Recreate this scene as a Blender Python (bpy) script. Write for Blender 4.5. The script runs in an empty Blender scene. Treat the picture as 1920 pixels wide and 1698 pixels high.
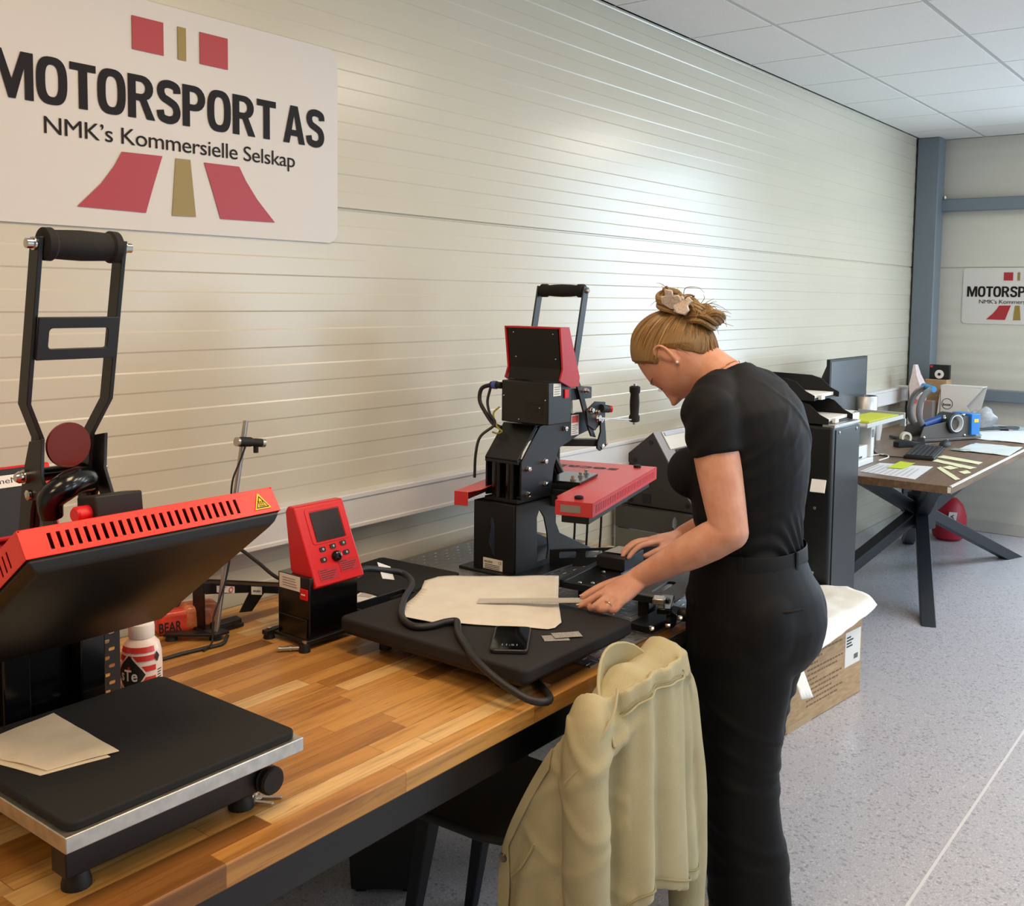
import bpy, bmesh, math, random
from mathutils import Vector, Matrix, Euler, noise
random.seed(7)
SC = bpy.context.scene
COL = SC.collection

# ---------------------------------------------------------------- camera
F_PX, PX0, PY0 = 1909.44, 997.93, 707.10          # focal length and principal point of the 1920x1698 frame
YAW, PITCH, ROLL = .648746, -.078201, .0134074
CAM_H = 1.576
cd = bpy.data.cameras.new('camera')
cd.sensor_fit = 'HORIZONTAL'
cd.sensor_width = 36.0
cd.lens = 36.0 * F_PX / 1920
cd.shift_x = -(PX0 - 960) / 1920
cd.shift_y = (PY0 - 849) / 1920
cd.clip_start = .02
cam = bpy.data.objects.new('camera', cd)
COL.objects.link(cam)
_f = Vector((math.cos(YAW) * math.cos(PITCH), math.sin(YAW) * math.cos(PITCH), math.sin(PITCH)))
_r = _f.cross(Vector((0, 0, 1))).normalized()
_u = _r.cross(_f)
_r2 = _r * math.cos(ROLL) + _u * math.sin(ROLL)
_u2 = _u * math.cos(ROLL) - _r * math.sin(ROLL)
_m = Matrix((_r2, _u2, -_f)).transposed().to_4x4()
_m.translation = (0, 0, CAM_H)
cam.matrix_world = _m
SC.camera = cam

# ---------------------------------------------------------------- light and exposure
vs = SC.view_settings
vs.view_transform = 'Standard'
vs.look = 'None'
vs.use_curve_mapping = False
vs.gamma = 1.0
vs.exposure = 0.30
w = bpy.data.worlds.new('World')
SC.world = w
w.use_nodes = True
w.node_tree.nodes['Background'].inputs['Color'].default_value = (.75, .87, 1.0, 1)
w.node_tree.nodes['Background'].inputs['Strength'].default_value = 1.0


def area(name, loc, direction, sx, sy, power, color, spread=math.pi):
    ld = bpy.data.lights.new(name, 'AREA')
    ld.shape = 'RECTANGLE'
    ld.size, ld.size_y = sx, sy
    ld.energy = power
    ld.color = color
    ld.spread = spread
    o = bpy.data.objects.new(name, ld)
    COL.objects.link(o)
    o.location = loc
    o.rotation_euler = Vector(direction).to_track_quat('-Z', 'Y').to_euler()
    return o


WARM = (1.0, .66, .34)
COOL = (.64, .83, 1.0)
# daylight through the window in the far wall and the two in the right wall
area('daylight_far_window', (7.42, 0, 1.52), (-1, 0, -.3), 1.38, 2.3, 78, COOL)
area('daylight_right_window', (5.6, -3.17, 1.5), (0, 1, -.6), 2.2, 1.5, 58, COOL)
area('daylight_right_window.001', (2.2, -3.17, 1.5), (0, 1, -.6), 2.0, 1.5, 12, COOL)
# the LED panels of the ceiling: warm ones near the left wall, neutral ones over the rest of the room, one added to brighten the wall
NEUTRAL = (1.0, .88, .74)
WARM_FILL = (1.0, .82, .60)  # tint of the panel added to keep the middle of the left wall bright
LAMPS = [(.1, .91, 6, WARM), (1.3, .91, 11, WARM), (-1.1, .31, 12, WARM), (2.5, .31, 8, WARM_FILL), (3.7, .31, 11, NEUTRAL), (6.1, .31, 15, NEUTRAL), (1.3, -1.49, 9, NEUTRAL), (3.7, -1.49, 9, NEUTRAL)]
for lx, ly, pw, lc in LAMPS:
    area('led_light', (lx, ly, 2.672), (0, 0, -1), .54, .54, pw, lc)


# ---------------------------------------------------------------- helpers
def srgb(h):
    if isinstance(h, str):
        h = h.lstrip('#')
        c = [int(h[i:i + 2], 16) / 255 for i in (0, 2, 4)]
    else:
        c = h
    return tuple((x / 12.92 if x <= .04045 else ((x + .055) / 1.055) ** 2.4) for x in c) + (1.0,)


class NT:
    """small wrapper for building node materials"""

    def __init__(s, name):
        s.m = bpy.data.materials.new(name)
        s.m.use_nodes = True
        s.t = s.m.node_tree
        s.b = s.t.nodes['Principled BSDF']

    def n(s, kind, **kw):
        nd = s.t.nodes.new(kind)
        for k, v in kw.items():
            if k.startswith('i_'):
                key = k[2:]
                key = int(key) if key.isdigit() else key
                nd.inputs[key].default_value = v
            else:
                setattr(nd, k, v)
        return nd

    def l(s, a, b):
        s.t.links.new(a, b)

    def math(s, op, a, b=None):
        nd = s.n('ShaderNodeMath', operation=op)
        for i, x in enumerate((a, b)):
            if x is None:
                continue
            if isinstance(x, (int, float)):
                nd.inputs[i].default_value = x
            else:
                s.l(x, nd.inputs[i])
        return nd.outputs[0]

    def mix(s, fac, a, b, blend='MIX'):
        nd = s.n('ShaderNodeMix', data_type='RGBA', blend_type=blend)
        for sock, x in ((nd.inputs[0], fac), (nd.inputs[6], a), (nd.inputs[7], b)):
            if isinstance(x, (int, float)):
                sock.default_value = x
            elif isinstance(x, tuple):
                sock.default_value = x
            else:
                s.l(x, sock)
        return nd.outputs[2]

    def ramp(s, fac, stops, interp='LINEAR'):
        nd = s.n('ShaderNodeValToRGB')
        cr = nd.color_ramp
        cr.interpolation = interp
        while len(cr.elements) < len(stops):
            cr.elements.new(.5)
        for e, (p, c) in zip(cr.elements, stops):
            e.position = p
            e.color = c
        s.l(fac, nd.inputs[0])
        return nd.outputs[0]

    def bump(s, h, strength, dist=.001):
        nd = s.n('ShaderNodeBump')
        nd.inputs['Strength'].default_value = strength
        nd.inputs['Distance'].default_value = dist
        s.l(h, nd.inputs['Height'])
        s.l(nd.outputs[0], s.b.inputs['Normal'])

    def coord(s, scale=(1, 1, 1), rot=(0, 0, 0), kind='Object'):
        tc = s.n('ShaderNodeTexCoord')
        mp = s.n('ShaderNodeMapping')
        mp.inputs['Scale'].default_value = scale
        mp.inputs['Rotation'].default_value = rot
        s.l(tc.outputs[kind], mp.inputs[0])
        return mp.outputs[0]


MATS = {}


def mat(name, color, rough=.5, metal=0.0, vary=0.0, vscale=20, bump=0.0, bscale=300, spec=.5, coat=0.0, sheen=0.0, trans=0.0, sss=0.0):
    if name in MATS:
        return MATS[name]
    k = NT(name)
    c = srgb(color)
    k.b.inputs['Base Color'].default_value = c
    k.b.inputs['Roughness'].default_value = rough
    k.b.inputs['Metallic'].default_value = metal
    k.b.inputs['Specular IOR Level'].default_value = spec
    k.b.inputs['Coat Weight'].default_value = coat
    k.b.inputs['Sheen Weight'].default_value = sheen
    k.b.inputs['Transmission Weight'].default_value = trans
    if sss:
        k.b.inputs['Subsurface Weight'].default_value = sss
        k.b.inputs['Subsurface Radius'].default_value = (1, .35, .2)
        k.b.inputs['Subsurface Scale'].default_value = .008
    if vary or bump:
        co = k.coord()
        if vary:
            nz = k.n('ShaderNodeTexNoise', i_Scale=vscale, i_Detail=4.0)
            k.l(co, nz.inputs['Vector'])
            lo = tuple(x * (1 - vary) for x in c[:3]) + (1,)
            hi = tuple(min(1, x * (1 + vary)) for x in c[:3]) + (1,)
            k.l(k.ramp(nz.outputs['Fac'], [(.3, lo), (.7, hi)]), k.b.inputs['Base Color'])
        if bump:
            nb = k.n('ShaderNodeTexNoise', i_Scale=bscale, i_Detail=3.0)
            k.l(co, nb.inputs['Vector'])
            k.bump(nb.outputs['Fac'], bump, .002)
    MATS[name] = k.m
    return k.m


ORG = {}


def catmull(pts, n=6, closed=False):
    P = [Vector(p) for p in pts]
    if len(P) < 3:
        return P
    out = []
    L = len(P)
    rng = range(L if closed else L - 1)
    for i in rng:
        if closed:
            p0, p1, p2, p3 = P[(i - 1) % L], P[i], P[(i + 1) % L], P[(i + 2) % L]
        else:
            p1, p2 = P[i], P[i + 1]
            p0 = P[i - 1] if i else p1 * 2 - p2
            p3 = P[i + 2] if i + 2 < L else p2 * 2 - p1
        for j in range(n):
            t = j / n
            out.append(.5 * ((2 * p1) + (-p0 + p2) * t + (2 * p0 - 5 * p1 + 4 * p2 - p3) * t * t + (-p0 + 3 * p1 - 3 * p2 + p3) * t ** 3))
    if not closed:
        out.append(P[-1])
    return out


class MB:
    """collects shapes (world coordinates) and links them as ONE mesh object"""

    def __init__(s):
        s.bm = bmesh.new()

    def _face(s, vs, mi=0):
        try:
            f = s.bm.faces.new(vs)
            f.material_index = mi
            return f
        except ValueError:
            return None

    def boxb(s, x0, x1, y0, y1, z0, z1, mi=0, M=None):
        c = [Vector((x, y, z)) for z in (z0, z1) for y in (y0, y1) for x in (x0, x1)]
        if M is not None:
            c = [M @ v for v in c]
        v = [s.bm.verts.new(p) for p in c]
        for q in ((0, 2, 3, 1), (4, 5, 7, 6), (0, 1, 5, 4), (2, 6, 7, 3), (0, 4, 6, 2), (1, 3, 7, 5)):
            s._face([v[i] for i in q], mi)
        return s

    def box(s, c, size, rot=None, mi=0):
        M = Matrix.Translation(c)
        if rot is not None:
            M = M @ (rot.to_4x4() if isinstance(rot, Matrix) else Euler(rot).to_matrix().to_4x4())
        a, b, d = size[0] / 2, size[1] / 2, size[2] / 2
        return s.boxb(-a, a, -b, b, -d, d, mi, M)

    def beam(s, p0, p1, w, h, up=(0, 0, 1), mi=0):
        """rectangular bar from p0 to p1; w across, h along up"""
        p0, p1 = Vector(p0), Vector(p1)
        d = (p1 - p0)
        L = d.length
        d = d / L
        sd = d.cross(Vector(up))
        if sd.length < 1e-4:
            sd = d.cross(Vector((1, 0, 0)))
        sd.normalize()
        u = sd.cross(d)
        M = Matrix((d, sd, u)).transposed().to_4x4()
        M.translation = (p0 + p1) / 2
        return s.boxb(-L / 2, L / 2, -w / 2, w / 2, -h / 2, h / 2, mi, M)

    def ring(s, c, a, b, n, ph=0.0, r2=None, sq=1.0):
        out = []
        for i in range(n):
            t = 2 * math.pi * i / n + ph
            ct, st = math.cos(t), math.sin(t)
            if sq != 1.0:
                ct = math.copysign(abs(ct) ** sq, ct)
                st = math.copysign(abs(st) ** sq, st)
            out.append(s.bm.verts.new(c + a * ct + b * st))
        return out

    def bridge(s, r0, r1, mi=0):
        n = len(r0)
        for i in range(n):
            s._face([r0[i], r0[(i + 1) % n], r1[(i + 1) % n], r1[i]], mi)

    def tube(s, pts, r, seg=10, closed=False, smooth=0, mi=0, flat=None, caps=True):
        """round tube through pts; r number or list; flat=(factor, axis) squashes the section"""
        P = catmull(pts, smooth, closed) if smooth else [Vector(p) for p in pts]
        n = len(P)
        if isinstance(r, (list, tuple)):
            rr = []
            for i in range(n):
                t = i / max(1, n - 1) * (len(r) - 1)
                k = min(int(t), len(r) - 2)
                rr.append(r[k] + (r[k + 1] - r[k]) * (t - k))
        else:
            rr = [r] * n
        prev = None
        rings = []
        for i in range(n):
            a = P[i - 1] if (i or closed) else P[0]
            b = P[(i + 1) % n] if (i < n - 1 or closed) else P[i]
            d = (b - a)
            d = d.normalized() if d.length > 1e-9 else Vector((0, 0, 1))
            if prev is None:
                ref = Vector((0, 0, 1)) if abs(d.z) < .9 else Vector((1, 0, 0))
                if flat:
                    ref = Vector(flat[1])
                u = (ref - d * ref.dot(d)).normalized()
            else:
                u = (prev - d * prev.dot(d)).normalized()
                if flat:
                    ref = Vector(flat[1])
                    q = ref - d * ref.dot(d)
                    if q.length > .2:
                        u = q.normalized()
            prev = u
            v = d.cross(u)
            rings.append(s.ring(P[i], u * rr[i] * (flat[0] if flat else 1), v * rr[i], seg))
        for i in range(n - 1):
            s.bridge(rings[i], rings[i + 1], mi)
        if closed:
            s.bridge(rings[-1], rings[0], mi)
        elif caps:
            s._face(rings[0][::-1], mi)
            s._face(rings[-1], mi)
        return s

    def cyl(s, p0, p1, r, seg=20, r2=None, mi=0):
        return s.tube([p0, p1], [r, r if r2 is None else r2], seg, mi=mi)

    def lathe(s, o, axis, prof, seg=24, mi=0, ref=None, cap=True):
        """prof: list of (radius, height) along axis from o"""
        ax = Vector(axis).normalized()
        rf = Vector(ref) if ref else (Vector((1, 0, 0)) if abs(ax.x) < .9 else Vector((0, 1, 0)))
        u = (rf - ax * rf.dot(ax)).normalized()
        v = ax.cross(u)
        o = Vector(o)
        rings = []
        for r, h in prof:
            rings.append(s.ring(o + ax * h, u * max(r, 1e-5), v * max(r, 1e-5), seg))
        for a, b in zip(rings, rings[1:]):
            s.bridge(a, b, mi)
        if cap:
            s._face(rings[0][::-1], mi)
            s._face(rings[-1], mi)
        else:
            s.bridge(rings[-1], rings[0], mi)
        return s

    def sphere(s, c, r, seg=16, rings=10, scale=(1, 1, 1), M=None, mi=0):
        mm = Matrix.Translation(c) @ (M.to_4x4() if M else Matrix()) @ Matrix.Diagonal((r * scale[0], r * scale[1], r * scale[2], 1))
        res = bmesh.ops.create_uvsphere(s.bm, u_segments=seg, v_segments=rings, radius=1, matrix=mm)
        return s

    def loft(s, rings, mi=0, caps=True, closed_ring=True):
        R = [[s.bm.verts.new(p) for p in r] for r in rings]
        for a, b in zip(R, R[1:]):
            n = len(a)
            for i in range(n if closed_ring else n - 1):
                s._face([a[i], a[(i + 1) % n], b[(i + 1) % n], b[i]], mi)
        if caps and closed_ring:
            s._face(R[0][::-1], mi)
            s._face(R[-1], mi)
        return s

    def plate(s, outer, t, frame, holes=(), mi=0):
        """flat plate: outline and holes as (u, v) points in frame=(origin, U, V); thickness t along N = U x V (from the plane towards +N)"""
        o, U, V = (Vector(a) for a in frame)
        N = U.cross(V).normalized() * t
        tmp = bmesh.new()
        loops = []
        edges = []
        for lp in [outer] + list(holes):
            vs_ = [tmp.verts.new(o + U * p[0] + V * p[1]) for p in lp]
            loops.append(vs_)
            edges += [tmp.edges.new((vs_[i], vs_[(i + 1) % len(vs_)])) for i in range(len(vs_))]
        if holes:
            bmesh.ops.triangle_fill(tmp, use_beauty=True, use_dissolve=False, edges=edges, normal=U.cross(V))
        else:
            tmp.faces.new(loops[0])
        tmp.verts.index_update()
        faces = [[v.index for v in f.verts] for f in tmp.faces]
        nrm = [f.normal.copy() for f in tmp.faces]
        for f in tmp.faces:
            f.normal_update()
        flip = [f.normal.dot(N) < 0 for f in tmp.faces]
        co = [v.co.copy() for v in tmp.verts]
        lo = [[v.index for v in l] for l in loops]
        tmp.free()
        A = [s.bm.verts.new(c) for c in co]
        B = [s.bm.verts.new(c + N) for c in co]
        for f, fl in zip(faces, flip):
            f2 = f[::-1] if fl else f
            s._face([A[i] for i in f2[::-1]], mi)
            s._face([B[i] for i in f2], mi)
        for l in lo:
            for i in range(len(l)):
                a, b = l[i], l[(i + 1) % len(l)]
                s._face([A[a], A[b], B[b], B[a]], mi)
        return s

    def addmesh(s, co, faces, mi=0):
        v = [s.bm.verts.new(c) for c in co]
        for f in faces:
            s._face([v[i] for i in f], mi)
        return s

    def build(s, name, m, parent=None, bevel=0.0, seg=2, angle=35, flat=False, recalc=True):
        if recalc:
            bmesh.ops.recalc_face_normals(s.bm, faces=s.bm.faces[:])
        org = ORG.get(parent, Vector((0, 0, 0))) if parent else Vector((0, 0, 0))
        if org.length:
            bmesh.ops.translate(s.bm, verts=s.bm.verts[:], vec=-org)
        me = bpy.data.meshes.new(name)
        s.bm.to_mesh(me)
        s.bm.free()
        for mm in (m if isinstance(m, (list, tuple)) else [m]):
            me.materials.append(mm)
        if not flat:
            for p in me.polygons:
                p.use_smooth = True
            me.set_sharp_from_angle(angle=math.radians(angle))
        o = bpy.data.objects.new(name, me)
        COL.objects.link(o)
        if parent:
            o.parent = parent
            ORG[o] = org
        if bevel:
            md = o.modifiers.new('bevel', 'BEVEL')
            md.width = bevel
            md.segments = seg
            md.limit_method = 'ANGLE'
            md.angle_limit = math.radians(40)
        return o


def tag(o, label, cat, group=None, kind=None):
    if label:
        o['label'] = label
    if cat:
        o['category'] = cat
    if group:
        o['group'] = group
    if kind:
        o['kind'] = kind
    return o


def thing(name, loc, label, cat, group=None):
    o = bpy.data.objects.new(name, None)
    COL.objects.link(o)
    o.location = loc
    o.empty_display_size = .05
    ORG[o] = Vector(loc)
    return tag(o, label, cat, group)


def struct(o):
    o['kind'] = 'structure'
    return o


def dup(src, loc, label=None, rz=None, group=None):
    """a copy of a thing with copies of its parts and sub-parts"""
    def rec(o, par):
        c = o.copy()
        COL.objects.link(c)
        if par:
            c.parent = par
        for ch in list(o.children):
            rec(ch, c)
        return c
    r = rec(src, None)
    r.location = loc
    if rz is not None:
        r.rotation_euler = (0, 0, rz)
    if label:
        r['label'] = label
    if group:
        r['group'] = group
    return r


_txt = {}


def text_geo(body, bold=0.0, space=1.0):
    """outline mesh of a line of text scaled to a unit rectangle"""
    key = (body, bold, space)
    if key in _txt:
        return _txt[key]
    cu = bpy.data.curves.new('lettering', 'FONT')
    cu.body = body
    cu.offset = bold
    cu.space_character = space
    cu.resolution_u = 4
    cu.fill_mode = 'FRONT'
    o = bpy.data.objects.new('lettering', cu)
    COL.objects.link(o)
    dg = bpy.context.evaluated_depsgraph_get()
    me = bpy.data.meshes.new_from_object(o.evaluated_get(dg))
    co = [v.co.copy() for v in me.vertices]
    fa = [list(p.vertices) for p in me.polygons]
    bpy.data.objects.remove(o)
    bpy.data.curves.remove(cu)
    bpy.data.meshes.remove(me)
    x0, x1 = min(c.x for c in co), max(c.x for c in co)
    y0, y1 = min(c.y for c in co), max(c.y for c in co)
    r = ([((c.x - x0) / (x1 - x0), (c.y - y0) / (y1 - y0)) for c in co], fa, (x1 - x0) / (y1 - y0))
    _txt[key] = r
    return r


def text(mb, body, frame, wd, ht, bold=0.0, space=1.0, mi=0):
    """lettering stretched over the rectangle wd x ht at frame=(origin, U, V)"""
    uv, fa, _ = text_geo(body, bold, space)
    o, U, V = (Vector(a) for a in frame)
    mb.addmesh([o + U * (a * wd) + V * (b * ht) for a, b in uv], fa, mi)
    return mb


def rrect(w, h, r, n=4, cx=0.0, cy=0.0):
    out = []
    for k, (sx, sy) in enumerate(((1, 1), (-1, 1), (-1, -1), (1, -1))):
        for i in range(n + 1):
            a = math.pi / 2 * (k + i / n)
            out.append((cx + sx * (w / 2 - r) + r * math.cos(a), cy + sy * (h / 2 - r) + r * math.sin(a)))
    return out


def circ(cx, cy, r, n=16, ry=None):
    return [(cx + r * math.cos(2 * math.pi * i / n), cy + (ry or r) * math.sin(2 * math.pi * i / n)) for i in range(n)]


XX, YY, ZZ = Vector((1, 0, 0)), Vector((0, 1, 0)), Vector((0, 0, 1))

BLACK = mat('black_powder_coat', '#0f0f12', .42, bump=.05, bscale=900)
BLACKG = mat('black_gloss_paint', '#08080a', .18)
BLACKM = mat('black_matte_plastic', '#0e0e10', .6)
FOAM = mat('black_foam', '#121213', .85, bump=.15, bscale=600)
RUBBER = mat('black_rubber', '#101012', .55)
CHROME = mat('bright_steel', '#c9c7c2', .16, 1.0)
STEEL = mat('brushed_steel', '#b9b7b2', .35, 1.0, vary=.08, vscale=40)
ALU = mat('aluminium', '#c9c6c0', .42, 1.0, vary=.12, vscale=60)
RED = mat('red_paint', '#ea2f22', .36, vary=.03, vscale=200)
REDG = mat('red_plastic', '#d21a20', .3)
WHITE = mat('white_label', '#e9e6e0', .5)
PAPER = mat('white_paper', '#efece4', .8, vary=.03, vscale=30)
INK = mat('dark_ink', '#1c1b1b', .6)
# ---------------------------------------------------------------- the room
WX, WY, CEIL = 7.455, 2.217, 2.704
RY, BX = -3.2, -2.6


def wall_mat(name, base, rough):
    k = NT(name)
    co = k.coord((1, 1, 1))
    nz = k.n('ShaderNodeTexNoise', i_Scale=3.0, i_Detail=3.0)
    k.l(co, nz.inputs['Vector'])
    a = srgb(base)
    k.l(k.ramp(nz.outputs['Fac'], [(.3, tuple(x * .97 for x in a[:3]) + (1,)), (.7, a)]), k.b.inputs['Base Color'])
    k.b.inputs['Roughness'].default_value = rough
    nb = k.n('ShaderNodeTexNoise', i_Scale=60.0, i_Detail=2.0)
    k.l(co, nb.inputs['Vector'])
    k.bump(nb.outputs['Fac'], .04, .002)
    return k.m


WALLM = wall_mat('grey_white_sandwich_panel', '#cac4b2', .23)
WALL2 = wall_mat('grey_white_sandwich_panel_matt', '#cbc9be', .45)


def rib_profile(z0, z1, step, depth, joint=1.822, jp=1.0, slope=.004, off=0.0):
    """(depth, z) outline of a micro-ribbed panel with open joints every jp"""
    pts = []
    z = joint - math.ceil((joint - z0) / step) * step + off
    while z < z1 + step:
        k = round((z - joint) / step)
        isj = abs((z - joint) / jp - round((z - joint) / jp)) < .02
        if isj:
            pts += [(depth, z - slope), (-.006, z - .002), (-.006, z + .002), (depth, z + slope)] if False else [(0, z - .006), (-.008, z - .003), (-.008, z + .002), (depth, z + .004)]
        else:
            pts += [(0, z - slope / 2), (depth, z + slope / 2)]
        pts += [(depth, z + step / 2 - slope / 2), (0, z + step / 2 + slope / 2)]
        z += step
    return [(d, min(max(q, z0), z1)) for d, q in pts if z0 - .05 < q < z1 + .05]


def ribbed(name, m, a0, a1, z0, z1, fn, step, depth, holes=None):
    mb = MB()
    pr = rib_profile(z0, z1, step, depth)
    ra = [fn(a0, d, z) for d, z in pr]
    rb = [fn(a1, d, z) for d, z in pr]
    ra = [fn(a0, -.1, z0)] + ra + [fn(a0, -.1, z1)]
    rb = [fn(a1, -.1, z0)] + rb + [fn(a1, -.1, z1)]
    mb.loft([ra, rb])
    return struct(mb.build(name, m, angle=10))


ribbed('wall_left', WALLM, BX, WX, 0, CEIL, lambda a, d, z: (a, WY - d, z), .0974, .0016)
# far wall: three panels around the window opening
fw = lambda a, d, z: (WX - d, a, z)
mb = MB()
for a0, a1, z0, z1 in ((1.2, WY, 0, CEIL), (RY, -1.2, 0, CEIL), (-1.2, 1.2, 0, .8), (-1.2, 1.2, 2.24, CEIL)):
    pr = rib_profile(z0, z1, .0974, .0007)
    mb.loft([[fw(a, -.1, z0)] + [fw(a, d, z) for d, z in pr] + [fw(a, -.1, z1)] for a in (a0, a1)])
struct(mb.build('wall_far', WALL2, angle=10))
mb = MB()
for x0, x1, z0, z1 in ((BX, 1.2, 0, CEIL), (3.2, 4.5, 0, CEIL), (6.7, WX, 0, CEIL), (1.2, 3.2, 0, .75), (1.2, 3.2, 2.25, CEIL), (4.5, 6.7, 0, .75), (4.5, 6.7, 2.25, CEIL)):
    mb.boxb(x0, x1, RY - .1, RY, z0, z1)
struct(mb.build('wall_right', WALL2))
struct(MB().boxb(BX - .1, BX, RY, WY, 0, CEIL).build('wall_back', WALL2))
FRAMEM = mat('white_window_frame', '#e4e4e0', .4)
n = 0
for fr in (('x', WX, -1.2, 1.2, .8, 2.24), ('y', RY, 1.2, 3.2, .75, 2.25), ('y', RY, 4.5, 6.7, .75, 2.25)):
    mb = MB()
    ax, p, a0, a1, z0, z1 = fr
    for b0, b1, c0, c1 in ((a0, a1, z0, z0 + .05), (a0, a1, z1 - .05, z1), (a0, a0 + .05, z0, z1), (a1 - .05, a1, z0, z1), ((a0 + a1) / 2 - .03, (a0 + a1) / 2 + .03, z0, z1)):
        if ax == 'x':
            mb.boxb(p + .02, p + .08, b0, b1, c0, c1)
        else:
            mb.boxb(b0, b1, p - .08, p - .02, c0, c1)
    n += 1
    struct(mb.build('window_%d' % n, FRAMEM, bevel=.004))

# floor: speckled grey vinyl
k = NT('speckled_grey_vinyl')
co = k.coord()
n1 = k.n('ShaderNodeTexNoise', i_Scale=190.0, i_Detail=2.0)
n2 = k.n('ShaderNodeTexVoronoi', i_Scale=170.0)
n3 = k.n('ShaderNodeTexVoronoi', i_Scale=120.0)
n4 = k.n('ShaderNodeTexNoise', i_Scale=1.3, i_Detail=3.0)
for nn in (n1, n2, n3, n4):
    k.l(co, nn.inputs['Vector'])
base = k.ramp(n1.outputs['Fac'], [(.35, srgb('#a6a5ab')), (.65, srgb('#bfbdc4'))])
spk = k.ramp(n2.outputs['Color'], [(.0, (0, 0, 0, 1)), (.72, (0, 0, 0, 1)), (.9, (1, 1, 1, 1))])
base = k.mix(k.math('MULTIPLY', spk, .55), base, srgb('#d8d3d0'))
drk = k.ramp(n3.outputs['Color'], [(.0, (1, 1, 1, 1)), (.16, (1, 1, 1, 1)), (.24, (0, 0, 0, 1))])
base = k.mix(k.math('MULTIPLY', drk, .5), base, srgb('#77757a'))
k.l(base, k.b.inputs['Base Color'])
k.l(k.ramp(n4.outputs['Fac'], [(.3, (.22, .22, .22, 1)), (.7, (.30, .30, .30, 1))]), k.b.inputs['Roughness'])
k.bump(n1.outputs['Fac'], .06, .001)
FLOORM = k.m
struct(MB().boxb(BX - .1, WX + .1, RY - .1, WY + .1, -.1, 0).build('floor', FLOORM))
# weld seam of the vinyl
struct(MB().boxb(2.4, 4.75, .742, .750, -.0005, .0006).build('trim_5', mat('pale_weld_seam', '#d3d0d0', .4)))

# ceiling: 600 mm tiles in a T grid
k = NT('mineral_ceiling_tile')
co = k.coord()
nz = k.n('ShaderNodeTexNoise', i_Scale=400.0, i_Detail=3.0)
k.l(co, nz.inputs['Vector'])
k.l(k.ramp(nz.outputs['Fac'], [(.3, srgb('#d8d7d5')), (.7, srgb('#e9e8e6'))]), k.b.inputs['Base Color'])
k.b.inputs['Roughness'].default_value = .9
k.bump(nz.outputs['Fac'], .2, .002)
TILE = k.m
mb = MB()
GX0, GY0 = 4.0034, 1.812
ixs = range(-12, 7)
iys = range(-9, 2)
for i in ixs:
    for j in iys:
        x0, x1 = GX0 + .6 * i, GX0 + .6 * (i + 1)
        y0, y1 = GY0 - .6 + .6 * j, GY0 + .6 * j
        if any(x0 < lx < x1 and y0 < ly < y1 for lx, ly, _p, _c in LAMPS):
            continue
        x0, x1 = max(x0, BX), min(x1, WX)
        y0, y1 = max(y0, RY), min(y1, WY)
        if x1 - x0 > .03 and y1 - y0 > .03:
            mb.boxb(x0 + .0035, x1 - .0035, y0 + .011, y1 - .011, CEIL, CEIL + .015)
struct(mb.build('ceiling', TILE))
mb = MB()
for j in iys:
    y = GY0 + .6 * j
    if RY < y < WY:
        mb.boxb(BX, WX, y - .0135, y + .0135, CEIL + .003, CEIL + .012)
mb.boxb(BX, WX, WY - .022, WY, CEIL + .0, CEIL + .006)
mb.boxb(BX, WX, RY, RY + .022, CEIL, CEIL + .006)
mb.boxb(WX - .022, WX, RY, WY, CEIL, CEIL + .006)
struct(mb.build('trim_6', mat('grey_ceiling_rail', '#b9b8b6', .5)))
struct(MB().boxb(BX - .1, WX + .1, RY - .1, WY + .1, CEIL + .03, CEIL + .08).build('trim_7', mat('dark_ceiling_void', '#55534f', .9)))
LEDM = bpy.data.materials.new('led_diffuser')
LEDM.use_nodes = True
_b = LEDM.node_tree.nodes['Principled BSDF']
_b.inputs['Emission Color'].default_value = (1, .86, .68, 1)
_b.inputs['Emission Strength'].default_value = 3.0
for q, (lx, ly, _p, _c) in enumerate(LAMPS):  # one of these panels is only added to brighten the left wall
    x0 = GX0 + .6 * math.floor((lx - GX0) / .6)
    y0 = GY0 + .6 * math.floor((ly - GY0) / .6)
    t = thing('ceiling_light', (x0 + .3, y0 + .3, CEIL - .02), 'square recessed LED panel in the white tile ceiling', 'ceiling light', 'LED panels of the ceiling')
    MB().plate([(0.005, .012), (.595, .012), (.595, .588), (.005, .588)], .02, ((x0, y0, CEIL - .006), XX, YY), [[(.03, .03), (.57, .03), (.57, .57), (.03, .57)]]).build('frame', FRAMEM, t)
    MB().boxb(x0 + .03, x0 + .57, y0 + .03, y0 + .57, CEIL - .002, CEIL + .01).build('diffuser', LEDM, t)

# cable trunking along the left wall, column, girts, skirting
TRUNK = mat('white_trunking', '#dcdad8', .35)
mb = MB()
mb.boxb(BX, 7.12, WY - .058, WY + .01, .907, 1.003)
mb.boxb(BX, 7.12, WY - .062, WY - .05, .990, 1.006)
mb.boxb(BX, 7.12, WY - .062, WY - .05, .904, .918)
mb.boxb(7.108, 7.122, WY - .064, WY, .902, 1.008)
struct(mb.build('trim_1', TRUNK, bevel=.003))
BLUEG = mat('blue_grey_steel_paint', '#6f7b85', .4, vary=.03)
mb = MB()
mb.boxb(7.27, 7.42, WY - .16, WY - .012, 0, CEIL)
struct(mb.build('trim_2', BLUEG, bevel=.008))
struct(MB().boxb(7.37, 7.44, 1.2, WY - .14, 2.205, 2.29).build('trim_3', BLUEG, bevel=.006))
struct(MB().boxb(7.37, 7.44, 1.2, WY - .14, .912, .992).build('trim_4', BLUEG, bevel=.006))
SKIRT = mat('pale_skirting', '#bdbab2', .4)
struct(MB().boxb(BX, WX, WY - .014, WY + .01, 0, .1).build('baseboard_left', SKIRT, bevel=.003))
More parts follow.
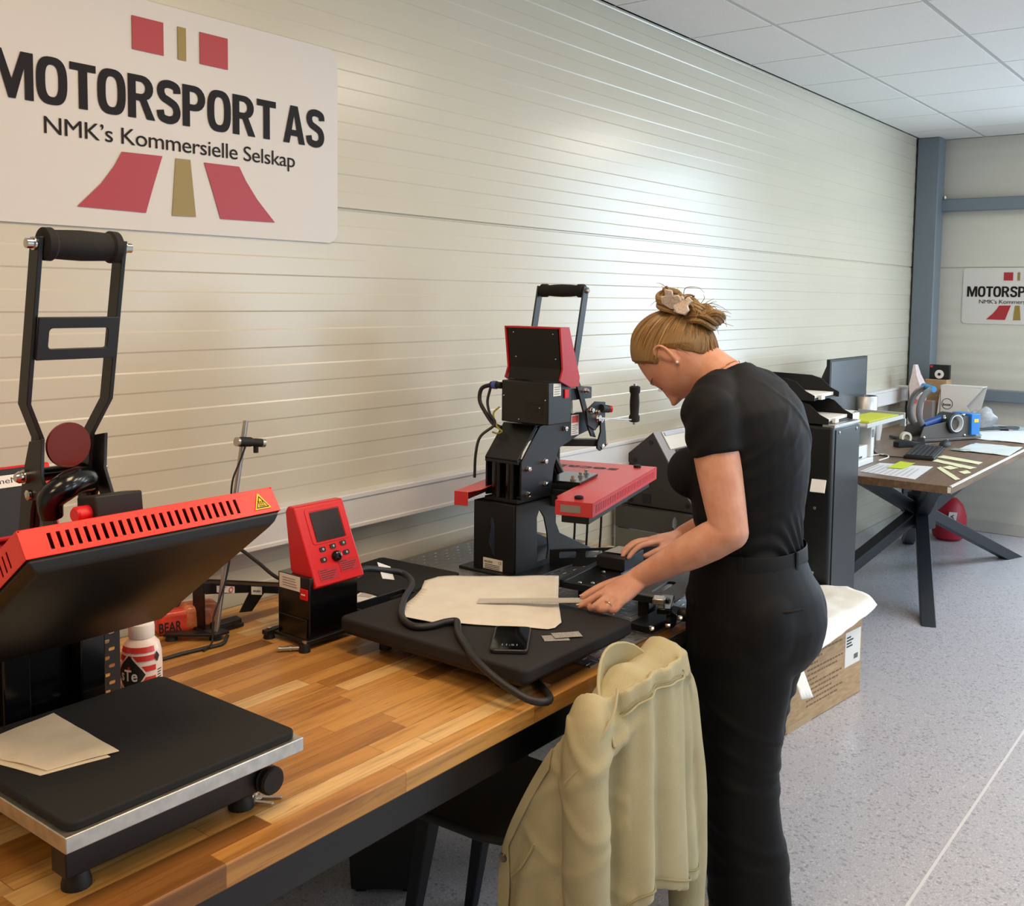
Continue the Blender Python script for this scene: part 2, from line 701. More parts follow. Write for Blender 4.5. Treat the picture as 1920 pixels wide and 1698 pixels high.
struct(MB().boxb(WX - .03, WX + .01, RY, WY, 0, .085).build('baseboard_far', SKIRT, bevel=.004))
bolt = thing('girt_bolt', (7.40, 2.045, 2.29), 'small grey bolt standing on the upper blue-grey wall rail beside the column', 'bolt')
MB().cyl((7.40, 2.045, 2.288), (7.40, 2.045, 2.315), .006).build('shank', STEEL, bolt)
MB().lathe((7.40, 2.045, 2.298), ZZ, [(.012, 0), (.012, .01)], 6).build('nut', STEEL, bolt)

# ---------------------------------------------------------------- wall signs
SIGNW = mat('white_sign_vinyl', '#d0ccc7', .38)
SIGNR = mat('sign_crimson', '#a5262f', .4)
SIGNG = mat('sign_gold', '#8f7a36', .4)
SIGNK = mat('sign_black', '#1c181a', .6, spec=.2)


def bowl(x0, y0, rx, ry, n=9):
    return [(x0 + rx * math.sin(math.pi * i / n), y0 + ry * math.cos(math.pi * i / n)) for i in range(n + 1)]


def sup(cx, cy, rx, ry, n=36, e=.72):
    out = []
    for i in range(n):
        a = 2 * math.pi * i / n
        out.append((cx + rx * math.copysign(abs(math.cos(a)) ** e, math.cos(a)), cy + ry * math.copysign(abs(math.sin(a)) ** e, math.sin(a))))
    return out


def ribbon(path, w):
    P = [Vector((p[0], p[1], 0)) for p in path]
    P = catmull(P, 5)
    L, R = [], []
    for i, p in enumerate(P):
        d = (P[min(i + 1, len(P) - 1)] - P[max(i - 1, 0)]).normalized()
        n_ = Vector((-d.y, d.x, 0)) * w / 2
        L.append((p.x + n_.x, p.y + n_.y))
        R.append((p.x - n_.x, p.y - n_.y))
    return L + R[::-1]


GLYPH = {
    'M': (.88, [([(0, 0), (0, 1), (.25, 1), (.44, .40), (.63, 1), (.88, 1), (.88, 0), (.70, 0), (.70, .68), (.51, 0), (.37, 0), (.18, .68), (.18, 0)], [])]),
    'O': (.66, [(sup(.33, .5, .33, .515), [sup(.33, .5, .140, .345)])]),
    'T': (.58, [([(0, 1), (.58, 1), (.58, .835), (.388, .835), (.388, 0), (.192, 0), (.192, .835), (0, .835)], [])]),
    'P': (.61, [([(0, 0), (0, 1), (.33, 1)] + bowl(.33, .695, .28, .305)[1:-1] + [(.33, .39), (.19, .39), (.19, 0)], [[(.19, .845), (.30, .845)] + bowl(.30, .695, .115, .15)[1:-1] + [(.30, .545), (.19, .545)]])]),
    'R': (.66, [([(0, 0), (0, 1), (.34, 1)] + bowl(.34, .71, .28, .29)[1:-2] + [(.455, .455), (.66, 0), (.455, 0), (.285, .41), (.19, .41), (.19, 0)], [[(.19, .85), (.31, .85)] + bowl(.31, .71, .115, .14)[1:-1] + [(.31, .57), (.19, .57)]])]),
    'S': (.60, [(ribbon([(.515, .73), (.485, .87), (.30, .925), (.135, .87), (.095, .73), (.16, .595), (.31, .52), (.455, .43), (.505, .27), (.45, .13), (.30, .072), (.12, .125), (.075, .285)], .185), [])]),
    'A': (.70, [([(0, 0), (.235, 1), (.465, 1), (.70, 0), (.505, 0), (.462, .20), (.238, .20), (.195, 0)], [[(.272, .36), (.428, .36), (.35, .76)]])]),
}


def heavy_text(mb, body, frame, wd, ht):
    x, items = 0.0, []
    for ch in body:
        if ch == ' ':
            x += .20
            continue
        items.append((x, GLYPH[ch]))
        x += GLYPH[ch][0] + (.055 if ch != 'T' else .03)
    k_ = wd / (x - .055)
    o, U, V = (Vector(a) for a in frame)
    for x0, (w_, polys) in items:
        for outer, holes in polys:
            tr = lambda pl: [((px + x0) * k_, py * ht) for px, py in pl]
            mb.plate(tr(outer), .0002, (o, U, V), [tr(h) for h in holes])


def sign(name, label, o, U, s, N):
    """o: lower left corner, U along the sign, s scale, N out of the wall"""
    o, U, N = Vector(o), Vector(U), Vector(N)
    V = ZZ
    if U.cross(V).dot(N) < 0:
        pass
    t = thing(name, o, label, 'sign', 'company signs on the walls')
    W_, H_ = 1.0 * s, .536 * s
    MB().plate(rrect(W_, H_, .035 * s, 6, W_ / 2, H_ / 2), .004, (o, U, V)).build('panel', SIGNW, t)
    f = o + N * .0058

    def deco(nm, m, poly):
        MB().plate([(a * s, b * s) for a, b in poly], .0004, (f, U, V)).build(nm, m, t)
    for c in (.4095, .5915):
        deco('red_square', SIGNR, [(c - .041, .417), (c + .041, .417), (c + .041, .494), (c - .041, .494)])
    deco('gold_stripe', SIGNG, [(.489, .416), (.512, .416), (.512, .494), (.489, .494)])
    fan = lambda xs: [xs]
    deco('red_chevron', SIGNR, [(.227, .044), (.397, .042), (.419, .11), (.443, .180), (.338, .178), (.318, .143), (.285, .1)])
    deco('red_chevron', SIGNR, [(.606, .042), (.777, .044), (.72, .1), (.686, .143), (.664, .179), (.559, .178), (.583, .11)])
    deco('gold_stripe', SIGNG, [(.467, .040), (.534, .042), (.520, .180), (.479, .179)])
    mb = MB()
    heavy_text(mb, 'MOTORSPORT AS', (f + U * .042 * s + V * .2605 * s, U, V), .908 * s, .1 * s)
    mb.build('lettering', SIGNK, t, flat=True)
    mb = MB()
    text(mb, 'NMK\u2019s Kommersielle Selskap', (f + U * .156 * s + V * .184 * s, U, V), .690 * s, .0495 * s, .0, .95)
    mb.build('lettering', SIGNK, t, flat=True)
    return t


sign('wall_sign', 'large white company sign with red chevrons high on the left wall', (.990, WY - .0022, 1.722), (1, 0, 0), 1.0, (0, -1, 0))
sign('wall_sign', 'smaller white company sign on the far wall right of the blue-grey column', (WX - .0015, 1.912, 1.437), (0, -1, 0), .71, (-1, 0, 0))
# ---------------------------------------------------------------- workbench
ZB = .775                                   # bench top
k = NT('acacia_staves')
co = k.coord()
sep = k.n('ShaderNodeSeparateXYZ')
k.l(co, sep.inputs[0])
SW = .043
yz = k.math('SUBTRACT', sep.outputs['Y'], k.math('MULTIPLY', sep.outputs['Z'], .97))
row = k.math('FLOOR', k.math('DIVIDE', yz, SW))
wn = k.n('ShaderNodeTexWhiteNoise', noise_dimensions='1D')
k.l(row, wn.inputs['W'])
xs = k.math('ADD', k.math('DIVIDE', sep.outputs['X'], .36), k.math('MULTIPLY', wn.outputs['Value'], 7.3))
colx = k.math('FLOOR', xs)
cmb = k.n('ShaderNodeCombineXYZ')
k.l(colx, cmb.inputs[0])
k.l(row, cmb.inputs[1])
wn2 = k.n('ShaderNodeTexWhiteNoise', noise_dimensions='3D')
k.l(cmb.outputs[0], wn2.inputs['Vector'])
tone = k.ramp(wn2.outputs['Value'], [(0, srgb('#7c4f22')), (.16, srgb('#a06c30')), (.4, srgb('#b98342')), (.66, srgb('#c9954f')), (.86, srgb('#d4a766')), (1, srgb('#dfbd85'))])
# grain runs along x; every stave samples its own stretch of noise
gv = k.n('ShaderNodeCombineXYZ')
k.l(k.math('ADD', k.math('MULTIPLY', sep.outputs['X'], 2.2), k.math('MULTIPLY', wn2.outputs['Value'], 91.0)), gv.inputs[0])
k.l(k.math('MULTIPLY', yz, 42.0), gv.inputs[1])
k.l(k.math('MULTIPLY', sep.outputs['Z'], 4.0), gv.inputs[2])
g1 = k.n('ShaderNodeTexNoise', i_Scale=1.0, i_Detail=5.0, i_Roughness=.65, i_Distortion=.9)
k.l(gv.outputs[0], g1.inputs['Vector'])
grain = k.ramp(g1.outputs['Fac'], [(.32, (.50, .42, .34, 1)), (.52, (1, 1, 1, 1)), (.72, (1.12, 1.12, 1.1, 1))])
base = k.mix(.75, tone, grain, 'MULTIPLY')
g2 = k.n('ShaderNodeTexNoise', i_Scale=2.6, i_Detail=6.0, i_Distortion=2.2)
k.l(gv.outputs[0], g2.inputs['Vector'])
base = k.mix(k.ramp(g2.outputs['Fac'], [(.60, (0, 0, 0, 1)), (.74, (.6, .6, .6, 1))]), base, srgb('#5a3617'))
# fine dark joints between the staves
fy = k.math('FRACT', k.math('DIVIDE', yz, SW))
fx = k.math('FRACT', xs)
jn = k.math('MAXIMUM', k.math('LESS_THAN', fy, .03), k.math('LESS_THAN', fx, .004))
base = k.mix(k.math('MULTIPLY', jn, .55), base, srgb('#5b3a1a'))
k.l(base, k.b.inputs['Base Color'])
k.b.inputs['Roughness'].default_value = .42
k.b.inputs['Coat Weight'].default_value = .12
k.bump(g1.outputs['Fac'], .06, .001)
ACACIA = k.m

t = thing('workbench', (1.1, 1.7, 0), 'long workbench with oiled acacia stave top and black steel frame', 'workbench')
MB().boxb(-.6, 2.76, 1.167, 2.150, .737, ZB).build('worktop', ACACIA, t, bevel=.003)
MB().boxb(2.045, 2.762, 1.1640, 1.1668, .740, .772).build('edge_trim', ALU, t, bevel=.001)['label'] = 'pale metal edge strip'
mb = MB()
mb.boxb(-.55, 2.70, 1.20, 1.26, .655, .7365)
mb.boxb(-.55, 2.70, 2.04, 2.10, .655, .7365)
for x in (-.55, 1.05, 2.64):
    mb.boxb(x, x + .06, 1.26, 2.04, .657, .7355)
mb.build('frame', BLACK, t, bevel=.003)
for x in (-.55, 2.64):
    for y in (1.20, 2.04):
        MB().boxb(x, x + .06, y, y + .06, 0, .655).build('leg', BLACK, t, bevel=.003)

# ---------------------------------------------------------------- left clamshell heat press
DARKPL = mat('dark_coated_platen', '#15100c', .42, vary=.1, vscale=8)
PX_0, PX_1, PXC = .622, 1.024, .823
t = thing('heat_press', (PXC, 1.45, ZB), 'large red clamshell heat press standing open at the near end of the bench', 'heat press', 'red heat presses on the bench')
# base
mb = MB()
for x in (.70, .90):
    mb.boxb(x, x + .045, 1.30, 1.88, .800, .836)
mb.boxb(.66, .985, 1.262, 1.300, .800, .850)
mb.boxb(.66, .985, 1.84, 1.90, .800, .830)
mb.boxb(.735, .915, 1.33, 1.56, .836, .862)
mb.boxb(.80, .86, 1.30, 1.86, .79, .84)
mb.build('base_frame', BLACK, t, bevel=.002)
for x, y in ((.685, 1.282), (.955, 1.285), (.685, 1.87), (.955, 1.87)):
    f = MB().lathe((x, y, ZB), ZZ, [(.020, 0), (.020, .006), (.015, .024)], 18).build('foot', RUBBER, t)
    MB().lathe((x, y, ZB + .024), ZZ, [(.006, 0), (.006, .034), (.009, .034), (.009, .042), (.004, .044)], 12).build('bolt', CHROME, f)
kn = MB().lathe((.985, 1.262, .817), (0, -1, 0), [(.020, 0), (.022, .004), (.022, .016), (.019, .02)], 20).build('adjusting_knob', BLACKM, t)
MB().lathe((.985, 1.258, .817), (0, -1, 0), [(.0225, 0), (.0225, .004)], 20).build('knob_ring', CHROME, kn)
MB().boxb(.636, 1.022, 1.215, 1.597, .862, .884).build('lower_plate', ALU, t, bevel=.0015)
MB().plate(rrect(.372, .368, .016, 5, .829, 1.406), .0125, ((0, 0, .884), XX, YY)).build('rubber_pad', FOAM, t, bevel=.003)
# hinge block, perforated back panels and shaft
mb = MB()
mb.boxb(.755, .80, 1.625, 1.72, .83, 1.05)
mb.boxb(.885, .93, 1.625, 1.72, .83, 1.05)
mb.boxb(.80, .885, 1.66, 1.70, .86, .99)
mb.build('hinge_block', BLACKG, t, bevel=.003)
holes = []
for r in range(9):
    for c in range(4):
        holes.append(rrect(.0135, .0068, .003, 2, .040 + c * .023 + (r % 2) * .010, .020 + r * .0160))
hl = []
for r in range(6):
    for c in range(2):
        hl.append(rrect(.012, .006, .0028, 2, .032 + c * .02 + (r % 2) * .008, .03 + r * .0135))
MB().plate([(0, 0), (.135, 0), (.135, .165), (0, .165)], .002, ((.885, 1.735, .815), XX, ZZ), holes).build('perforated_panel', BLACK, t)
MB().plate([(0, 0), (.13, 0), (.13, .14), (0, .14)], .002, ((.755, 1.735, .825), XX, ZZ), hl).build('perforated_panel', BLACK, t)
MB().boxb(.62, .76, 1.733, 1.737, .82, .97).build('perforated_panel', BLACK, t)
mb = MB()
mb.boxb(.852, .884, 1.70, 1.74, .815, 1.0)
mb.boxb(.884, .890, 1.67, 1.74, .80, .975)
mb.build('hinge_bracket', BLACKG, t, bevel=.002)
MB().lathe((.918, 1.655, .952), (1, -.5, 0), [(.009, -.006), (.011, 0), (.010, .008), (.005, .012)], 14).build('cap_nut', CHROME, t)
MB().cyl((.66, 1.628, .868), (.885, 1.628, .868), .0055, 14).build('hinge_shaft', CHROME, t)
for x in (.735, .80, .875):
    MB().lathe((x, 1.628, .868), XX, [(.010, -.006), (.010, .006)], 6).build('shaft_nut', STEEL, t)

# heating head: open red box tilted 35 degrees, front edge up
F0 = Vector((0, 1.270, 1.237))
HU = Vector((0, -.82, .5724)).normalized()          # rear -> front
HN = XX.cross(HU).normalized()
if HN.z < 0:
    HN = -HN
HD, HT = .402, .041


def hp(x, u, n):
    """point of the head: x, distance from the front edge towards the rear, height above the underside"""
    return Vector((x, 0, 0)) + F0 - HU * u + HN * n


slots = [[(a, .008), (a + .0052, .008), (a + .0052, .031), (a, .031)] for a in [.036 + i * .01255 for i in range(24)]]
mb = MB()
mb.plate([(0, 0), (.402, 0), (.402, HT - .004), (.397, HT), (.005, HT), (0, HT - .004)], .0015, (hp(PX_0, .0015, 0), XX, HN), slots)
sl2 = [[(a, .008), (a + .0045, .008), (a + .0045, .031), (a, .031)] for a in [.04 + i * .0135 for i in range(24)]]
mb.plate([(0, 0), (HD, 0), (HD, HT), (0, HT)], .0015, (hp(PX_0, 0, 0), -HU, HN), sl2)
mb.plate([(0, 0), (HD, 0), (HD, HT), (0, HT)], .0015, (hp(PX_1 - .0015, 0, 0), -HU, HN), sl2)
mb.plate([(0, 0), (.402, 0), (.402, HT), (0, HT)], .0015, (hp(PX_0, HD, 0), XX, HN))
mb.plate([(0, 0), (.402, 0), (.402, HD), (0, HD)], .0015, (hp(PX_0, 0, HT - .001), XX, -HU))
mb.build('heating_head_cover', RED, t, bevel=.0008)
rows = []
for (ins, n) in ((.004, .012), (.004, -.004), (.010, -.012), (.018, -.017)):
    rows.append([hp(PX_0 + ins, ins, n), hp(PX_1 - ins, ins, n), hp(PX_1 - ins, HD - ins, n), hp(PX_0 + ins, HD - ins, n)])
mb = MB()
mb.loft(rows)
mb.build('heating_platen', DARKPL, t, bevel=.002)
YELL = mat('warning_yellow', '#f2c60d', .45)
fo, fu, fv = hp(.978, -.0004, .007), XX, HN
lb = MB().plate([(0, 0), (.030, 0), (.0165, .026), (.0135, .026)], .0003, (fo + HU * .0006, fu, fv)).build('warning_label', YELL, t)
lb['label'] = 'yellow triangular hot-surface sticker'
MB().plate([(.003, .002), (.027, .002), (.015, .0225)], .0002, (fo + HU * .0010, fu, fv), [[(.0055, .0036), (.0245, .0036), (.015, .0195)]]).build('border', INK, lb)
mb = MB()
for q in range(3):
    mb.tube([fo + HU * .0013 + fu * (.0115 + q * .0032 + .0007 * math.sin(v * 2.6)) + fv * (.007 + v * .0017) for v in range(5)], .0005, 5)
mb.boxb(0, .011, 0, .0003, 0, .0012, M=Matrix((XX, HU, fv)).transposed().to_4x4()) if False else mb.beam(fo + HU * .0012 + fu * .009 + fv * .0053, fo + HU * .0012 + fu * .021 + fv * .0053, .0011, .0003, HU)
mb.build('heat_symbol', INK, lb)

# handle
for sgn in (-1, 1):
    xo, xi = PXC + sgn * .066, PXC + sgn * .041
    mb = MB()
    P = [(xo, 1.487, 1.655), (xo, 1.537, 1.405), (xi, 1.549, 1.350), (xi, 1.572, 1.20)]
    ww, dd = .0075, .028
    rings = []
    for i, p in enumerate(P):
        p = Vector(p)
        rings.append([p + Vector((a * ww / 2, b * dd / 2, 0)) for a, b in ((-1, -1), (1, -1), (1, 1), (-1, 1))])
    mb.loft(rings)
    mb.build('handle_bar', BLACK, t, bevel=.0012)
fr = ((PXC - .064, 1.508, 1.473), XX, Vector((0, -.2, .98)).normalized())
MB().plate([(0, 0), (.128, 0), (.128, .066), (0, .066)], .005, fr, [rrect(.094, .032, .006, 4, .064, .033)]).build('cross_plate', BLACK, t, bevel=.001)
MB().lathe((PXC - .061, 1.487, 1.645), XX, [(.019, 0), (.0245, .003), (.0250, .014), (.0215, .018), (.0225, .04), (.0232, .061), (.0225, .082), (.0215, .104), (.0250, .108), (.0245, .119), (.019, .122)], 28).build('grip', FOAM, t)
for sgn in (-1, 1):
    MB().lathe((PXC + sgn * .070, 1.487, 1.645), (sgn, 0, 0), [(.010, 0), (.010, .003), (.0075, .003), (.0075, .013), (.005, .014)], 16).build('bolt', CHROME, t)
MB().lathe((PXC, 1.538, 1.336), (0, -1, 0), [(.0350, 0), (.0355, .0005), (.0355, .0055), (.0352, .006)], 40).build('knob_disc', mat('dark_red_gloss', '#6a231d', .14), t)['label'] = 'glossy dark red round knob between the handle bars'
MB().cyl((PXC - .048, 1.560, 1.290), (PXC + .05, 1.560, 1.290), .011, 18).build('cross_tube', BLACKG, t)
for sx in (-.058, .062):
    MB().lathe((PXC + sx - math.copysign(.008, sx) * 0, 1.560, 1.290), (math.copysign(1, sx), 0, 0), [(.011, -.006), (.011, .002), (.009, .002), (.0095, .008), (.006, .014), (.001, .016)], 16).build('cap_nut', CHROME, t)
for sx in (-.050, .052):
    x = PXC + sx
    mb = MB()
    mb.plate([(1.515, 1.352), (1.553, 1.345), (1.578, 1.285), (1.602, 1.150), (1.566, 1.150), (1.553, 1.236), (1.545, 1.255), (1.535, 1.255), (1.488, 1.165), (1.452, 1.172), (1.520, 1.295)], .006, ((x - .003, 0, 0), YY, ZZ))
    mb.build('lever_arm', BLACK, t, bevel=.001)
MB().lathe((PXC - .054, 1.553, 1.262), (-1, 0, 0), [(.008, 0), (.008, .004), (.005, .006), (.001, .007)], 12).build('cap_nut', CHROME, t)
MB().tube([(.775, 1.50, 1.235), (.772, 1.495, 1.262), (.790, 1.49, 1.278), (.815, 1.50, 1.284), (.842, 1.52, 1.280), (.856, 1.545, 1.268)], [.017, .020, .021, .021, .020, .016], 20, smooth=6).build('hose', BLACKG, t)
mb = MB()
mb.box((.828, 1.425, 1.252), (.082, .045, .040), (math.radians(-8), math.radians(2), math.radians(6)))
mb.build('magnet_block', BLACKM, t, bevel=.003)
MB().boxb(.80, .86, 1.40, 1.46, 1.185, 1.236).build('magnet_bracket', BLACK, t, bevel=.002)
MB().lathe((.788, 1.418, 1.250), (-1, -.12, 0), [(.012, 0), (.012, .012), (.0125, .012), (.0125, .020), (.010, .023)], 20, mi=0).build('red_button', REDG, t)

# red control box with a name plate, behind the press
t = thing('control_box', (.90, 2.02, ZB), 'red and black control box with white name plate behind the large open press', 'control box')
MB().boxb(.72, 1.03, 1.985, 2.10, .79, 1.085).build('housing', REDG, t, bevel=.004)
mb = MB()
mb.loft([[(x, y, z) for x in (.70,) for y, z in ()] or [Vector(p) for p in ((.70, 1.955, 1.10), (.70, 2.09, 1.06), (.70, 2.09, 1.215), (.70, 1.995, 1.235))], [Vector(p) for p in ((1.03, 1.955, 1.10), (1.03, 2.09, 1.06), (1.03, 2.09, 1.215), (1.03, 1.995, 1.235))]])
mb.build('control_head', REDG, t, bevel=.005)
fv = Vector((0, .04, .135)).normalized()
fo = Vector((.70, 1.955, 1.10)) - Vector((0, .0012, -.0003))
fc = MB().plate(rrect(.295, .128, .006, 3, .155, .072), .001, (fo, XX, fv)).build('front_panel', BLACKM, t)
npl = MB().plate(rrect(.15, .024, .002, 3, .225, .112), .0008, (fo - Vector((0, .0012, 0)), XX, fv)).build('name_plate', WHITE, t)
mb = MB()
text(mb, 'SublimeMagic', (fo - Vector((0, .0022, 0)) + XX * .177 + fv * .105, XX, fv), .118, .014, 0)
mb.build('lettering', INK, npl, flat=True)
for x in (.75, 1.0):
    MB().lathe((x, 2.0, ZB), ZZ, [(.012, 0), (.010, .016)], 14).build('foot', RUBBER, t)
    MB().lathe((x, 2.085, ZB), ZZ, [(.012, 0), (.010, .016)], 14).build('foot', RUBBER, t)

# folded cream sheets lying on the pad
CREAM = mat('cream_sheet', '#ecdcc0', .85, vary=.05, vscale=25)


def sheet_obj(name, poly, z, label, cat, m, group=None, amp=.0012, t=.0008, n=14, sub=None, seed=0, lift=None):
    """a thin sheet over the quad poly (4 corners) with gentle waves"""
    P = [Vector((p[0], p[1], 0)) for p in poly]
    top = []
    for i in range(n + 1):
        for j in range(n + 1):
            u, v = i / n, j / n
            p = (P[0] * (1 - u) + P[1] * u) * (1 - v) + (P[3] * (1 - u) + P[2] * u) * v
            h = amp * (1 + noise.noise(Vector((p.x * 22 + seed, p.y * 22, seed)))) * .9
            if lift:
                h += lift(u, v)
            top.append(Vector((p.x, p.y, z + h)))
    mb = MB()
    bot = [p - Vector((0, 0, t)) for p in top]
    m1 = n + 1
    F = []
    N = m1 * m1
    for i in range(n):
        for j in range(n):
            a, b, c, d = i * m1 + j, (i + 1) * m1 + j, (i + 1) * m1 + j + 1, i * m1 + j + 1
            F.append((a, b, c, d))
            F.append((N + d, N + c, N + b, N + a))
    for i in range(n):
        for a, b in ((i * m1, (i + 1) * m1), ((i + 1) * m1 + n, i * m1 + n), (i + 1, i), (n * m1 + i, n * m1 + i + 1)):
            F.append((a, a + N, b + N, b))
    mb.addmesh(top + bot, F)
    o = mb.build(name, m)
    return tag(o, label, cat, group)


sheet_obj('paper_sheet', ((.655, 1.545), (.806, 1.568), (.797, 1.362), (.700, 1.385)), .8985, 'cream folded paper sheet lying uppermost on the black pad of the open press', 'paper', CREAM, amp=.0020, t=.0012, seed=3)
sheet_obj('paper_sheet', ((.650, 1.535), (.790, 1.556), (.781, 1.358), (.688, 1.380)), .8972, 'cream paper sheet peeping out under the folded sheet on the open press', 'paper', CREAM, amp=.0006, t=.0006, seed=9)

# striped drink bottle
BX_, BY_ = 1.076, 1.752
t = thing('drink_bottle', (BX_, BY_, ZB), 'small white plastic drink bottle with red stripes and black diamond', 'bottle')
PINKW = mat('bottle_pale_pink', '#e8d5ca', .3)
body = MB().lathe((BX_, BY_, ZB), ZZ, [(.030, 0), (.0345, .004), (.036, .02), (.0375, .05), (.0376, .09), (.0365, .112), (.0325, .129), (.0235, .139), (.0215, .142)], 40).build('body', PINKW, t)
MB().lathe((BX_, BY_, ZB + .141), ZZ, [(.0235, 0), (.0242, .002), (.0242, .020), (.0232, .026), (.019, .029), (.004, .0298)], 40).build('cap', mat('bottle_white_cap', '#e6ddd5', .35), t)
RSTR = mat('bottle_red', '#c8342e', .3)


def brad(h):
    pr = [(0, .0345), (.02, .036), (.05, .0375), (.09, .0376), (.112, .0365), (.129, .0325), (.139, .0235)]
    for (a, r), (b, q) in zip(pr, pr[1:]):
        if a <= h <= b:
            return r + (q - r) * (h - a) / (b - a)
    return .03


def wrap(mb, pts, off, n=1):
    """polygon given as (angle deg, height) wrapped on the bottle"""
    mb.addmesh([Vector((BX_ + (brad(h) + off) * math.cos(math.radians(a)), BY_ + (brad(h) + off) * math.sin(math.radians(a)), ZB + h)) for a, h in pts], [list(range(len(pts)))])


vd = math.degrees(math.atan2(-BY_, -BX_))
for h0 in (.040, .062, .083, .103, .1185):
    mb = MB()
    for a in range(-16, 8):
        wrap(mb, [(vd + a * 5, h0), (vd + a * 5 + 5, h0), (vd + a * 5 + 5, h0 + .0105), (vd + a * 5, h0 + .0105)], .0012)
    mb.build('red_stripe', RSTR, body)


def diamond(c, hc, aw, hh, off, m, nm):
    mb = MB()
    n = 10
    for i in range(n):
        s0, s1 = -1 + 2 * i / n, -1 + 2 * (i + 1) / n
        wrap(mb, [(c + aw * s0, hc - hh * (1 - abs(s0)) ** .85), (c + aw * s1, hc - hh * (1 - abs(s1)) ** .85), (c + aw * s1, hc + hh * (1 - abs(s1)) ** .85), (c + aw * s0, hc + hh * (1 - abs(s0)) ** .85)], off)
    return mb.build(nm, m, body)


diamond(vd - 36, .078, 50, .042, .0018, PINKW, 'diamond_border')
diamond(vd - 36, .078, 45, .037, .0023, INK, 'black_diamond')
diamond(vd + 45, .108, 9, .010, .0018, INK, 'small_diamond')
uv, fa, _ = text_geo('sTe', .02, .95)
mb = MB()
mb.addmesh([Vector((BX_ + (brad(.07) + .0032) * math.cos(math.radians(vd - 62 + a * 50)), BY_ + (brad(.07) + .0032) * math.sin(math.radians(vd - 62 + a * 50)), ZB + .066 + b * .022)) for a, b in uv], fa)
mb.build('lettering', WHITE, body, flat=True)
mb = MB()
for r in range(13):
    wrap(mb, [(vd + 47, .02 + r * .005), (vd + 60 + (r * 7 % 5), .02 + r * .005), (vd + 60 + (r * 7 % 5), .022 + r * .005), (vd + 47, .022 + r * .005)], .0008)
mb.build('small_print', INK, body)

# bunch of keys
t = thing('key_bunch', (.985, 1.30, ZB), 'small bunch of keys on rings in front of the open press', 'keys')


def torus(mb, c, R, r, nrm=(0, 0, 1), seg=20):
    nrm = Vector(nrm).normalized()
    a = nrm.cross(Vector((1, 0, .3))).normalized()
    b = nrm.cross(a)
    mb.tube([Vector(c) + a * R * math.cos(2 * math.pi * i / seg) + b * R * math.sin(2 * math.pi * i / seg) for i in range(seg)], r, 6, closed=True)


for c, R, nn in (((.985, 1.300, .781), .013, (.1, .1, 1)), ((.973, 1.292, .783), .011, (-.3, .1, 1)), ((1.0, 1.318, .781), .010, (.2, -.2, 1)), ((1.012, 1.33, .782), .009, (.4, .3, 1))):
    mb = MB()
    torus(mb, c, R, .0011, nn)
    torus(mb, (c[0], c[1], c[2] + .0018), R * .97, .0010, nn)
    mb.build('key_ring', CHROME, t)
for c, ang, L in (((.985, 1.287, .777), -50, .030), ((.970, 1.283, .778), -62, .028), ((1.008, 1.312, .777), 20, .026)):
    d = Vector((math.cos(math.radians(ang)), math.sin(math.radians(ang)), 0))
    s_ = Vector((-d.y, d.x, 0))
    mb = MB()
    mb.plate(circ(0, 0, .011, 14), .002, (Vector(c), d, s_), [circ(-.004, 0, .003, 8)])
    mb.plate([(.010, -.0035), (.010 + L, -.0035), (.012 + L, 0), (.010 + L, .0035), (.03, .0035), (.028, .0025), (.024, .0035), (.010, .0035)], .002, (Vector(c), d, s_))
    mb.build('key', STEEL, t, bevel=.0004)
for q in range(3):
    mb = MB()
    torus(mb, (.968 - q * .006, 1.312 + q * .006, .781), .0045, .0012, (q, 1, .6), 12)
    mb.build('chain_link', CHROME, t)
MB().tube([(.950, 1.322, .782), (.958, 1.327, .785), (.966, 1.322, .781)], .0016, 6, smooth=4).build('pink_cord', mat('pink_cord', '#c64a8a', .6), t)
# ---------------------------------------------------------------- camera stand, brackets and small things along the wall
t = thing('rod_stand', (1.40, 1.976, ZB), 'thin leaning steel rod stand with small clamped pointer', 'stand')
R0, R1 = Vector((1.402, 1.976, .785)), Vector((1.492, 1.976, 1.278))
MB().cyl(R0, R1, .0062, 18).build('rod', STEEL, t)
mb = MB()
mb.boxb(1.385, 1.425, 1.955, 1.997, .787, .794)
mb.beam((1.40, 1.97, .790), (1.325, 2.06, .790), .03, .006)
mb.build('base_plate', BLACK, t, bevel=.001)
for p in ((1.402, 1.976), (1.335, 2.05)):
    MB().lathe((p[0], p[1], ZB), ZZ, [(.015, 0), (.012, .012)], 16).build('foot', RUBBER, t)
cl = R0.lerp(R1, .905)
c = MB().lathe(cl + Vector((-.022, -.012, .001)), (1, 0, -.12), [(.010, 0), (.0115, .004), (.0115, .034), (.010, .038)], 16).build('clamp', BLACKM, t)
MB().lathe(cl + Vector((-.028, -.012, .0016)), (1, 0, -.12), [(.011, 0), (.011, .006)], 14).build('clamp_screw', STEEL, c)
hd = MB().lathe(cl + Vector((.014, -.012, -.004)), (1, -.2, -.15), [(.009, 0), (.010, .012), (.010, .026)], 16).build('pointer', BLACKM, t)
MB().lathe(cl + Vector((.040, -.0172, -.0079)), (1, -.2, -.15), [(.0102, 0), (.0102, .008), (.008, .009)], 16).build('pointer_cap', STEEL, hd)
MB().lathe(cl + Vector((.026, -.014, -.010)), (0, 0, -1), [(.006, 0), (.006, .02)], 10).build('adjuster', BLACKM, hd)
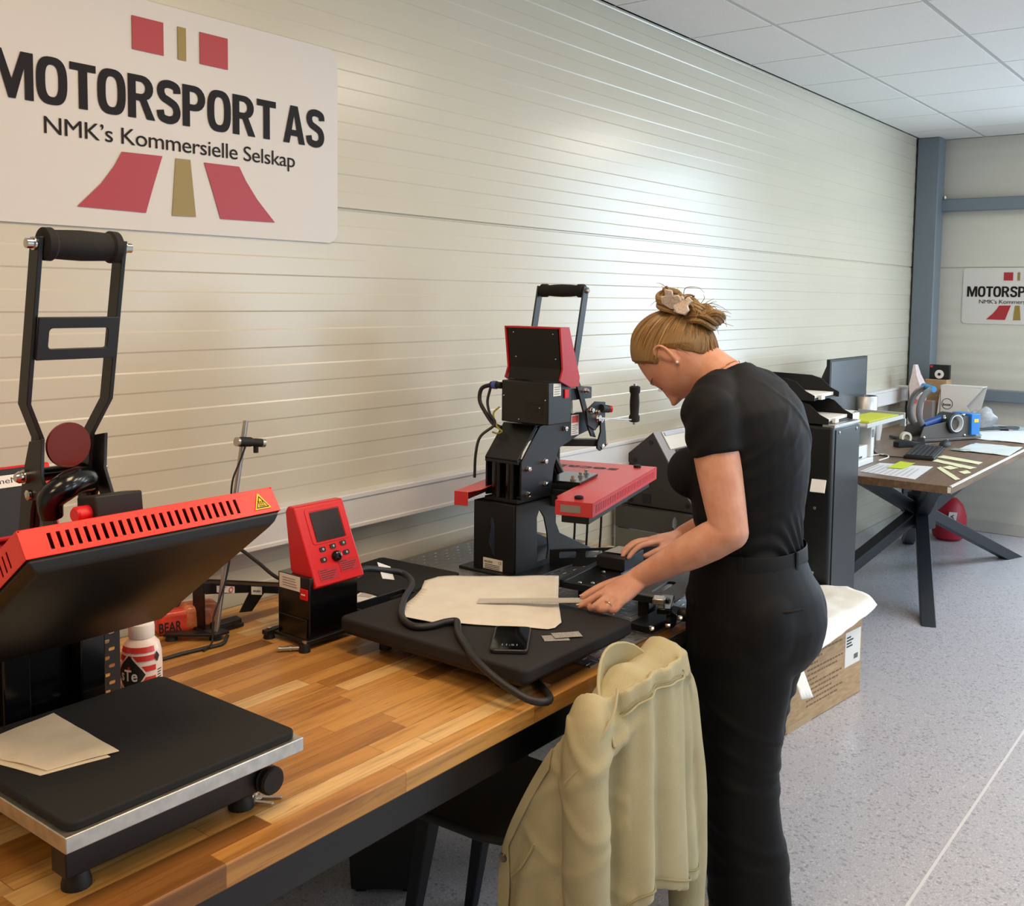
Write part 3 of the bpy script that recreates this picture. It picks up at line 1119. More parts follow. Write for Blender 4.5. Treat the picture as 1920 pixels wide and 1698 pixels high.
MB().tube([cl + Vector((-.004, -.016, -.008)), cl + Vector((-.022, -.014, -.05)), cl + Vector((-.038, -.012, -.085)), cl + Vector((-.042, -.010, -.13)), cl + Vector((-.036, -.006, -.20)), R0.lerp(R1, .45) + Vector((.002, -.012, 0)), R0.lerp(R1, .25) + Vector((-.01, -.02, 0)), (1.375, 1.945, .84), (1.36, 1.93, .79), (1.33, 1.92, .779)], .0024, 7, smooth=5).build('cable', RUBBER, t)

t = thing('press_base_frame', (1.52, 2.03, ZB), 'black bent steel base frame with white stickers beside the red parcel', 'frame')
mb = MB()
a0, a1 = Vector((1.40, 2.035, .902)), Vector((1.625, 2.01, .848))
mb.beam(a0, a1, .05, .004, (0, .35, 1))
fd = (a1 - a0).normalized()
mb.plate([(-.01, 0), (.235, 0), (.235, -.020), (.16, -.020), (.125, -.066), (.09, -.07), (.118, -.02), (.0, -.028)], .004, (a0 - Vector((0, .022, -.001)), fd, ZZ))
mb.beam((1.49, 2.005, .795), (1.425, 2.02, .790), .03, .012)
mb.boxb(1.40, 1.50, 2.0, 2.06, .7765, .786)
mb.beam((1.41, 2.05, .785), (1.405, 2.045, .90), .045, .004, (1, 0, 0))
mb.build('bent_plate', BLACK, t, bevel=.0015)
st = MB().plate(rrect(.030, .020, .001, 2, .137, -.014), .0004, (a0 - Vector((0, .0266, -.001)), fd, ZZ)).build('name_sticker', WHITE, t)
mb = MB()
text(mb, 'secabo', (a0 - Vector((0, .0274, -.001)) + fd * .1265 - ZZ * .0175, fd, ZZ), .021, .0065, .02)
mb.build('lettering', INK, st, flat=True)
st = MB().plate(rrect(.048, .016, .001, 2, .052, -.014), .0004, (a0 - Vector((0, .0266, -.001)), fd, ZZ)).build('warning_sticker', WHITE, t)
MB().plate([(0, 0), (.011, 0), (.0055, .010)], .0003, (a0 - Vector((0, .0275, -.001)) + fd * .036 - ZZ * .019, fd, ZZ)).build('yellow_triangle', YELL, st)
mb = MB()
torus(mb, a0 - Vector((0, .0275, -.001)) + fd * .066 - ZZ * .014, .0055, .0010, (0, 1, 0), 16)
mb.build('prohibition_ring', REDG, st)
mb = MB()
for r in range(4):
    mb.plate([(.031, -.008 - r * .003), (.055, -.008 - r * .003), (.055, -.0088 - r * .003), (.031, -.0088 - r * .003)], .0002, (a0 - Vector((0, .0275, -.001)), fd, ZZ)) if r == 0 else None
mb.build('small_print', INK, st)

t = thing('parcel', (1.41, 2.10, ZB), 'red and orange wrapped packet lying by the wall behind the rod stand', 'packet')
mb = MB()
mb.box((1.405, 2.095, .804), (.15, .07, .056), (0, 0, math.radians(-18)))
ORNG = mat('red_wrapper', '#d3452f', .3, vary=.12, vscale=60, bump=.5, bscale=70)
mb.build('wrapper', ORNG, t, bevel=.012, seg=3)
mb = MB()
mb.box((1.428, 2.082, .806), (.088, .062, .060), (0, math.radians(3), math.radians(-18)))
mb.build('foil_bag', mat('orange_foil', '#d07a52', .25, vary=.2, vscale=80, bump=.6, bscale=60), t, bevel=.014, seg=3)
mb = MB()
fu = Vector((math.cos(math.radians(-18)), math.sin(math.radians(-18)), 0))
text(mb, 'BEAR', (Vector((1.405, 2.095, .784)) - fu * .073 + Vector((fu.y, -fu.x, 0)) * .0358, fu, ZZ), .052, .024, .02)
mb.build('lettering', INK, t, flat=True)

# ---------------------------------------------------------------- controller with red display head
t = thing('press_controller', (1.57, 1.80, ZB), 'black controller box with tilted red display head standing left of the big pad', 'controller')
MB().boxb(1.497, 1.643, 1.758, 1.868, .788, .936).build('housing', BLACKG, t, bevel=.002)
MB().boxb(1.4935, 1.4968, 1.765, 1.862, .785, .84).build('side_plate', BLACKG, t, bevel=.001)
mb = MB()
mb.beam((1.47, 1.757, .792), (1.66, 1.757, .792), .018, .010)
mb.beam((1.47, 1.885, .792), (1.66, 1.885, .792), .018, .010)
mb.beam((1.50, 1.75, .790), (1.50, 1.89, .790), .02, .008)
mb.build('foot_rails', BLACK, t, bevel=.001)
for x, y in ((1.477, 1.752), (1.486, 1.888), (1.652, 1.752), (1.652, 1.886)):
    f = MB().lathe((x, y, ZB), ZZ, [(.0135, 0), (.0135, .003), (.0105, .018)], 16).build('foot', RUBBER, t)
    MB().lathe((x, y, ZB + .018), ZZ, [(.006, 0), (.006, .008), (.003, .009)], 10).build('bolt', CHROME, f)
# red head: wedge whose face leans back
A = [Vector((x, y, z)) for x, y, z in ((1.506, 1.752, .912), (1.506, 1.822, .946), (1.506, 1.850, .952), (1.506, 1.872, 1.083), (1.506, 1.832, 1.090))]
mb = MB()
A = [(1.748, .914), (1.765, .905), (1.80, .912), (1.838, .940), (1.856, 1.075), (1.848, 1.088), (1.825, 1.088)]
mb.loft([[Vector((x, y, z)) for y, z in A] for x in (1.508, 1.657)])
mb.build('display_head', REDG, t, bevel=.004, seg=3)
fo = Vector((1.508, 1.748, .914))
fv = Vector((0, 1.825 - 1.748, 1.088 - .914)).normalized()
fn = XX.cross(fv).normalized()      # out of the face is -y-ish
if fn.y > 0:
    fn = -fn


def face(o_, off):
    return (fo + XX * o_[0] + fv * o_[1] + fn * off, XX, fv)


sc = MB().plate(rrect(.086, .070, .002, 2, .081, .136), .001, face((0, 0), .0008)).build('screen', mat('dark_lcd', '#2a2626', .22), t)
sc['label'] = 'dark display screen'
mb = MB()
mb.plate(rrect(.112, .086, .008, 4, .081, .138), .0012, face((0, 0), .0002), [rrect(.092, .074, .003, 3, .081, .136)])
mb.build('screen_bezel', REDG, t, bevel=.0005)
for i, (u, v) in enumerate(((.047, .082), (.079, .084), (.111, .086), (.042, .058), (.113, .063))):
    b = MB().plate(rrect(.017, .011, .003, 3, u, v), .0015, face((0, 0), .0005)).build('button', BLACKM, t)
    mb = MB()
    mb.plate(circ(u + .001, v, .0026, 10), .0003, face((0, 0), .0024), [circ(u + .001, v, .0015, 8)])
    mb.build('button_symbol', WHITE, b)
c0 = fo + XX * .080 + fv * .0595 + fn * .0006
MB().lathe(c0, fn, [(.0125, 0), (.0125, .003), (.0118, .008), (.0085, .012), (.003, .0135)], 24).build('dial', mat('dial_gloss_black', '#0b0b0d', .12), t)
for q, (u0, v0) in enumerate(((.018, .010), (.083, .020))):
    pl = MB().plate([(u0, v0), (u0 + .056, v0), (u0 + .056, v0 + .028), (u0, v0 + .028)], .0003, face((0, 0), .0004)).build('instruction_label', mat('label_deep_red', '#b5111a', .4), t)
    mb = MB()
    for r in range(5):
        L = (.022, .048, .044, .040, .034)[r]
        mb.plate([(u0 + .003, v0 + .0235 - r * .0050), (u0 + .003 + L, v0 + .0235 - r * .0050), (u0 + .003 + L, v0 + .0250 - r * .0050), (u0 + .003, v0 + .0250 - r * .0050)], .0002, face((0, 0), .0008))
    mb.build('small_print', INK, pl)
lb = MB().boxb(1.4958, 1.4968, 1.79, 1.862, .900, .934).build('rating_label', WHITE, t)
mb = MB()
for r in range(4):
    mb.boxb(1.4953, 1.4957, 1.80 + r * .002, 1.85, .907 + r * .006, .9085 + r * .006)
mb.build('small_print', mat('grey_print', '#807c78', .6), lb)
sw = MB().boxb(1.4925, 1.4968, 1.762, 1.787, .885, .910).build('power_switch', mat('switch_red', '#d3121b', .25), t, bevel=.001)
MB().boxb(1.4918, 1.4926, 1.768, 1.781, .896, .899).build('switch_mark', WHITE, sw)
cn = MB().cyl((1.643, 1.80, .905), (1.690, 1.803, .907), .0125, 18).build('connector', BLACKM, t)
MB().lathe((1.672, 1.802, .906), XX, [(.0150, 0), (.0155, .003), (.0155, .015), (.013, .018)], 20).build('connector_collar', mat('connector_blue', '#3f5aa6', .4), cn)

CABLE = mat('dark_cable_sheath', '#1d1d20', .5)
o = MB().tube([(1.688, 1.803, .907), (1.72, 1.807, .905), (1.78, 1.812, .888), (1.838, 1.80, .870), (1.805, 1.735, .862), (1.70, 1.66, .861), (1.604, 1.573, .861), (1.574, 1.510, .860), (1.596, 1.482, .860), (1.635, 1.470, .862), (1.652, 1.455, .863), (1.640, 1.440, .862), (1.600, 1.401, .860), (1.555, 1.342, .859), (1.521, 1.285, .850), (1.512, 1.215, .826), (1.518, 1.150, .806), (1.545, 1.128, .798), (1.585, 1.148, .790), (1.63, 1.20, .783), (1.68, 1.27, .783)], .0078, 12, smooth=7).build('thick_cable', CABLE)
tag(o, 'thick dark grey cable running from the controller over the big pad edge', 'cable')
lb = thing('cable_label', (1.80, 1.81, .89), 'white paper label wrapped round the thick cable behind the pad', 'label')
f = Vector((1.765, 1.799, .872))
fu = Vector((.92, .05, -.28)).normalized()
fvv = Vector((-.06, .45, .89)).normalized()
MB().plate([(0, 0), (.046, 0), (.050, .036), (.004, .044)], .001, (f, fu, fvv)).build('paper', WHITE, lb)
mb = MB()
for r in range(5):
    mb.plate([(.008, .008 + r * .006), (.038 - (r % 2) * .006, .008 + r * .006), (.038 - (r % 2) * .006, .0105 + r * .006), (.008, .0105 + r * .006)], .0003, (f + (fu.cross(fvv)) * (.0012 if fu.cross(fvv).y > 0 else -.0006) - YY * .0012, fu, fvv))
mb.build('small_print', mat('brown_print', '#8b5b50', .6), lb)
o = MB().tube([(1.33, 2.09, .80), (1.38, 2.10, .83), (1.43, 2.10, .90), (1.475, 2.10, .945), (1.52, 2.06, .955), (1.535, 2.0, .93), (1.535, 1.93, .905), (1.54, 1.875, .895)], .0045, 9, smooth=7).build('power_cable', CABLE)
tag(o, 'black power cable arching from the packet up to the controller', 'cable')
o = MB().tube([(1.20, 1.95, .795), (1.235, 1.945, .780), (1.29, 1.94, .7798), (1.35, 1.93, .7798), (1.385, 1.925, .781), (1.405, 1.935, .792)], .0045, 9, smooth=6).build('power_cable', CABLE)
tag(o, 'black cable lying on the bench between bottle and rod stand', 'cable')

# silver pin
t = thing('steel_pin', (1.457, 1.785, ZB), 'small bright steel pin lying in front of the controller feet', 'pin')
a, b = Vector((1.437, 1.797, .7815)), Vector((1.478, 1.762, .7815))
ax = (b - a).normalized()
MB().lathe(a, ax, [(.003, 0), (.0062, .001), (.0062, .008), (.005, .008), (.005, .026), (.0066, .026), (.0066, .030), (.005, .030), (.005, .052), (.003, .054)], 16).build('shank', CHROME, t)

# flat black board by the wall, diamond plate, tools and pouch
t = thing('spare_platen', (2.06, 2.0, ZB), 'thin flat black board lying by the wall behind the controller', 'board')
MB().plate(rrect(.30, .30, .015, 4, 0, 0), .014, ((1.985, 2.01, .7805), Vector((.99, .06, 0)).normalized(), Vector((-.06, .99, 0)).normalized())).build('board', FOAM, t, bevel=.002)
k = NT('diamond_plate')
co = k.coord()
sep = k.n('ShaderNodeSeparateXYZ')
k.l(co, sep.inputs[0])
S_ = .026
gx = k.math('DIVIDE', sep.outputs['X'], S_)
gy = k.math('DIVIDE', sep.outputs['Y'], S_)
cx_ = k.math('FLOOR', gx)
cy_ = k.math('FLOOR', gy)
par = k.math('MODULO', k.math('ABSOLUTE', k.math('ADD', cx_, cy_)), 2.0)
ux = k.math('SUBTRACT', k.math('FRACT', gx), .5)
uy = k.math('SUBTRACT', k.math('FRACT', gy), .5)
la = k.math('ADD', k.math('POWER', k.math('DIVIDE', ux, .46), 2.0), k.math('POWER', k.math('DIVIDE', uy, .12), 2.0))
lb_ = k.math('ADD', k.math('POWER', k.math('DIVIDE', ux, .12), 2.0), k.math('POWER', k.math('DIVIDE', uy, .46), 2.0))
h = k.math('ADD', k.math('MULTIPLY', k.math('LESS_THAN', la, 1.0), par), k.math('MULTIPLY', k.math('LESS_THAN', lb_, 1.0), k.math('SUBTRACT', 1.0, par)))
la2 = k.math('ADD', k.math('MULTIPLY', la, par), k.math('MULTIPLY', lb_, k.math('SUBTRACT', 1.0, par)))
hh = k.math('MAXIMUM', k.math('SUBTRACT', 1.0, la2), 0.0)
k.b.inputs['Base Color'].default_value = srgb('#a19d98')
k.b.inputs['Metallic'].default_value = .9
k.b.inputs['Roughness'].default_value = .36
k.bump(hh, 1.0, .004)
DIAM = k.m
o = MB().boxb(1.80, 2.70, 1.196, 2.140, ZB, .7785).build('diamond_plate', DIAM)
tag(o, 'grey metal checker plate covering the far half of the bench top', 'metal plate')

# big black padded platen standing on low supports
t = thing('lower_platen', (1.735, 1.44, ZB), 'big black padded rectangular platen on the bench under the paper and phone', 'pad')
MB().plate(rrect(.405, .535, .020, 5, 1.735, 1.437), .030, ((0, 0, .822), XX, YY)).build('padded_top', mat('black_felt_pad', '#191618', .8, bump=.1, bscale=500), t, bevel=.006, seg=3)
MB().boxb(1.545, 1.925, 1.185, 1.69, .812, .8225).build('carrier_plate', BLACK, t, bevel=.002)
for x, y in ((1.60, 1.28), (1.88, 1.28), (1.60, 1.62), (1.88, 1.62)):
    MB().lathe((x, y, ZB + .0036), ZZ, [(.015, 0), (.012, .035)], 14).build('foot', RUBBER, t)
# cream pressing sheet
SH = [(1.600, 1.575), (1.604, 1.595), (1.885, 1.755), (2.05, 1.60)]
NONW = mat('offwhite_pressing_sheet', '#dcd6c9', .8, vary=.05, vscale=20)


def outline_sheet(name, poly, z, label, cat, m, amp=.002, t=.0007, seed=0, group=None, lift=None, cuts=5):
    """sheet with a free outline; inside gently waved"""
    mb = MB()
    vs_ = [mb.bm.verts.new((p[0], p[1], z)) for p in poly]
    mb.bm.faces.new(vs_)
    bmesh.ops.triangulate(mb.bm, faces=mb.bm.faces[:])
    for _ in range(cuts):
        ed = [e for e in mb.bm.edges if e.calc_length() > .022]
        if not ed:
            break
        bmesh.ops.subdivide_edges(mb.bm, edges=ed, cuts=1, use_grid_fill=False)
        bmesh.ops.triangulate(mb.bm, faces=[f for f in mb.bm.faces if len(f.verts) > 3])
    for v in mb.bm.verts:
        v.co.z += amp * (1 + noise.noise(Vector((v.co.x * 17 + seed, v.co.y * 17, seed * 1.7))))
        if lift:
            v.co.z += lift(v.co)
    o = mb.build(name, m)
    md = o.modifiers.new('thick', 'SOLIDIFY')
    md.thickness = t
    md.offset = 1
    return tag(o, label, cat, group)


outline_sheet('pressing_sheet', [(1.600, 1.575), (1.606, 1.548), (1.660, 1.452), (1.735, 1.322), (1.757, 1.280), (1.772, 1.272), (1.812, 1.283), (1.94, 1.384), (2.120, 1.512), (2.02, 1.62), (1.90, 1.735), (1.850, 1.735), (1.790, 1.690), (1.72, 1.655), (1.655, 1.625)], .8530, 'creased off-white pressing sheet spread on the big black pad', 'sheet', NONW, amp=.0028, seed=2,
              lift=lambda c: .006 * max(0, 1 - ((c.x - 1.60) ** 2 + (c.y - 1.57) ** 2) / .006) + .004 * max(0, (c.y - 1.60)) / .13)

# phone with a dark case
t = thing('mobile_phone', (1.648, 1.296, .852), 'black mobile phone lying face up on the pad beside the off-white sheet', 'phone')
pu = Vector((.128, .088, 0)).normalized()
pv = Vector((-pu.y, pu.x, 0))
pc = Vector((1.648, 1.296, .8525))
MB().plate(rrect(.152, .078, .011, 5), .009, (pc, pu, pv)).build('case', mat('phone_case', '#232325', .3), t, bevel=.0025, seg=3)
MB().plate(rrect(.145, .071, .009, 5), .0007, (pc + ZZ * .0088, pu, pv)).build('screen', mat('phone_glass', '#08090b', .06), t)
mb = MB()
text(mb, '11:51', (pc + ZZ * .0098 + pu * -.052 + pv * .016, -pv, pu), .032, .010, 0)
mb.build('clock_digits', mat('dim_screen_grey', '#8d8f92', .5), t, flat=True)
# clear sachets
CLEAR = mat('silver_clear_film', '#b8b6b2', .25, .35, vary=.25, vscale=300, bump=.6, bscale=250)
for nm, lbx, cxy, ang, sz, zz in (('film_sachet', 'lower silvery film sachet on the pad right of the phone', (1.725, 1.236), -42, (.055, .036), .8526), ('film_sachet', 'upper crinkled silvery film sachet on the pad right of the phone', (1.752, 1.226), -38, (.062, .034), .8545)):
    d = Vector((math.cos(math.radians(ang)), math.sin(math.radians(ang)), 0))
    q = Vector((-d.y, d.x, 0))
    c_ = Vector((*cxy, 0))
    sheet_obj(nm, [tuple((c_ + d * a * sz[0] / 2 + q * b * sz[1] / 2)[:2]) for a, b in ((-1, -1), (1, -1), (1, 1), (-1, 1))], zz, lbx, 'sachet', CLEAR, 'film sachets by the phone', amp=.0012, t=.0006, seed=zz * 999)
# white pouch and dark tools behind the pad
t = thing('sealed_pouch', (1.89, 1.96, ZB), 'small white paper pouch lying half under the thick cable by the black board', 'pouch')
MB().box((1.835, 1.925, .7865), (.12, .06, .009), (0, 0, math.radians(22))).build('pouch', WHITE, t, bevel=.003)
MB().box((1.842, 1.929, .7915), (.06, .035, .0012), (0, 0, math.radians(22))).build('printed_patch', mat('pale_grey_print', '#bcb8b4', .6), t)
t = thing('tool_tray', (1.80, 1.79, ZB), 'shallow black tray with small tools between controller and big pad', 'tray')
mb = MB()
mb.boxb(1.70, 1.90, 1.735, 1.86, .7790, .783)
mb.boxb(1.70, 1.90, 1.735, 1.739, .7790, .806)
mb.boxb(1.70, 1.90, 1.856, 1.860, .7790, .806)
mb.boxb(1.70, 1.704, 1.735, 1.86, .7790, .806)
mb.boxb(1.896, 1.90, 1.735, 1.86, .7790, .806)
mb.build('tray', BLACK, t, bevel=.001)
for q, (y, L) in enumerate(((1.76, .1), (1.785, .13), (1.81, .09))):
    MB().cyl((1.73, y, .789), (1.73 + L, y + .01, .789), .0045, 10).build('hex_key', STEEL if q % 2 else BLACK, t)
# ---------------------------------------------------------------- second press: standing swing press behind the pad
t = thing('heat_press', (2.34, 1.80, .7785), 'tall black swing heat press with red plate standing between pad and dark cabinet', 'heat press', 'red heat presses on the bench')
ZP = .7785
# base plate and pedestal
mb = MB()
mb.boxb(2.225, 2.62, 1.70, 1.95, ZP, ZP + .008)
mb.build('base_plate', BLACK, t, bevel=.002)
mb = MB()
z0, z1 = ZP + .007, .985
H_ = z1 - z0
arch = [(.058, .012), (.082, .012), (.082, .06), (.078, .11), (.070, .15), (.058, .172), (.05, .15)]
mb.plate([(0, 0), (.150, 0), (.150, H_), (0, H_)], .005, ((2.25, 1.91, z0), -YY, ZZ), [[(.055, .085), (.078, .04), (.078, .125), (.074, .150), (.066, .158), (.060, .145), (.064, .125)]])
mb.plate([(0, 0), (.40, 0), (.215, .085), (.195, .12), (.195, H_), (0, H_)], .005, ((2.25, 1.762, z0), XX, ZZ), [[(.105, .018), (.150, .018), (.158, .05), (.150, .10), (.135, .145), (.112, .172), (.100, .15)]])
mb.plate([(0, 0), (.40, 0), (.215, .085), (.195, .12), (.195, H_), (0, H_)], .005, ((2.25, 1.91, z0), XX, ZZ), [[(.105, .018), (.150, .018), (.158, .05), (.150, .10), (.135, .145), (.112, .172), (.100, .15)]])
mb.boxb(2.25, 2.446, 1.757, 1.91, z1 - .004, z1)
mb.build('pedestal', BLACK, t, bevel=.0015)
lb = MB().boxb(2.2438, 2.2448, 1.80, 1.872, ZP + .010, ZP + .042).build('rating_label', WHITE, t)
mb = MB()
text(mb, 'secabo', (Vector((2.2432, 1.868, ZP + .029)), -YY, ZZ), .032, .008, .01)
text(mb, 'CE', (Vector((2.2432, 1.815, ZP + .029)), -YY, ZZ), .012, .008, 0)
for r in range(3):
    mb.boxb(2.2430, 2.2434, 1.81, 1.866, ZP + .013 + r * .005, ZP + .0145 + r * .005)
mb.build('lettering', INK, lb, flat=True)
# C frame: two side plates, tubes between them
PR = [(2.272, 1.0), (2.416, .990), (2.430, 1.075), (2.455, 1.128), (2.56, 1.158), (2.64, 1.172), (2.66, 1.19), (2.655, 1.225), (2.548, 1.228), (2.358, 1.203), (2.272, 1.107)]
for y in (1.757, 1.884):
    MB().plate(PR, .006, ((0, y + .006, 0), XX, ZZ)).build('side_plate', BLACK, t, bevel=.0012)
PRB = [(2.262, 1.0), (2.30, 1.0), (2.30, 1.106), (2.262, 1.106)]
mb = MB()
mb.boxb(2.262, 2.41, 1.7635, 1.8838, .987, .998)
mb.boxb(2.30, 2.306, 1.7635, 1.8838, 1.0, 1.11)
mb.plate([(2.262, 1.108), (2.262, 1.114), (2.345, 1.205), (2.352, 1.198)], .1195, ((0, 1.8838, 0), XX, ZZ))
mb.boxb(2.345, 2.56, 1.7635, 1.8838, 1.198, 1.206)
mb.boxb(2.262, 2.285, 1.7635, 1.8838, 1.10, 1.112)
mb.build('frame_web', BLACK, t, bevel=.001)
for y in (1.798, 1.848):
    MB().cyl((2.278, y, .998), (2.278, y, 1.10), .017, 20).build('gas_strut', BLACKG, t)
for x, z in ((2.300, 1.085), (2.38, 1.098), (2.385, 1.03), (2.300, 1.012), (2.48, 1.185)):
    b = MB().lathe((x, 1.757, z), (0, -1, 0), [(.0085, 0), (.0085, .003), (.0075, .003), (.0075, .010), (.003, .011)], 6).build('bolt', CHROME, t)
st = MB().boxb(2.515, 2.555, 1.7562, 1.7568, 1.160, 1.222).build('warning_label', WHITE, t)
MB().boxb(2.518, 2.552, 1.7556, 1.7561, 1.198, 1.219).build('red_panel', mat('label_red_print', '#c9554e', .5), st)
mb = MB()
for r in range(5):
    mb.boxb(2.52, 2.548 - (r % 2) * .006, 1.7557, 1.7561, 1.165 + r * .006, 1.167 + r * .006)
mb.build('small_print', mat('grey_print', '#807c78'), st)

# control box with the back of the display head
BXM = mat('black_box_paint', '#0e0e10', .4)
mb = MB()
mb.boxb(2.312, 2.425, 1.695, 1.865, 1.214, 1.335)
mb.build('control_box', BXM, t, bevel=.003)
mb = MB()
for r in range(8):
    mb.boxb(2.3105, 2.3118, 1.715, 1.775, 1.232 + r * .007, 1.2345 + r * .007)
mb.build('vent', BLACKG, t)
for y, z in ((1.705, 1.285), (1.725, 1.262), (1.856, 1.29), (1.80, 1.224)):
    MB().sphere((2.3118, y, z), .0028, 8, 6).build('screw', CHROME, t)
lb = MB().boxb(2.335, 2.372, 1.6942, 1.6948, 1.296, 1.332).build('rating_label', WHITE, t)
mb = MB()
for r in range(4):
    mb.boxb(2.34, 2.366, 1.6936, 1.694, 1.301 + r * .0065, 1.303 + r * .0065)
mb.build('small_print', mat('grey_print', '#807c78'), lb)
MB().boxb(2.388, 2.408, 1.691, 1.6948, 1.287, 1.313).build('power_switch', mat('switch_red', '#d3121b'), t, bevel=.001)
# display head: red wedge shell, black back
side = [(2.362, 1.337), (2.45, 1.325), (2.455, 1.35), (2.415, 1.49), (2.352, 1.492), (2.350, 1.487), (2.372, 1.37)]
side = [(2.405, 1.318), (2.448, 1.318), (2.452, 1.345), (2.395, 1.492), (2.350, 1.492), (2.366, 1.372), (2.352, 1.34), (2.362, 1.335)]
mb = MB()
mb.plate(side, .006, ((0, 1.690, 0), XX, ZZ))
mb.plate(side, .006, ((0, 1.888, 0), XX, ZZ))
mb.plate([(0, 0), (.192, 0), (.192, .005), (0, .005)], .046, ((2.350, 1.882, 1.4875), -YY, ZZ)) if False else mb.boxb(2.350, 2.396, 1.69, 1.882, 1.4865, 1.492)
mb.loft([[Vector((x, y, z)) for y in (1.69, 1.882) for x, z in ()] or [Vector((2.391, 1.69, 1.490)), Vector((2.447, 1.69, 1.345)), Vector((2.452, 1.69, 1.345)), Vector((2.396, 1.69, 1.490))], [Vector((2.391, 1.882, 1.490)), Vector((2.447, 1.882, 1.345)), Vector((2.452, 1.882, 1.345)), Vector((2.396, 1.882, 1.490))]])
mb.build('display_shell', mat('red_shell', '#b3161d', .35), t, bevel=.001)
mb = MB()
mb.loft([[Vector((2.352, y, 1.4862)), Vector((2.358, y, 1.4862)), Vector((2.374, y, 1.372)), Vector((2.368, y, 1.372))] for y in (1.695, 1.877)])
mb.loft([[Vector((2.368, y, 1.372)), Vector((2.374, y, 1.370)), Vector((2.366, y, 1.337)), Vector((2.358, y, 1.337))] for y in (1.695, 1.877)])
mb.build('display_back', mat('matt_black_back', '#0b0b0d', .7), t)['label'] = 'black back cover with four screws'
for y, z in ((1.712, 1.472), (1.855, 1.474), (1.708, 1.40), (1.852, 1.402)):
    MB().sphere((2.352 + (1.486 - z) * .14 - .0012, y, z), .0026, 8, 6).build('screw', CHROME, t)
# cables
cn = MB().cyl((2.315, 1.868, 1.318), (2.312, 1.905, 1.318), .010, 16).build('connector', BLACKM, t)
MB().cyl((2.314, 1.885, 1.318), (2.313, 1.898, 1.318), .0122, 18).build('connector_collar', mat('connector_blue', '#3f5aa6'), cn)
MB().tube([(2.312, 1.905, 1.318), (2.305, 1.935, 1.305), (2.30, 1.938, 1.27), (2.30, 1.915, 1.235), (2.30, 1.885, 1.205), (2.305, 1.86, 1.195)], .0062, 10, smooth=6).build('cable', CABLE, t)
MB().tube([(2.31, 1.905, 1.31), (2.30, 1.908, 1.27), (2.295, 1.895, 1.235), (2.295, 1.875, 1.205), (2.26, 1.90, 1.17), (2.245, 1.905, 1.12), (2.244, 1.908, 1.05)], .0042, 8, smooth=6).build('cable', CABLE, t)
MB().tube([(2.31, 1.87, 1.255), (2.30, 1.885, 1.235), (2.297, 1.87, 1.20), (2.30, 1.852, 1.185), (2.30, 1.87, 1.178), (2.30, 1.888, 1.18)], .0028, 7, smooth=6).build('earth_wire', mat('yellow_green_wire', '#a09a3a', .5), t)

# handle
for y in (1.733, 1.905):
    mb = MB()
    rr = []
    for p in ((2.548, 1.61), (2.490, 1.352), (2.523, 1.30), (2.572, 1.195), (2.60, 1.15)):
        x, z = p
        rr.append([Vector((x - .013, y - .003, z + .003)), Vector((x + .013, y - .003, z - .003)), Vector((x + .013, y + .003, z - .003)), Vector((x - .013, y + .003, z + .003))])
    mb.loft(rr)
    mb.build('handle_bar', mat('blue_black_bar', '#1a1f24', .38), t, bevel=.001)
MB().lathe((2.548, 1.739, 1.598), YY, [(.016, 0), (.0205, .003), (.0205, .020), (.0165, .026), (.0185, .05), (.0195, .080), (.0185, .11), (.0165, .134), (.0205, .140), (.0205, .157), (.016, .160)], 26).build('grip', FOAM, t)
for y, s in ((1.730, -1), (1.908, 1)):
    MB().lathe((2.548, y, 1.598), (0, s, 0), [(.008, 0), (.008, .003), (.005, .008)], 12).build('bolt', CHROME, t)
mb = MB()
mb.boxb(2.46, 2.60, 1.74, 1.90, 1.270, 1.305)
mb.build('top_bridge', BLACK, t, bevel=.002)
for y in (1.772, 1.86):
    MB().cyl((2.53, y, 1.205), (2.53, y, 1.27), .008, 14).build('guide_rod', CHROME, t)
MB().cyl((2.52, 1.815, 1.19), (2.52, 1.815, 1.27), .020, 18).build('spindle', BLACKG, t)
# pivot bracket, knee plates, bolts
MB().plate([(2.55, 1.235), (2.60, 1.26), (2.655, 1.255), (2.655, 1.205), (2.60, 1.17), (2.56, 1.19)], .006, ((0, 1.731, 0), XX, ZZ)).build('pivot_bracket', BLACK, t, bevel=.001)
MB().plate([(2.618, 1.215), (2.640, 1.212), (2.650, 1.16), (2.655, 1.118), (2.62, 1.105), (2.603, 1.115), (2.606, 1.135), (2.622, 1.165)], .006, ((0, 1.724, 0), XX, ZZ)).build('knee_plate', BLACK, t, bevel=.001)
for x, z, r in ((2.545, 1.297, .008), (2.575, 1.235, .010), (2.605, 1.228, .008), (2.625, 1.20, .010), (2.632, 1.118, .011), (2.612, 1.208, .012), (2.652, 1.125, .007)):
    MB().lathe((x, 1.7255, z), (0, -1, 0), [(r, -.004), (r, .003), (r * .8, .003), (r * .8, .010), (r * .3, .013)], 6).build('bolt', CHROME, t)
MB().lathe((2.665, 1.722, 1.232), (.8, -.6, 0), [(.010, 0), (.011, .004), (.011, .012), (.008, .014)], 16).build('red_button', REDG, t)
MB().cyl((2.625, 1.722, 1.238), (2.666, 1.722, 1.232), .012, 14).build('button_housing', BLACKM, t)
mb = MB()
mb.beam((2.56, 1.70, 1.215), (2.718, 1.658, 1.199), .012, .005)
mb.build('crank_arm', STEEL, t, bevel=.001)
MB().lathe((2.718, 1.658, 1.192), ZZ, [(.012, 0), (.0170, .003), (.0170, .018), (.0135, .024), (.0150, .05), (.0152, .065), (.0135, .088), (.0170, .095), (.0170, .110), (.012, .113)], 24).build('crank_grip', FOAM, t)
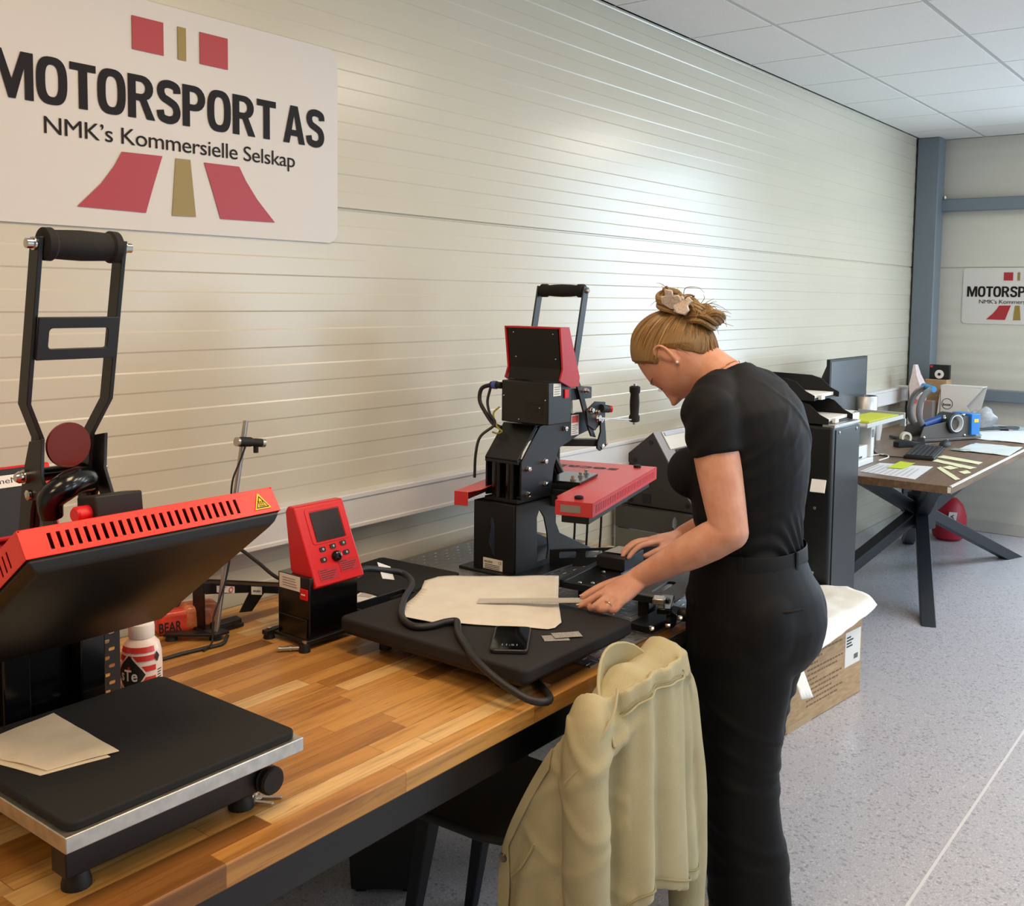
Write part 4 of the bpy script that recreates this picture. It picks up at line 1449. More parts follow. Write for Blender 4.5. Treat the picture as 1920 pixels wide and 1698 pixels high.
MB().cyl((2.718, 1.658, 1.184), (2.718, 1.658, 1.312), .005, 12).build('crank_pin', CHROME, t)
# plunger post, cross beam and mounting plate
mb = MB()
mb.cyl((2.515, 1.815, 1.03), (2.515, 1.815, 1.19), .0150, 20)
mb.cyl((2.515, 1.815, 1.145), (2.515, 1.815, 1.152), .026, 20)
mb.build('plunger', BLACKG, t)
mb = MB()
mb.beam((2.515, 1.815, 1.135), (2.625, 1.735, 1.130), .030, .022)
mb.build('plunger_arm', BLACK, t, bevel=.002)
MB().tube([(2.452, 1.79, 1.125), (2.458, 1.775, 1.09), (2.462, 1.755, 1.052)], .012, 12).build('link_rod', BLACKG, t)
# heat plate
HO = Vector((2.262, 1.505, .984))
hu = Vector((math.cos(math.radians(15.3)), math.sin(math.radians(15.3)), 0))
hv = Vector((-hu.y, hu.x, 0))
HL, HWd, HH = .665, .415, .040


def hq(u, v, z=0):
    return HO + hu * u + hv * v + ZZ * z


cov = [(0, 0), (HL, 0), (HL, HWd), (0, HWd), (0, .385), (.06, .372), (.255, .372), (.255, .24), (.40, .24), (.40, .10), (.13, .105), (.035, .125), (0, .12)]
cov = [(0, 0), (HL, 0), (HL, HWd), (0, HWd), (0, .372), (.05, .355), (.40, .355), (.40, .125), (.06, .125), (.025, .110), (0, .108)]
mb = MB()
mb.plate(cov, .002, (hq(0, 0, HH - .002), hu, hv))
ns = 38
sl = [[(.03 + i * .0162, .008), (.0345 + i * .0162, .008), (.0345 + i * .0162, .030), (.03 + i * .0162, .030)] for i in range(ns)]
mb.plate([(0, 0), (HL, 0), (HL, HH), (0, HH)], .0015, (hq(0, .0015), hu, ZZ), sl)
mb.plate([(0, 0), (HL, 0), (HL, HH), (0, HH)], .0015, (hq(0, HWd), hu, ZZ))
mb.plate([(0, 0), (HWd, 0), (HWd, HH), (0, HH)], .0015, (hq(HL - .0015, 0), hv, ZZ))
mb.plate([(0, 0), (.108, 0), (.108, HH), (0, HH)], .0015, (hq(0, 0), hv, ZZ))
mb.plate([(0, 0), (.043, 0), (.043, HH), (0, HH)], .0015, (hq(0, .372), hv, ZZ))
mb.build('heat_plate_cover', mat('red_cover_satin', '#cf3a40', .36), t, bevel=.0008)
mb = MB()
mb.boxb(0, 1, 0, 1, 0, 1, M=Matrix((hu * (HL - .035), hv * (HWd - .03), ZZ * .028)).transposed().to_4x4() @ Matrix()) if False else mb.loft([[hq(a, b, z) for a, b in ((.03, .02), (HL - .015, .02), (HL - .015, HWd - .04), (.22, HWd - .04), (.22, .12), (.03, .10))] for z in (-.026, .008)])
mb.loft([[hq(a, b, z) for a, b in ((.24, .13), (.40, .13), (.40, .35), (.24, .35))] for z in (.006, .022)])
mb.loft([[hq(a, b, z) for a, b in ((.02, .006), (HL - .008, .006), (HL - .008, .09), (.02, .09))] for z in (.008, .036)])  # not platen: dark liner added behind the cover slots so they look dark
mb.build('heating_platen', mat('black_platen', '#131315', .45), t, bevel=.002)
mb = MB()
c0 = Vector((2.515, 1.815, 1.026))
mb.loft([[c0 + hu * a + hv * b + ZZ * z for a, b in ((-.095, -.115), (.075, -.115), (.075, .115), (-.095, .115))] for z in (0, .008)])
mb.build('mounting_plate', BLACKG, t, bevel=.001)
for a, b in ((-.07, -.085), (.0, -.085), (.052, -.085), (.052, .06), (-.07, .085), (.052, .09)):
    MB().lathe(c0 + hu * a + hv * b + ZZ * .008, ZZ, [(.009, 0), (.009, .005), (.006, .005), (.006, .014), (.003, .015)], 6).build('bolt', CHROME, t)
for u, v in ((.045, .055), (.625, .055), (.625, .40)):
    MB().lathe(hq(u, v, HH), ZZ, [(.012, 0), (.013, .002), (.013, .007), (.009, .009)], 16).build('cover_cap', BLACKM, t)
lb = MB().plate([(.016, .010), (.074, .010), (.074, .030), (.016, .030)], .0005, (hq(-.0006, .108, 0), -hv, ZZ)).build('type_label', mat('grey_foil', '#8f8a88', .4), t)
mb = MB()
text(mb, 'secabo', (hq(.575, .10, HH + .0005), hv, -hu), .28, .055, .02)
mb.build('lettering', INK, t, flat=True)
for p in ((2.60, 1.80), (2.575, 1.735), (2.60, 1.70)):
    MB().tube([(p[0] - .01, p[1] - .01, .975), (p[0] + .05, p[1] + .03, .86), (p[0] + .09, p[1] + .06, .7805)], .0036, 8, smooth=4).build('cable', CABLE, t)
# rear bar with windows
ba, bb = Vector((2.405, 1.75, .7785)), Vector((2.66, 1.518, .7785))
bd = (bb - ba).normalized()
L_ = (bb - ba).length
MB().plate([(0, 0), (L_, 0), (L_, .054), (0, .054)], .005, (ba, bd, ZZ), [rrect(.052, .019, .005, 3, .055, .036), rrect(.052, .019, .005, 3, .135, .036), rrect(.052, .019, .005, 3, .22, .036)]).build('windowed_bar', BLACK, t, bevel=.001)

# sliding carriage the woman works on
t = thing('press_carriage', (2.28, 1.36, .7785), 'black slotted steel carriage of the swing press lying under the hands of the person', 'carriage')
co_ = Vector((2.120, 1.500, .832))
cu = Vector((.9925, .122, 0))
cv = Vector((.122, -.9925, 0))
hol = [rrect(.10, .022, .010, 4, .10, .09), rrect(.10, .022, .010, 4, .23, .09), rrect(.09, .022, .010, 4, .08, .16), rrect(.10, .024, .010, 4, .23, .16), rrect(.12, .024, .011, 4, .13, .23)]
MB().plate([(0, 0), (.345, 0), (.345, .30), (0, .30)], .005, (co_ - ZZ * .0, cu, -cv * -1), hol).build('slotted_plate', BLACK, t, bevel=.0008)
mb = MB()
mb.beam(co_ + ZZ * .004, co_ + cu * .345 + ZZ * .004, .020, .022)
mb.beam(co_ + cv * .005 + ZZ * .004, co_ + cv * .30 + ZZ * .004, .014, .018)
mb.build('rim', mat('blue_black_bar', '#1a1f24'), t, bevel=.002)
mb = MB()
mb.beam(co_ + cu * .02 + cv * .05 - ZZ * .028, co_ + cu * .33 + cv * .05 - ZZ * .028, .03, .048)
mb.beam(co_ + cu * .02 + cv * .22 - ZZ * .028, co_ + cu * .33 + cv * .22 - ZZ * .028, .03, .048)
mb.build('rail', BLACKG, t, bevel=.002)
for u, v in ((.03, .035), (.045, .065), (.16, .04), (.30, .07), (.20, .125)):
    MB().lathe(co_ + cu * u + cv * v + ZZ * .002, ZZ, [(.006, 0), (.006, .004), (.004, .006), (.001, .007)], 12).build('bolt', CHROME, t)
mb = MB()
mb.box(co_ + cu * .255 + cv * .045 + ZZ * .022, (.13, .085, .036), (0, 0, math.radians(7)))
mb.build('latch_block', BLACKM, t, bevel=.003)
# clamp mechanics at the front end
c1 = Vector((2.13, 1.21, .7785))
mb = MB()
mb.box(c1 + Vector((.02, 0, .052)), (.12, .035, .016), (0, 0, math.radians(25)))
mb.build('clamp_bar', BLACKG, t, bevel=.003)
MB().box(c1 + Vector((.0, .008, .066)), (.035, .030, .016), (0, 0, math.radians(25))).build('clamp_block', STEEL, t, bevel=.003)
MB().lathe(c1 + Vector((.06, -.014, .022)), (.2, -1, .05), [(.012, 0), (.016, .004), (.018, .014), (.014, .026)], 18).build('clamp_knob', RUBBER, t)
MB().lathe(c1 + Vector((.0, -.02, .024)), (.2, -1, .05), [(.020, 0), (.020, .010), (.014, .016)], 20).build('cam_disc', BLACK, t)
for o_ in ((-.03, -.03, .02), (.015, -.038, .028), (-.055, .0, .012), (.085, -.03, .02)):
    MB().lathe(c1 + Vector(o_), (.2, -1, .1), [(.006, 0), (.006, .006), (.004, .012)], 8).build('bolt', CHROME, t)
MB().boxb(2.07, 2.26, 1.205, 1.265, .7785, .795).build('slide_foot', BLACK, t, bevel=.002)
sheet_obj('film_sachet', ((2.34, 1.515), (2.42, 1.520), (2.435, 1.455), (2.355, 1.45)), .874, 'silvery film sachet lying on the black carriage block by the far hand', 'sachet', CLEAR, amp=.002, t=.0006, seed=21)
# ---------------------------------------------------------------- dark slant-front cabinet on its stand behind the bench
DGREY = mat('dark_grey_cabinet', '#332f2c', .45, vary=.04)
t = thing('slant_cabinet', (3.7, 2.0, .742), 'dark grey machine cabinet with slanted pale front beside the tall swing press', 'machine')
pr = [(2.162, .745), (2.162, .953), (2.048, 1.046), (1.870, .790), (1.850, .745)]
pr = [(2.160, .745), (2.160, .953), (2.048, 1.046), (1.955, .905), (1.90, .822), (1.86, .775), (1.85, .745)]
MB().loft([[Vector((x, y, z)) for y, z in pr] for x in (3.50, 4.02)]).build('housing', DGREY, t, bevel=.003)
sf = Vector((0, 1.955 - 2.048, .905 - 1.046)).normalized()
sn = XX.cross(sf).normalized()
if sn.y > 0:
    sn = -sn
so = Vector((3.502, 2.048, 1.046)) + sn * .0015
MB().plate([(0, 0), (.516, 0), (.516, .17), (0, .17)], .003, (so, XX, sf)).build('front_panel', mat('pale_grey_panel', '#8f8c88', .4), t)
MB().plate([(.055, .006), (.46, .006), (.46, .085), (.055, .085)], .003, (so + sn * .004, XX, sf)).build('control_panel', mat('pale_panel', '#d9d6cc', .4), t)
MB().plate([(.065, .010), (.22, .010), (.22, .026), (.065, .026)], .002, (so + sn * .008, XX, sf)).build('name_strip', mat('lilac_strip', '#b9bccb', .4), t)
MB().plate([(.09, .09), (.40, .09), (.40, .14), (.09, .14)], .003, (so + sn * .004, XX, sf)).build('dark_window', mat('smoked_window', '#2b3036', .2), t)
for y, z in ((2.128, .928), (2.055, 1.005), (1.885, .772), (2.14, .765)):
    MB().lathe((3.4995, y, z), (-1, 0, 0), [(.010, 0), (.010, .001), (.007, .0015)], 14).build('screw', BLACK, t)
MB().boxb(3.496, 3.4995, 2.05, 2.085, .762, .795).build('socket', BLACK, t, bevel=.001)

GPAN = mat('grey_glossy_panel', '#46443f', .22)
GPAN2 = mat('grey_green_panel', '#6d6f60', .3)
t = thing('machine_stand', (3.7, 1.98, 0), 'grey steel stand with slotted side panel carrying the slant-front machine', 'stand')
MB().plate([(1.80, .655), (2.19, .655), (2.19, .742), (1.80, .742)], .006, ((3.46, 0, 0), YY, ZZ), [circ(1.918, .704, .011, 12, .026)]).build('top_side_panel', GPAN, t)
MB().boxb(3.466, 4.05, 1.80, 2.19, .728, .7415).build('shelf', GPAN, t, bevel=.002)
MB().plate([(1.80, 0.02), (2.19, .02), (2.19, .652), (1.80, .652)], .004, ((3.462, 0, 0), YY, ZZ), [[(1.893, .45), (1.925, .45), (1.925, .64), (1.893, .64)]]).build('lower_side_panel', GPAN2, t)
for x in (3.47, 4.01):
    for y in (1.805, 2.15):
        MB().boxb(x, x + .035, y, y + .035, 0, .728).build('leg', GPAN, t)

t = thing('under_bench_cabinet', (3.1, 1.75, 0), 'grey floor cabinet with black foot standing behind the end of the bench', 'cabinet')
MB().boxb(2.945, 3.05, 1.38, 2.13, .16, .64).build('carcass', mat('mid_grey_steel', '#77736d', .35), t, bevel=.002)
MB().boxb(2.950, 3.045, 1.385, 2.12, .055, .16).build('black_foot', BLACK, t)
MB().boxb(2.942, 3.05, 1.375, 2.13, 0, .055).build('plinth', SKIRT, t)

# ---------------------------------------------------------------- black floor cabinet with letter trays
t = thing('floor_cabinet', (4.29, 1.80, 0), 'tall narrow black floor cabinet between person and desk', 'cabinet')
CABM = mat('black_cabinet_lacquer', '#0c0d10', .42)
MB().boxb(4.135, 4.445, 1.552, 2.06, .02, 1.052).build('carcass', CABM, t, bevel=.012, seg=3)
MB().boxb(4.165, 4.448, 1.548, 1.556, .03, 1.036).build('front_panel', mat('blue_black_front', '#0e1117', .4), t, bevel=.002)
MB().boxb(4.14, 4.448, 1.547, 1.60, 1.046, 1.058).build('top_edge', STEEL, t, bevel=.001)
for x in (4.20, 4.405):
    MB().lathe((x, 1.5478, 1.022), (0, -1, 0), [(.007, 0), (.007, .002), (.003, .003)], 12).build('screw', CHROME, t)
for z in (.70, .42):
    MB().lathe((4.1345, 1.62, z), (-1, 0, 0), [(.007, 0), (.006, .002)], 12).build('screw', STEEL, t)
MB().boxb(4.15, 4.43, 1.57, 2.04, 0, .02).build('foot', BLACK, t)


def tray(zb, y0, lab):
    t = thing('letter_tray', (4.28, 1.80, zb), lab, 'letter tray', 'letter trays on the black cabinet')
    prof = [(y0, 0), (y0, .022), (y0 + .04, .040), (y0 + .085, .078), (y0 + .13, .090), (y0 + .32, .094), (y0 + .32, 0)]
    for x in (4.142, 4.425):
        MB().plate(prof, .004, ((x, 0, zb + .001), YY, ZZ)).build('side', BLACKM, t)
    MB().boxb(4.146, 4.425, y0 + .012, y0 + .32, zb + .001, zb + .006).build('floor', BLACKM, t)
    MB().boxb(4.146, 4.425, y0 + .316, y0 + .32, zb + .006, zb + .09).build('back', BLACKM, t)
    MB().boxb(4.215, 4.255, y0 - .002, y0 + .012, zb + .002, zb + .020).build('label_tab', WHITE, t)
    return t


tray(1.058, 1.575, 'lower black letter tray standing on the black floor cabinet')
tray(1.153, 1.640, 'upper black letter tray stacked highest on the black floor cabinet')
for zb, y0, lb in ((1.065, 1.58, 'white papers lying in the lower black letter tray'), (1.160, 1.646, 'white papers lying in the upper black letter tray')):
    o = MB().box((4.285, y0 + .135, zb + .008), (.265, .24, .014), (0, 0, .02)).build('paper_stack', PAPER)
    tag(o, lb, 'papers', 'papers in the letter trays')
o = MB().box((4.115, 1.60, .80), (.010, .06, .055), (0, math.radians(25), .1)).build('paper_flap', PAPER)
tag(o, 'small white paper sticking out of the side of the black cabinet', 'paper')

# ---------------------------------------------------------------- carton with paper on top
ca = math.radians(-6.5)
CO = Vector((3.421, 1.424, 0))
du = Vector((math.cos(ca), math.sin(ca), 0))
dv = Vector((-du.y, du.x, 0))
k = NT('corrugated_cardboard')
co = k.coord((3, 3, 14))
nz = k.n('ShaderNodeTexNoise', i_Scale=6.0, i_Detail=4.0)
k.l(co, nz.inputs['Vector'])
k.l(k.ramp(nz.outputs['Fac'], [(.3, srgb('#a58662')), (.7, srgb('#bd9e79'))]), k.b.inputs['Base Color'])
k.b.inputs['Roughness'].default_value = .8
CARD = k.m
CL, CD, CH = .60, .40, .355
t = thing('carton', CO + du * .3 + dv * .2, 'brown shipping carton with white label standing on the floor behind the person', 'box')


def cb(a0, a1, b0, b1, z0, z1, mb):
    M = Matrix((du, dv, ZZ)).transposed().to_4x4()
    M.translation = CO
    return mb.boxb(a0, a1, b0, b1, z0, z1, M=M)


cb(0, CL, 0, CD, .001, CH, MB()).build('box', CARD, t, bevel=.004)
cb(.01, CL - .01, .02, .04, .0, .02, MB())
lbp = MB().plate([(.455, .135), (.585, .135), (.585, .275), (.455, .275)], .0006, (CO - dv * .0002, du, ZZ)).build('shipping_label', WHITE, t)
mb = MB()
for r, (a, b) in enumerate(((.465, .50), (.465, .52), (.465, .505), (.465, .515))):
    mb.plate([(a, .250 - r * .012), (b, .250 - r * .012), (b, .256 - r * .012), (a, .256 - r * .012)], .0003, (CO - dv * .0010, du, ZZ))
for q in range(9):
    mb.plate([(.53 + q * .004, .155), (.53 + q * .004 + .002, .155), (.53 + q * .004 + .002, .175), (.53 + q * .004, .175)], .0003, (CO - dv * .0010, du, ZZ))
mb.build('label_print', INK, lbp)
mb = MB()
random.seed(4)
for r in range(14):
    x = .155
    z = .315 - r * .0195
    while x < .43 - (r % 3) * .04 - (.12 if r in (4, 5, 8) else 0):
        L = random.uniform(.01, .028)
        mb.plate([(x, z), (x + L, z), (x + L, z + .007), (x, z + .007)], .0002, (CO - dv * .0004, du, ZZ))
        x += L + .006
mb.build('printed_lines', mat('faded_carton_ink', '#7c6248', .8), t)
MB().plate([(0.0, 0.0), (.18, .0), (.18, .028), (0, .028)], .0004, (CO + du * .02 - dv * .0003 + ZZ * .0, du, ZZ)).build('tape', mat('packing_tape', '#b39670', .25), t)
sh = [CO + du * a + dv * b for a, b in ((-.06, .02), (.12, -.07), (.40, -.05), (.66, -.03), (.70, .12), (.60, .36), (.30, .40), (.02, .33))]
o = outline_sheet('packing_paper', [(p.x, p.y) for p in sh], CH + .004, 'big white sheet of packing paper lying over the top of the carton', 'paper', PAPER, amp=.006, t=.0008, seed=5)
for v in o.data.vertices:
    p = v.co - CO
    a, b = p.dot(du), p.dot(dv)
    v.co.z -= max(0, -b) * .75 + max(0, -a) * .8
    v.co.z += max(0, a - .60) * .25
o = outline_sheet('packing_paper', [(p.x, p.y) for p in (CO + du * -.02 + dv * -.075, CO + du * .055 + dv * -.08, CO + du * .06 + dv * -.02, CO + du * -.01 + dv * -.015)], .16, 'small white paper scrap hanging beside the carton behind the trouser leg', 'paper', PAPER, amp=.003, seed=8)
for v in o.data.vertices:
    p = v.co - CO
    v.co.z += p.dot(dv) * 2.0 + .15
# ---------------------------------------------------------------- desk by the far wall and everything on it
ZD = .770
k = NT('walnut_laminate')
co = k.coord((1.2, 14, 14))
nz = k.n('ShaderNodeTexNoise', i_Scale=3.0, i_Detail=6.0, i_Distortion=.6)
k.l(co, nz.inputs['Vector'])
k.l(k.ramp(nz.outputs['Fac'], [(.3, srgb('#5d4736')), (.7, srgb('#7d634d'))]), k.b.inputs['Base Color'])
k.b.inputs['Roughness'].default_value = .38
WALNUT = k.m
t = thing('desk', (5.9, 1.7, 0), 'walnut topped desk with black crossed steel legs by the far wall', 'desk')
MB().boxb(4.655, 7.24, 1.205, 2.13, ZD - .036, ZD).build('desktop', WALNUT, t, bevel=.002)
mb = MB()
mb.boxb(4.66, 7.2, 1.2035, 1.2048, ZD - .006, ZD - .001)
mb.boxb(4.66, 7.2, 1.2055, 1.213, ZD + .0002, ZD + .0012)
mb.build('pale_edge_strip', mat('pale_edge_band', '#e9e4dc', .5), t)
MB().boxb(4.6535, 4.6545, 1.206, 1.22, ZD - .03, ZD - .004).build('edge_sticker', WHITE, t)
HUBP = Vector((5.95, 1.70, .385))
DLEG = mat('anthracite_leg', '#23272d', .45)
for x, y in ((5.117, 1.405), (6.80, 1.386), (5.117, 2.02), (6.80, 2.02)):
    mb = MB()
    a = Vector((x, y, .012))
    d = (HUBP - a)
    sd = Vector((-d.y, d.x, 0)).normalized()
    e = Vector((d.x, d.y, 0)).normalized()
    q = [Vector((x, y, 0)) + sd * s + e * f for s, f in ((-.035, -.075), (.035, -.075), (.035, .075), (-.035, .075))]
    r = [HUBP + sd * s + e * f for s, f in ((-.035, -.10), (.035, -.10), (.035, .05), (-.035, .05))]
    mb.loft([q, r])
    mb.build('leg', DLEG, t, bevel=.003)
for x, y in ((5.30, 1.42), (6.60, 1.42), (5.30, 2.0), (6.60, 2.0)):
    mb = MB()
    d = Vector((x, y, 0)) - Vector((HUBP.x, HUBP.y, 0))
    sd = Vector((-d.y, d.x, 0)).normalized()
    e = d.normalized()
    q = [Vector((x, y, ZD - .037)) + sd * s + e * f for s, f in ((-.035, -.08), (.035, -.08), (.035, .08), (-.035, .08))]
    r = [HUBP + sd * s + e * f for s, f in ((-.035, -.05), (.035, -.05), (.035, .10), (-.035, .10))]
    mb.loft([r, q])
    mb.build('brace', DLEG, t, bevel=.003)
MB().cyl(HUBP + Vector((0, 0, -.09)), HUBP + Vector((0, 0, .10)), .085, 8).build('hub', DLEG, t, bevel=.004)

t = thing('monitor', (5.42, 1.99, ZD), 'dark switched-off monitor standing at the wall behind the letter trays', 'monitor')
MB().boxb(5.135, 5.70, 1.955, 1.975, .93, 1.275).build('bezel', BLACKM, t, bevel=.003)
MB().boxb(5.15, 5.685, 1.9535, 1.956, .945, 1.262).build('screen', mat('grey_dark_screen', '#3a4046', .25), t)
MB().loft([[Vector((x, 1.975, z)) for x, z in ((5.15, .95), (5.68, .95), (5.68, 1.255), (5.15, 1.255))], [Vector((x, 2.02, z)) for x, z in ((5.18, .97), (5.64, .97), (5.64, 1.17), (5.18, 1.17))]]).build('back_shell', BLACKM, t, bevel=.004)
MB().boxb(5.36, 5.46, 2.0, 2.03, ZD + .01, 1.0).build('neck', BLACKM, t)
MB().plate(rrect(.26, .18, .02, 4, 5.41, 2.01), .012, ((0, 0, ZD), XX, YY)).build('base', BLACKM, t, bevel=.003)

WPL = mat('white_machine_plastic', '#dcdedd', .4)
t = thing('label_machine', (5.05, 1.80, ZD), 'white open label machine on the near end of the desk beside the black cabinet', 'machine')
mb = MB()
mb.boxb(4.86, 5.10, 1.70, 1.98, ZD, .80)
mb.boxb(5.055, 5.10, 1.70, 1.98, .80, .965)
mb.boxb(4.86, 5.06, 1.80, 1.98, .80, .965)
mb.boxb(4.86, 5.055, 1.715, 1.80, .80, .865)
mb.build('body', WPL, t, bevel=.004)
MB().boxb(4.87, 5.05, 1.796, 1.7985, .875, .955).build('dark_gap', mat('machine_gap', '#55575a', .5), t)
MB().boxb(5.062, 5.09, 1.6985, 1.6999, .90, .94).build('display', mat('small_display', '#6f6a68', .4), t)
MB().boxb(4.93, 4.97, 1.713, 1.7145, .806, .815).build('badge', INK, t)
MB().cyl((4.90, 1.76, .905), (5.04, 1.76, .905), .008, 12).build('roller', STEEL, t)
mb = MB()
mb.boxb(4.86, 5.42, 1.66, 1.90, .972, .980)
mb.boxb(4.86, 5.42, 1.655, 1.663, .968, .990)
mb.boxb(5.415, 5.425, 1.65, 1.90, .955, 1.0)
mb.build('tray', mat('grey_tray', '#b9bab6', .4), t, bevel=.002)
MB().boxb(5.405, 5.425, 1.645, 1.67, .93, .968).build('tray_clip', STEEL, t)
o = MB().box((5.18, 1.755, .986), (.42, .15, .010), (0, 0, -.03)).build('yellow_pad', mat('yellow_paper', '#c9cf35', .6), bevel=.001)
tag(o, 'long yellow paper pad on the tray of the white label machine', 'paper pad')
o = MB().box((4.86, 1.86, 1.0), (.34, .22, .05), (0, 0, .04)).build('document_pile', PAPER, bevel=.002)
tag(o, 'thick pile of white documents between the letter trays and the monitor', 'papers')
o = sheet_obj('document', ((4.72, 1.75), (5.02, 1.76), (5.01, 1.97), (4.71, 1.96)), 1.027, 'loose creased sheet on the document pile by the letter trays', 'paper', PAPER, amp=.008, seed=14)

t = thing('steel_canister', (5.60, 1.95, ZD), 'brushed steel canister standing right of the monitor', 'canister')
MB().lathe((5.60, 1.93, ZD), ZZ, [(.068, 0), (.070, .004), (.070, .285), (.068, .288), (.064, .288), (.064, .277), (.01, .277)], 32).build('can', STEEL, t)
t = thing('white_mug', (5.95, 1.98, ZD), 'white mug standing at the wall right of the steel canister', 'mug')
MB().lathe((5.95, 1.98, ZD + .06), ZZ, [(.03, -.06), (.038, .004), (.040, .09), (.037, .09), (.035, .01), (.01, .008)], 26).build('cup', mat('white_porcelain', '#e6e8ea', .15), t)
hd = []
for i in range(9):
    a = math.pi * i / 8
    hd.append((5.95 + .038 + .028 * math.sin(a), 1.98, ZD + .108 - .03 * math.cos(a)))
MB().tube(hd, .005, 8, smooth=2).build('handle', mat('white_porcelain', '#e6e8ea'), t)
t = thing('pen_cup', (5.28, 1.86, ZD), 'dark grey cup with orange scissors behind the label machine', 'pen cup')
MB().boxb(5.30, 5.42, 1.83, 1.93, ZD, .86).build('cup', mat('slate_plastic', '#3b4452', .5), t, bevel=.004)
MB().beam((5.34, 1.87, .80), (5.36, 1.88, .95), .022, .010, YY).build('scissors_handle', mat('orange_plastic', '#e0922a', .4), t, bevel=.003)
MB().beam((5.38, 1.89, .80), (5.40, 1.90, .955), .012, .010, YY).build('pen', mat('yellow_pen', '#e2c52d', .4), t, bevel=.002)

# mug press
MGREY = mat('mug_press_grey', '#56524e', .4)
MBLUE = mat('mug_press_blue', '#2c7fd0', .35)
t = thing('mug_press', (6.25, 1.72, ZD), 'grey mug heat press with blue end box and white mug heater on the desk', 'mug press')
a0 = math.radians(-28)
mu = Vector((math.cos(a0), math.sin(a0), 0))
mv = Vector((-mu.y, mu.x, 0))
mo = Vector((6.235, 1.70, 0))


def mp(u, v, z):
    return mo + mu * u + mv * v + ZZ * z


def mbox(mb, u0, u1, v0, v1, z0, z1):
    M = Matrix((mu, mv, ZZ)).transposed().to_4x4()
    M.translation = mo
    return mb.boxb(u0, u1, v0, v1, z0, z1, M=M)


mbox(MB(), -.25, .25, -.09, .14, ZD + .004, ZD + .020).build('base', MGREY, t, bevel=.003)
mb = MB()
for v in (-.075, .06):
    mb.plate([(-.23, .79), (.22, .79), (.20, .90), (.12, .915), (.075, .885), (.02, .90), (-.02, .885), (-.10, .875), (-.20, .86)], .006, (mo + mv * v, mu, ZZ))
mb.build('side_plate', MGREY, t, bevel=.002)
mb = MB()
arc = []
for v in (-.05, .02):
    pts = []
    for i in range(9):
        a = math.pi * (.5 + .75 * i / 8)
        pts.append(mp(-.10 + .115 * math.cos(a), v, .955 + .12 * math.sin(a)))
    mb.tube(pts, [.018, .022, .024, .022], 8, flat=(.35, tuple(mv)))
mb.build('lever', MGREY, t)
MB().cyl(mp(-.115, -.06, 1.075), mp(-.085, .05, 1.085), .018, 16).build('lever_grip', mat('light_blue_grip', '#3a93d6', .4), t)
MB().cyl(mp(-.15, -.02, .86), mp(.0, -.02, .895), .026, 14).build('pressure_rod', mat('deep_blue_metal', '#23468a', .3), t)
for u, v, z in ((-.03, -.07, .905), (-.01, -.05, .912), (.115, -.07, .918), (.145, -.05, .915), (-.2, -.08, .80), (.12, -.08, .80), (.19, -.08, .82)):
    MB().sphere(mp(u, v, z), .010, 10, 8).build('bolt', CHROME, t)
c = mp(.03, -.02, .875)
MB().lathe(c - mv * .085, mv, [(.051, 0), (.060, .002), (.060, .11), (.051, .112)], 36, cap=False).build('heater_ring', mat('dark_blue_ring', '#20262f', .4), t)
MB().lathe(c - mv * .088, mv, [(.001, .080), (.043, .080), (.046, .0), (.0500, .0), (.0500, .11), (.001, .11)], 36).build('mug', mat('white_porcelain', '#e6e8ea'), t)
mbox(MB(), .155, .225, -.10, .05, .80, .925).build('end_box', MBLUE, t, bevel=.004)
mbox(MB(), .175, .21, -.1015, -.100, .875, .895).build('yellow_badge', YELL, t)

t = thing('tape_dispenser', (5.70, 1.74, ZD), 'black tape dispenser with tape roll between keyboard and mug press', 'tape dispenser')
M_ = Matrix.Translation((5.79, 1.735, ZD)) @ Matrix.Rotation(math.radians(-38), 4, 'Z')
pr = [(-.085, 0), (.085, 0), (.09, .012), (.085, .048), (.078, .05), (.06, .030), (.03, .028), (-.02, .042), (-.06, .045), (-.085, .03)]
o_ = M_ @ Vector((0, .025, 0))
MB().plate(pr, .05, (o_, M_.to_3x3() @ XX, ZZ)).build('body', BLACKM, t, bevel=.004)
MB().lathe(M_ @ Vector((-.022, .012, .052)), M_.to_3x3() @ -YY, [(.020, 0), (.033, 0), (.033, .022), (.020, .022), (.020, 0)], 26).build('tape_roll', mat('cream_tape', '#d8d2bd', .4), t)

t = thing('keyboard', (5.57, 1.59, ZD), 'black computer keyboard lying askew on the desk', 'keyboard')
kM = Matrix.Translation((5.565, 1.585, ZD)) @ Matrix.Rotation(math.radians(9), 4, 'Z')
MB().boxb(-.225, .225, -.075, .075, .001, .016, M=kM).build('base', BLACKM, t, bevel=.003)
kbp = MB()
kp = mat('keycap_black', '#2c2d31', .5)
mb = MB()
for r in range(6):
    for c in range(20):
        mb.boxb(-.215 + c * .0216, -.215 + c * .0216 + .0175, -.067 + r * .0225, -.067 + r * .0225 + .0175, .016, .023, M=kM)
o = mb.build('keys', kp, t)
o['kind'] = 'stuff'
t = thing('computer_mouse', (5.98, 1.60, ZD), 'black computer mouse lying right of the keyboard', 'mouse')
MB().sphere((5.96, 1.585, ZD + .004), .05, 20, 12, (1.25, .62, .62)).build('shell', BLACKM, t)
MB().box((5.99, 1.585, ZD + .034), (.02, .006, .006)).build('wheel', STEEL, t)
o = MB().tube([(5.10, 1.86, ZD + .004), (5.25, 1.80, ZD + .004), (5.38, 1.74, ZD + .004), (5.30, 1.69, ZD + .004), (5.15, 1.69, ZD + .004)], .004, 8, smooth=6).build('white_cable', mat('white_cable', '#d9d4cc', .5))
tag(o, 'white cable looping out from under the label machine', 'cable')
o = MB().tube([(5.34, 1.60, ZD + .006), (5.33, 1.72, ZD + .004), (5.42, 1.80, ZD + .004), (5.52, 1.84, ZD + .004)], .003, 8, smooth=6).build('black_cable', CABLE)
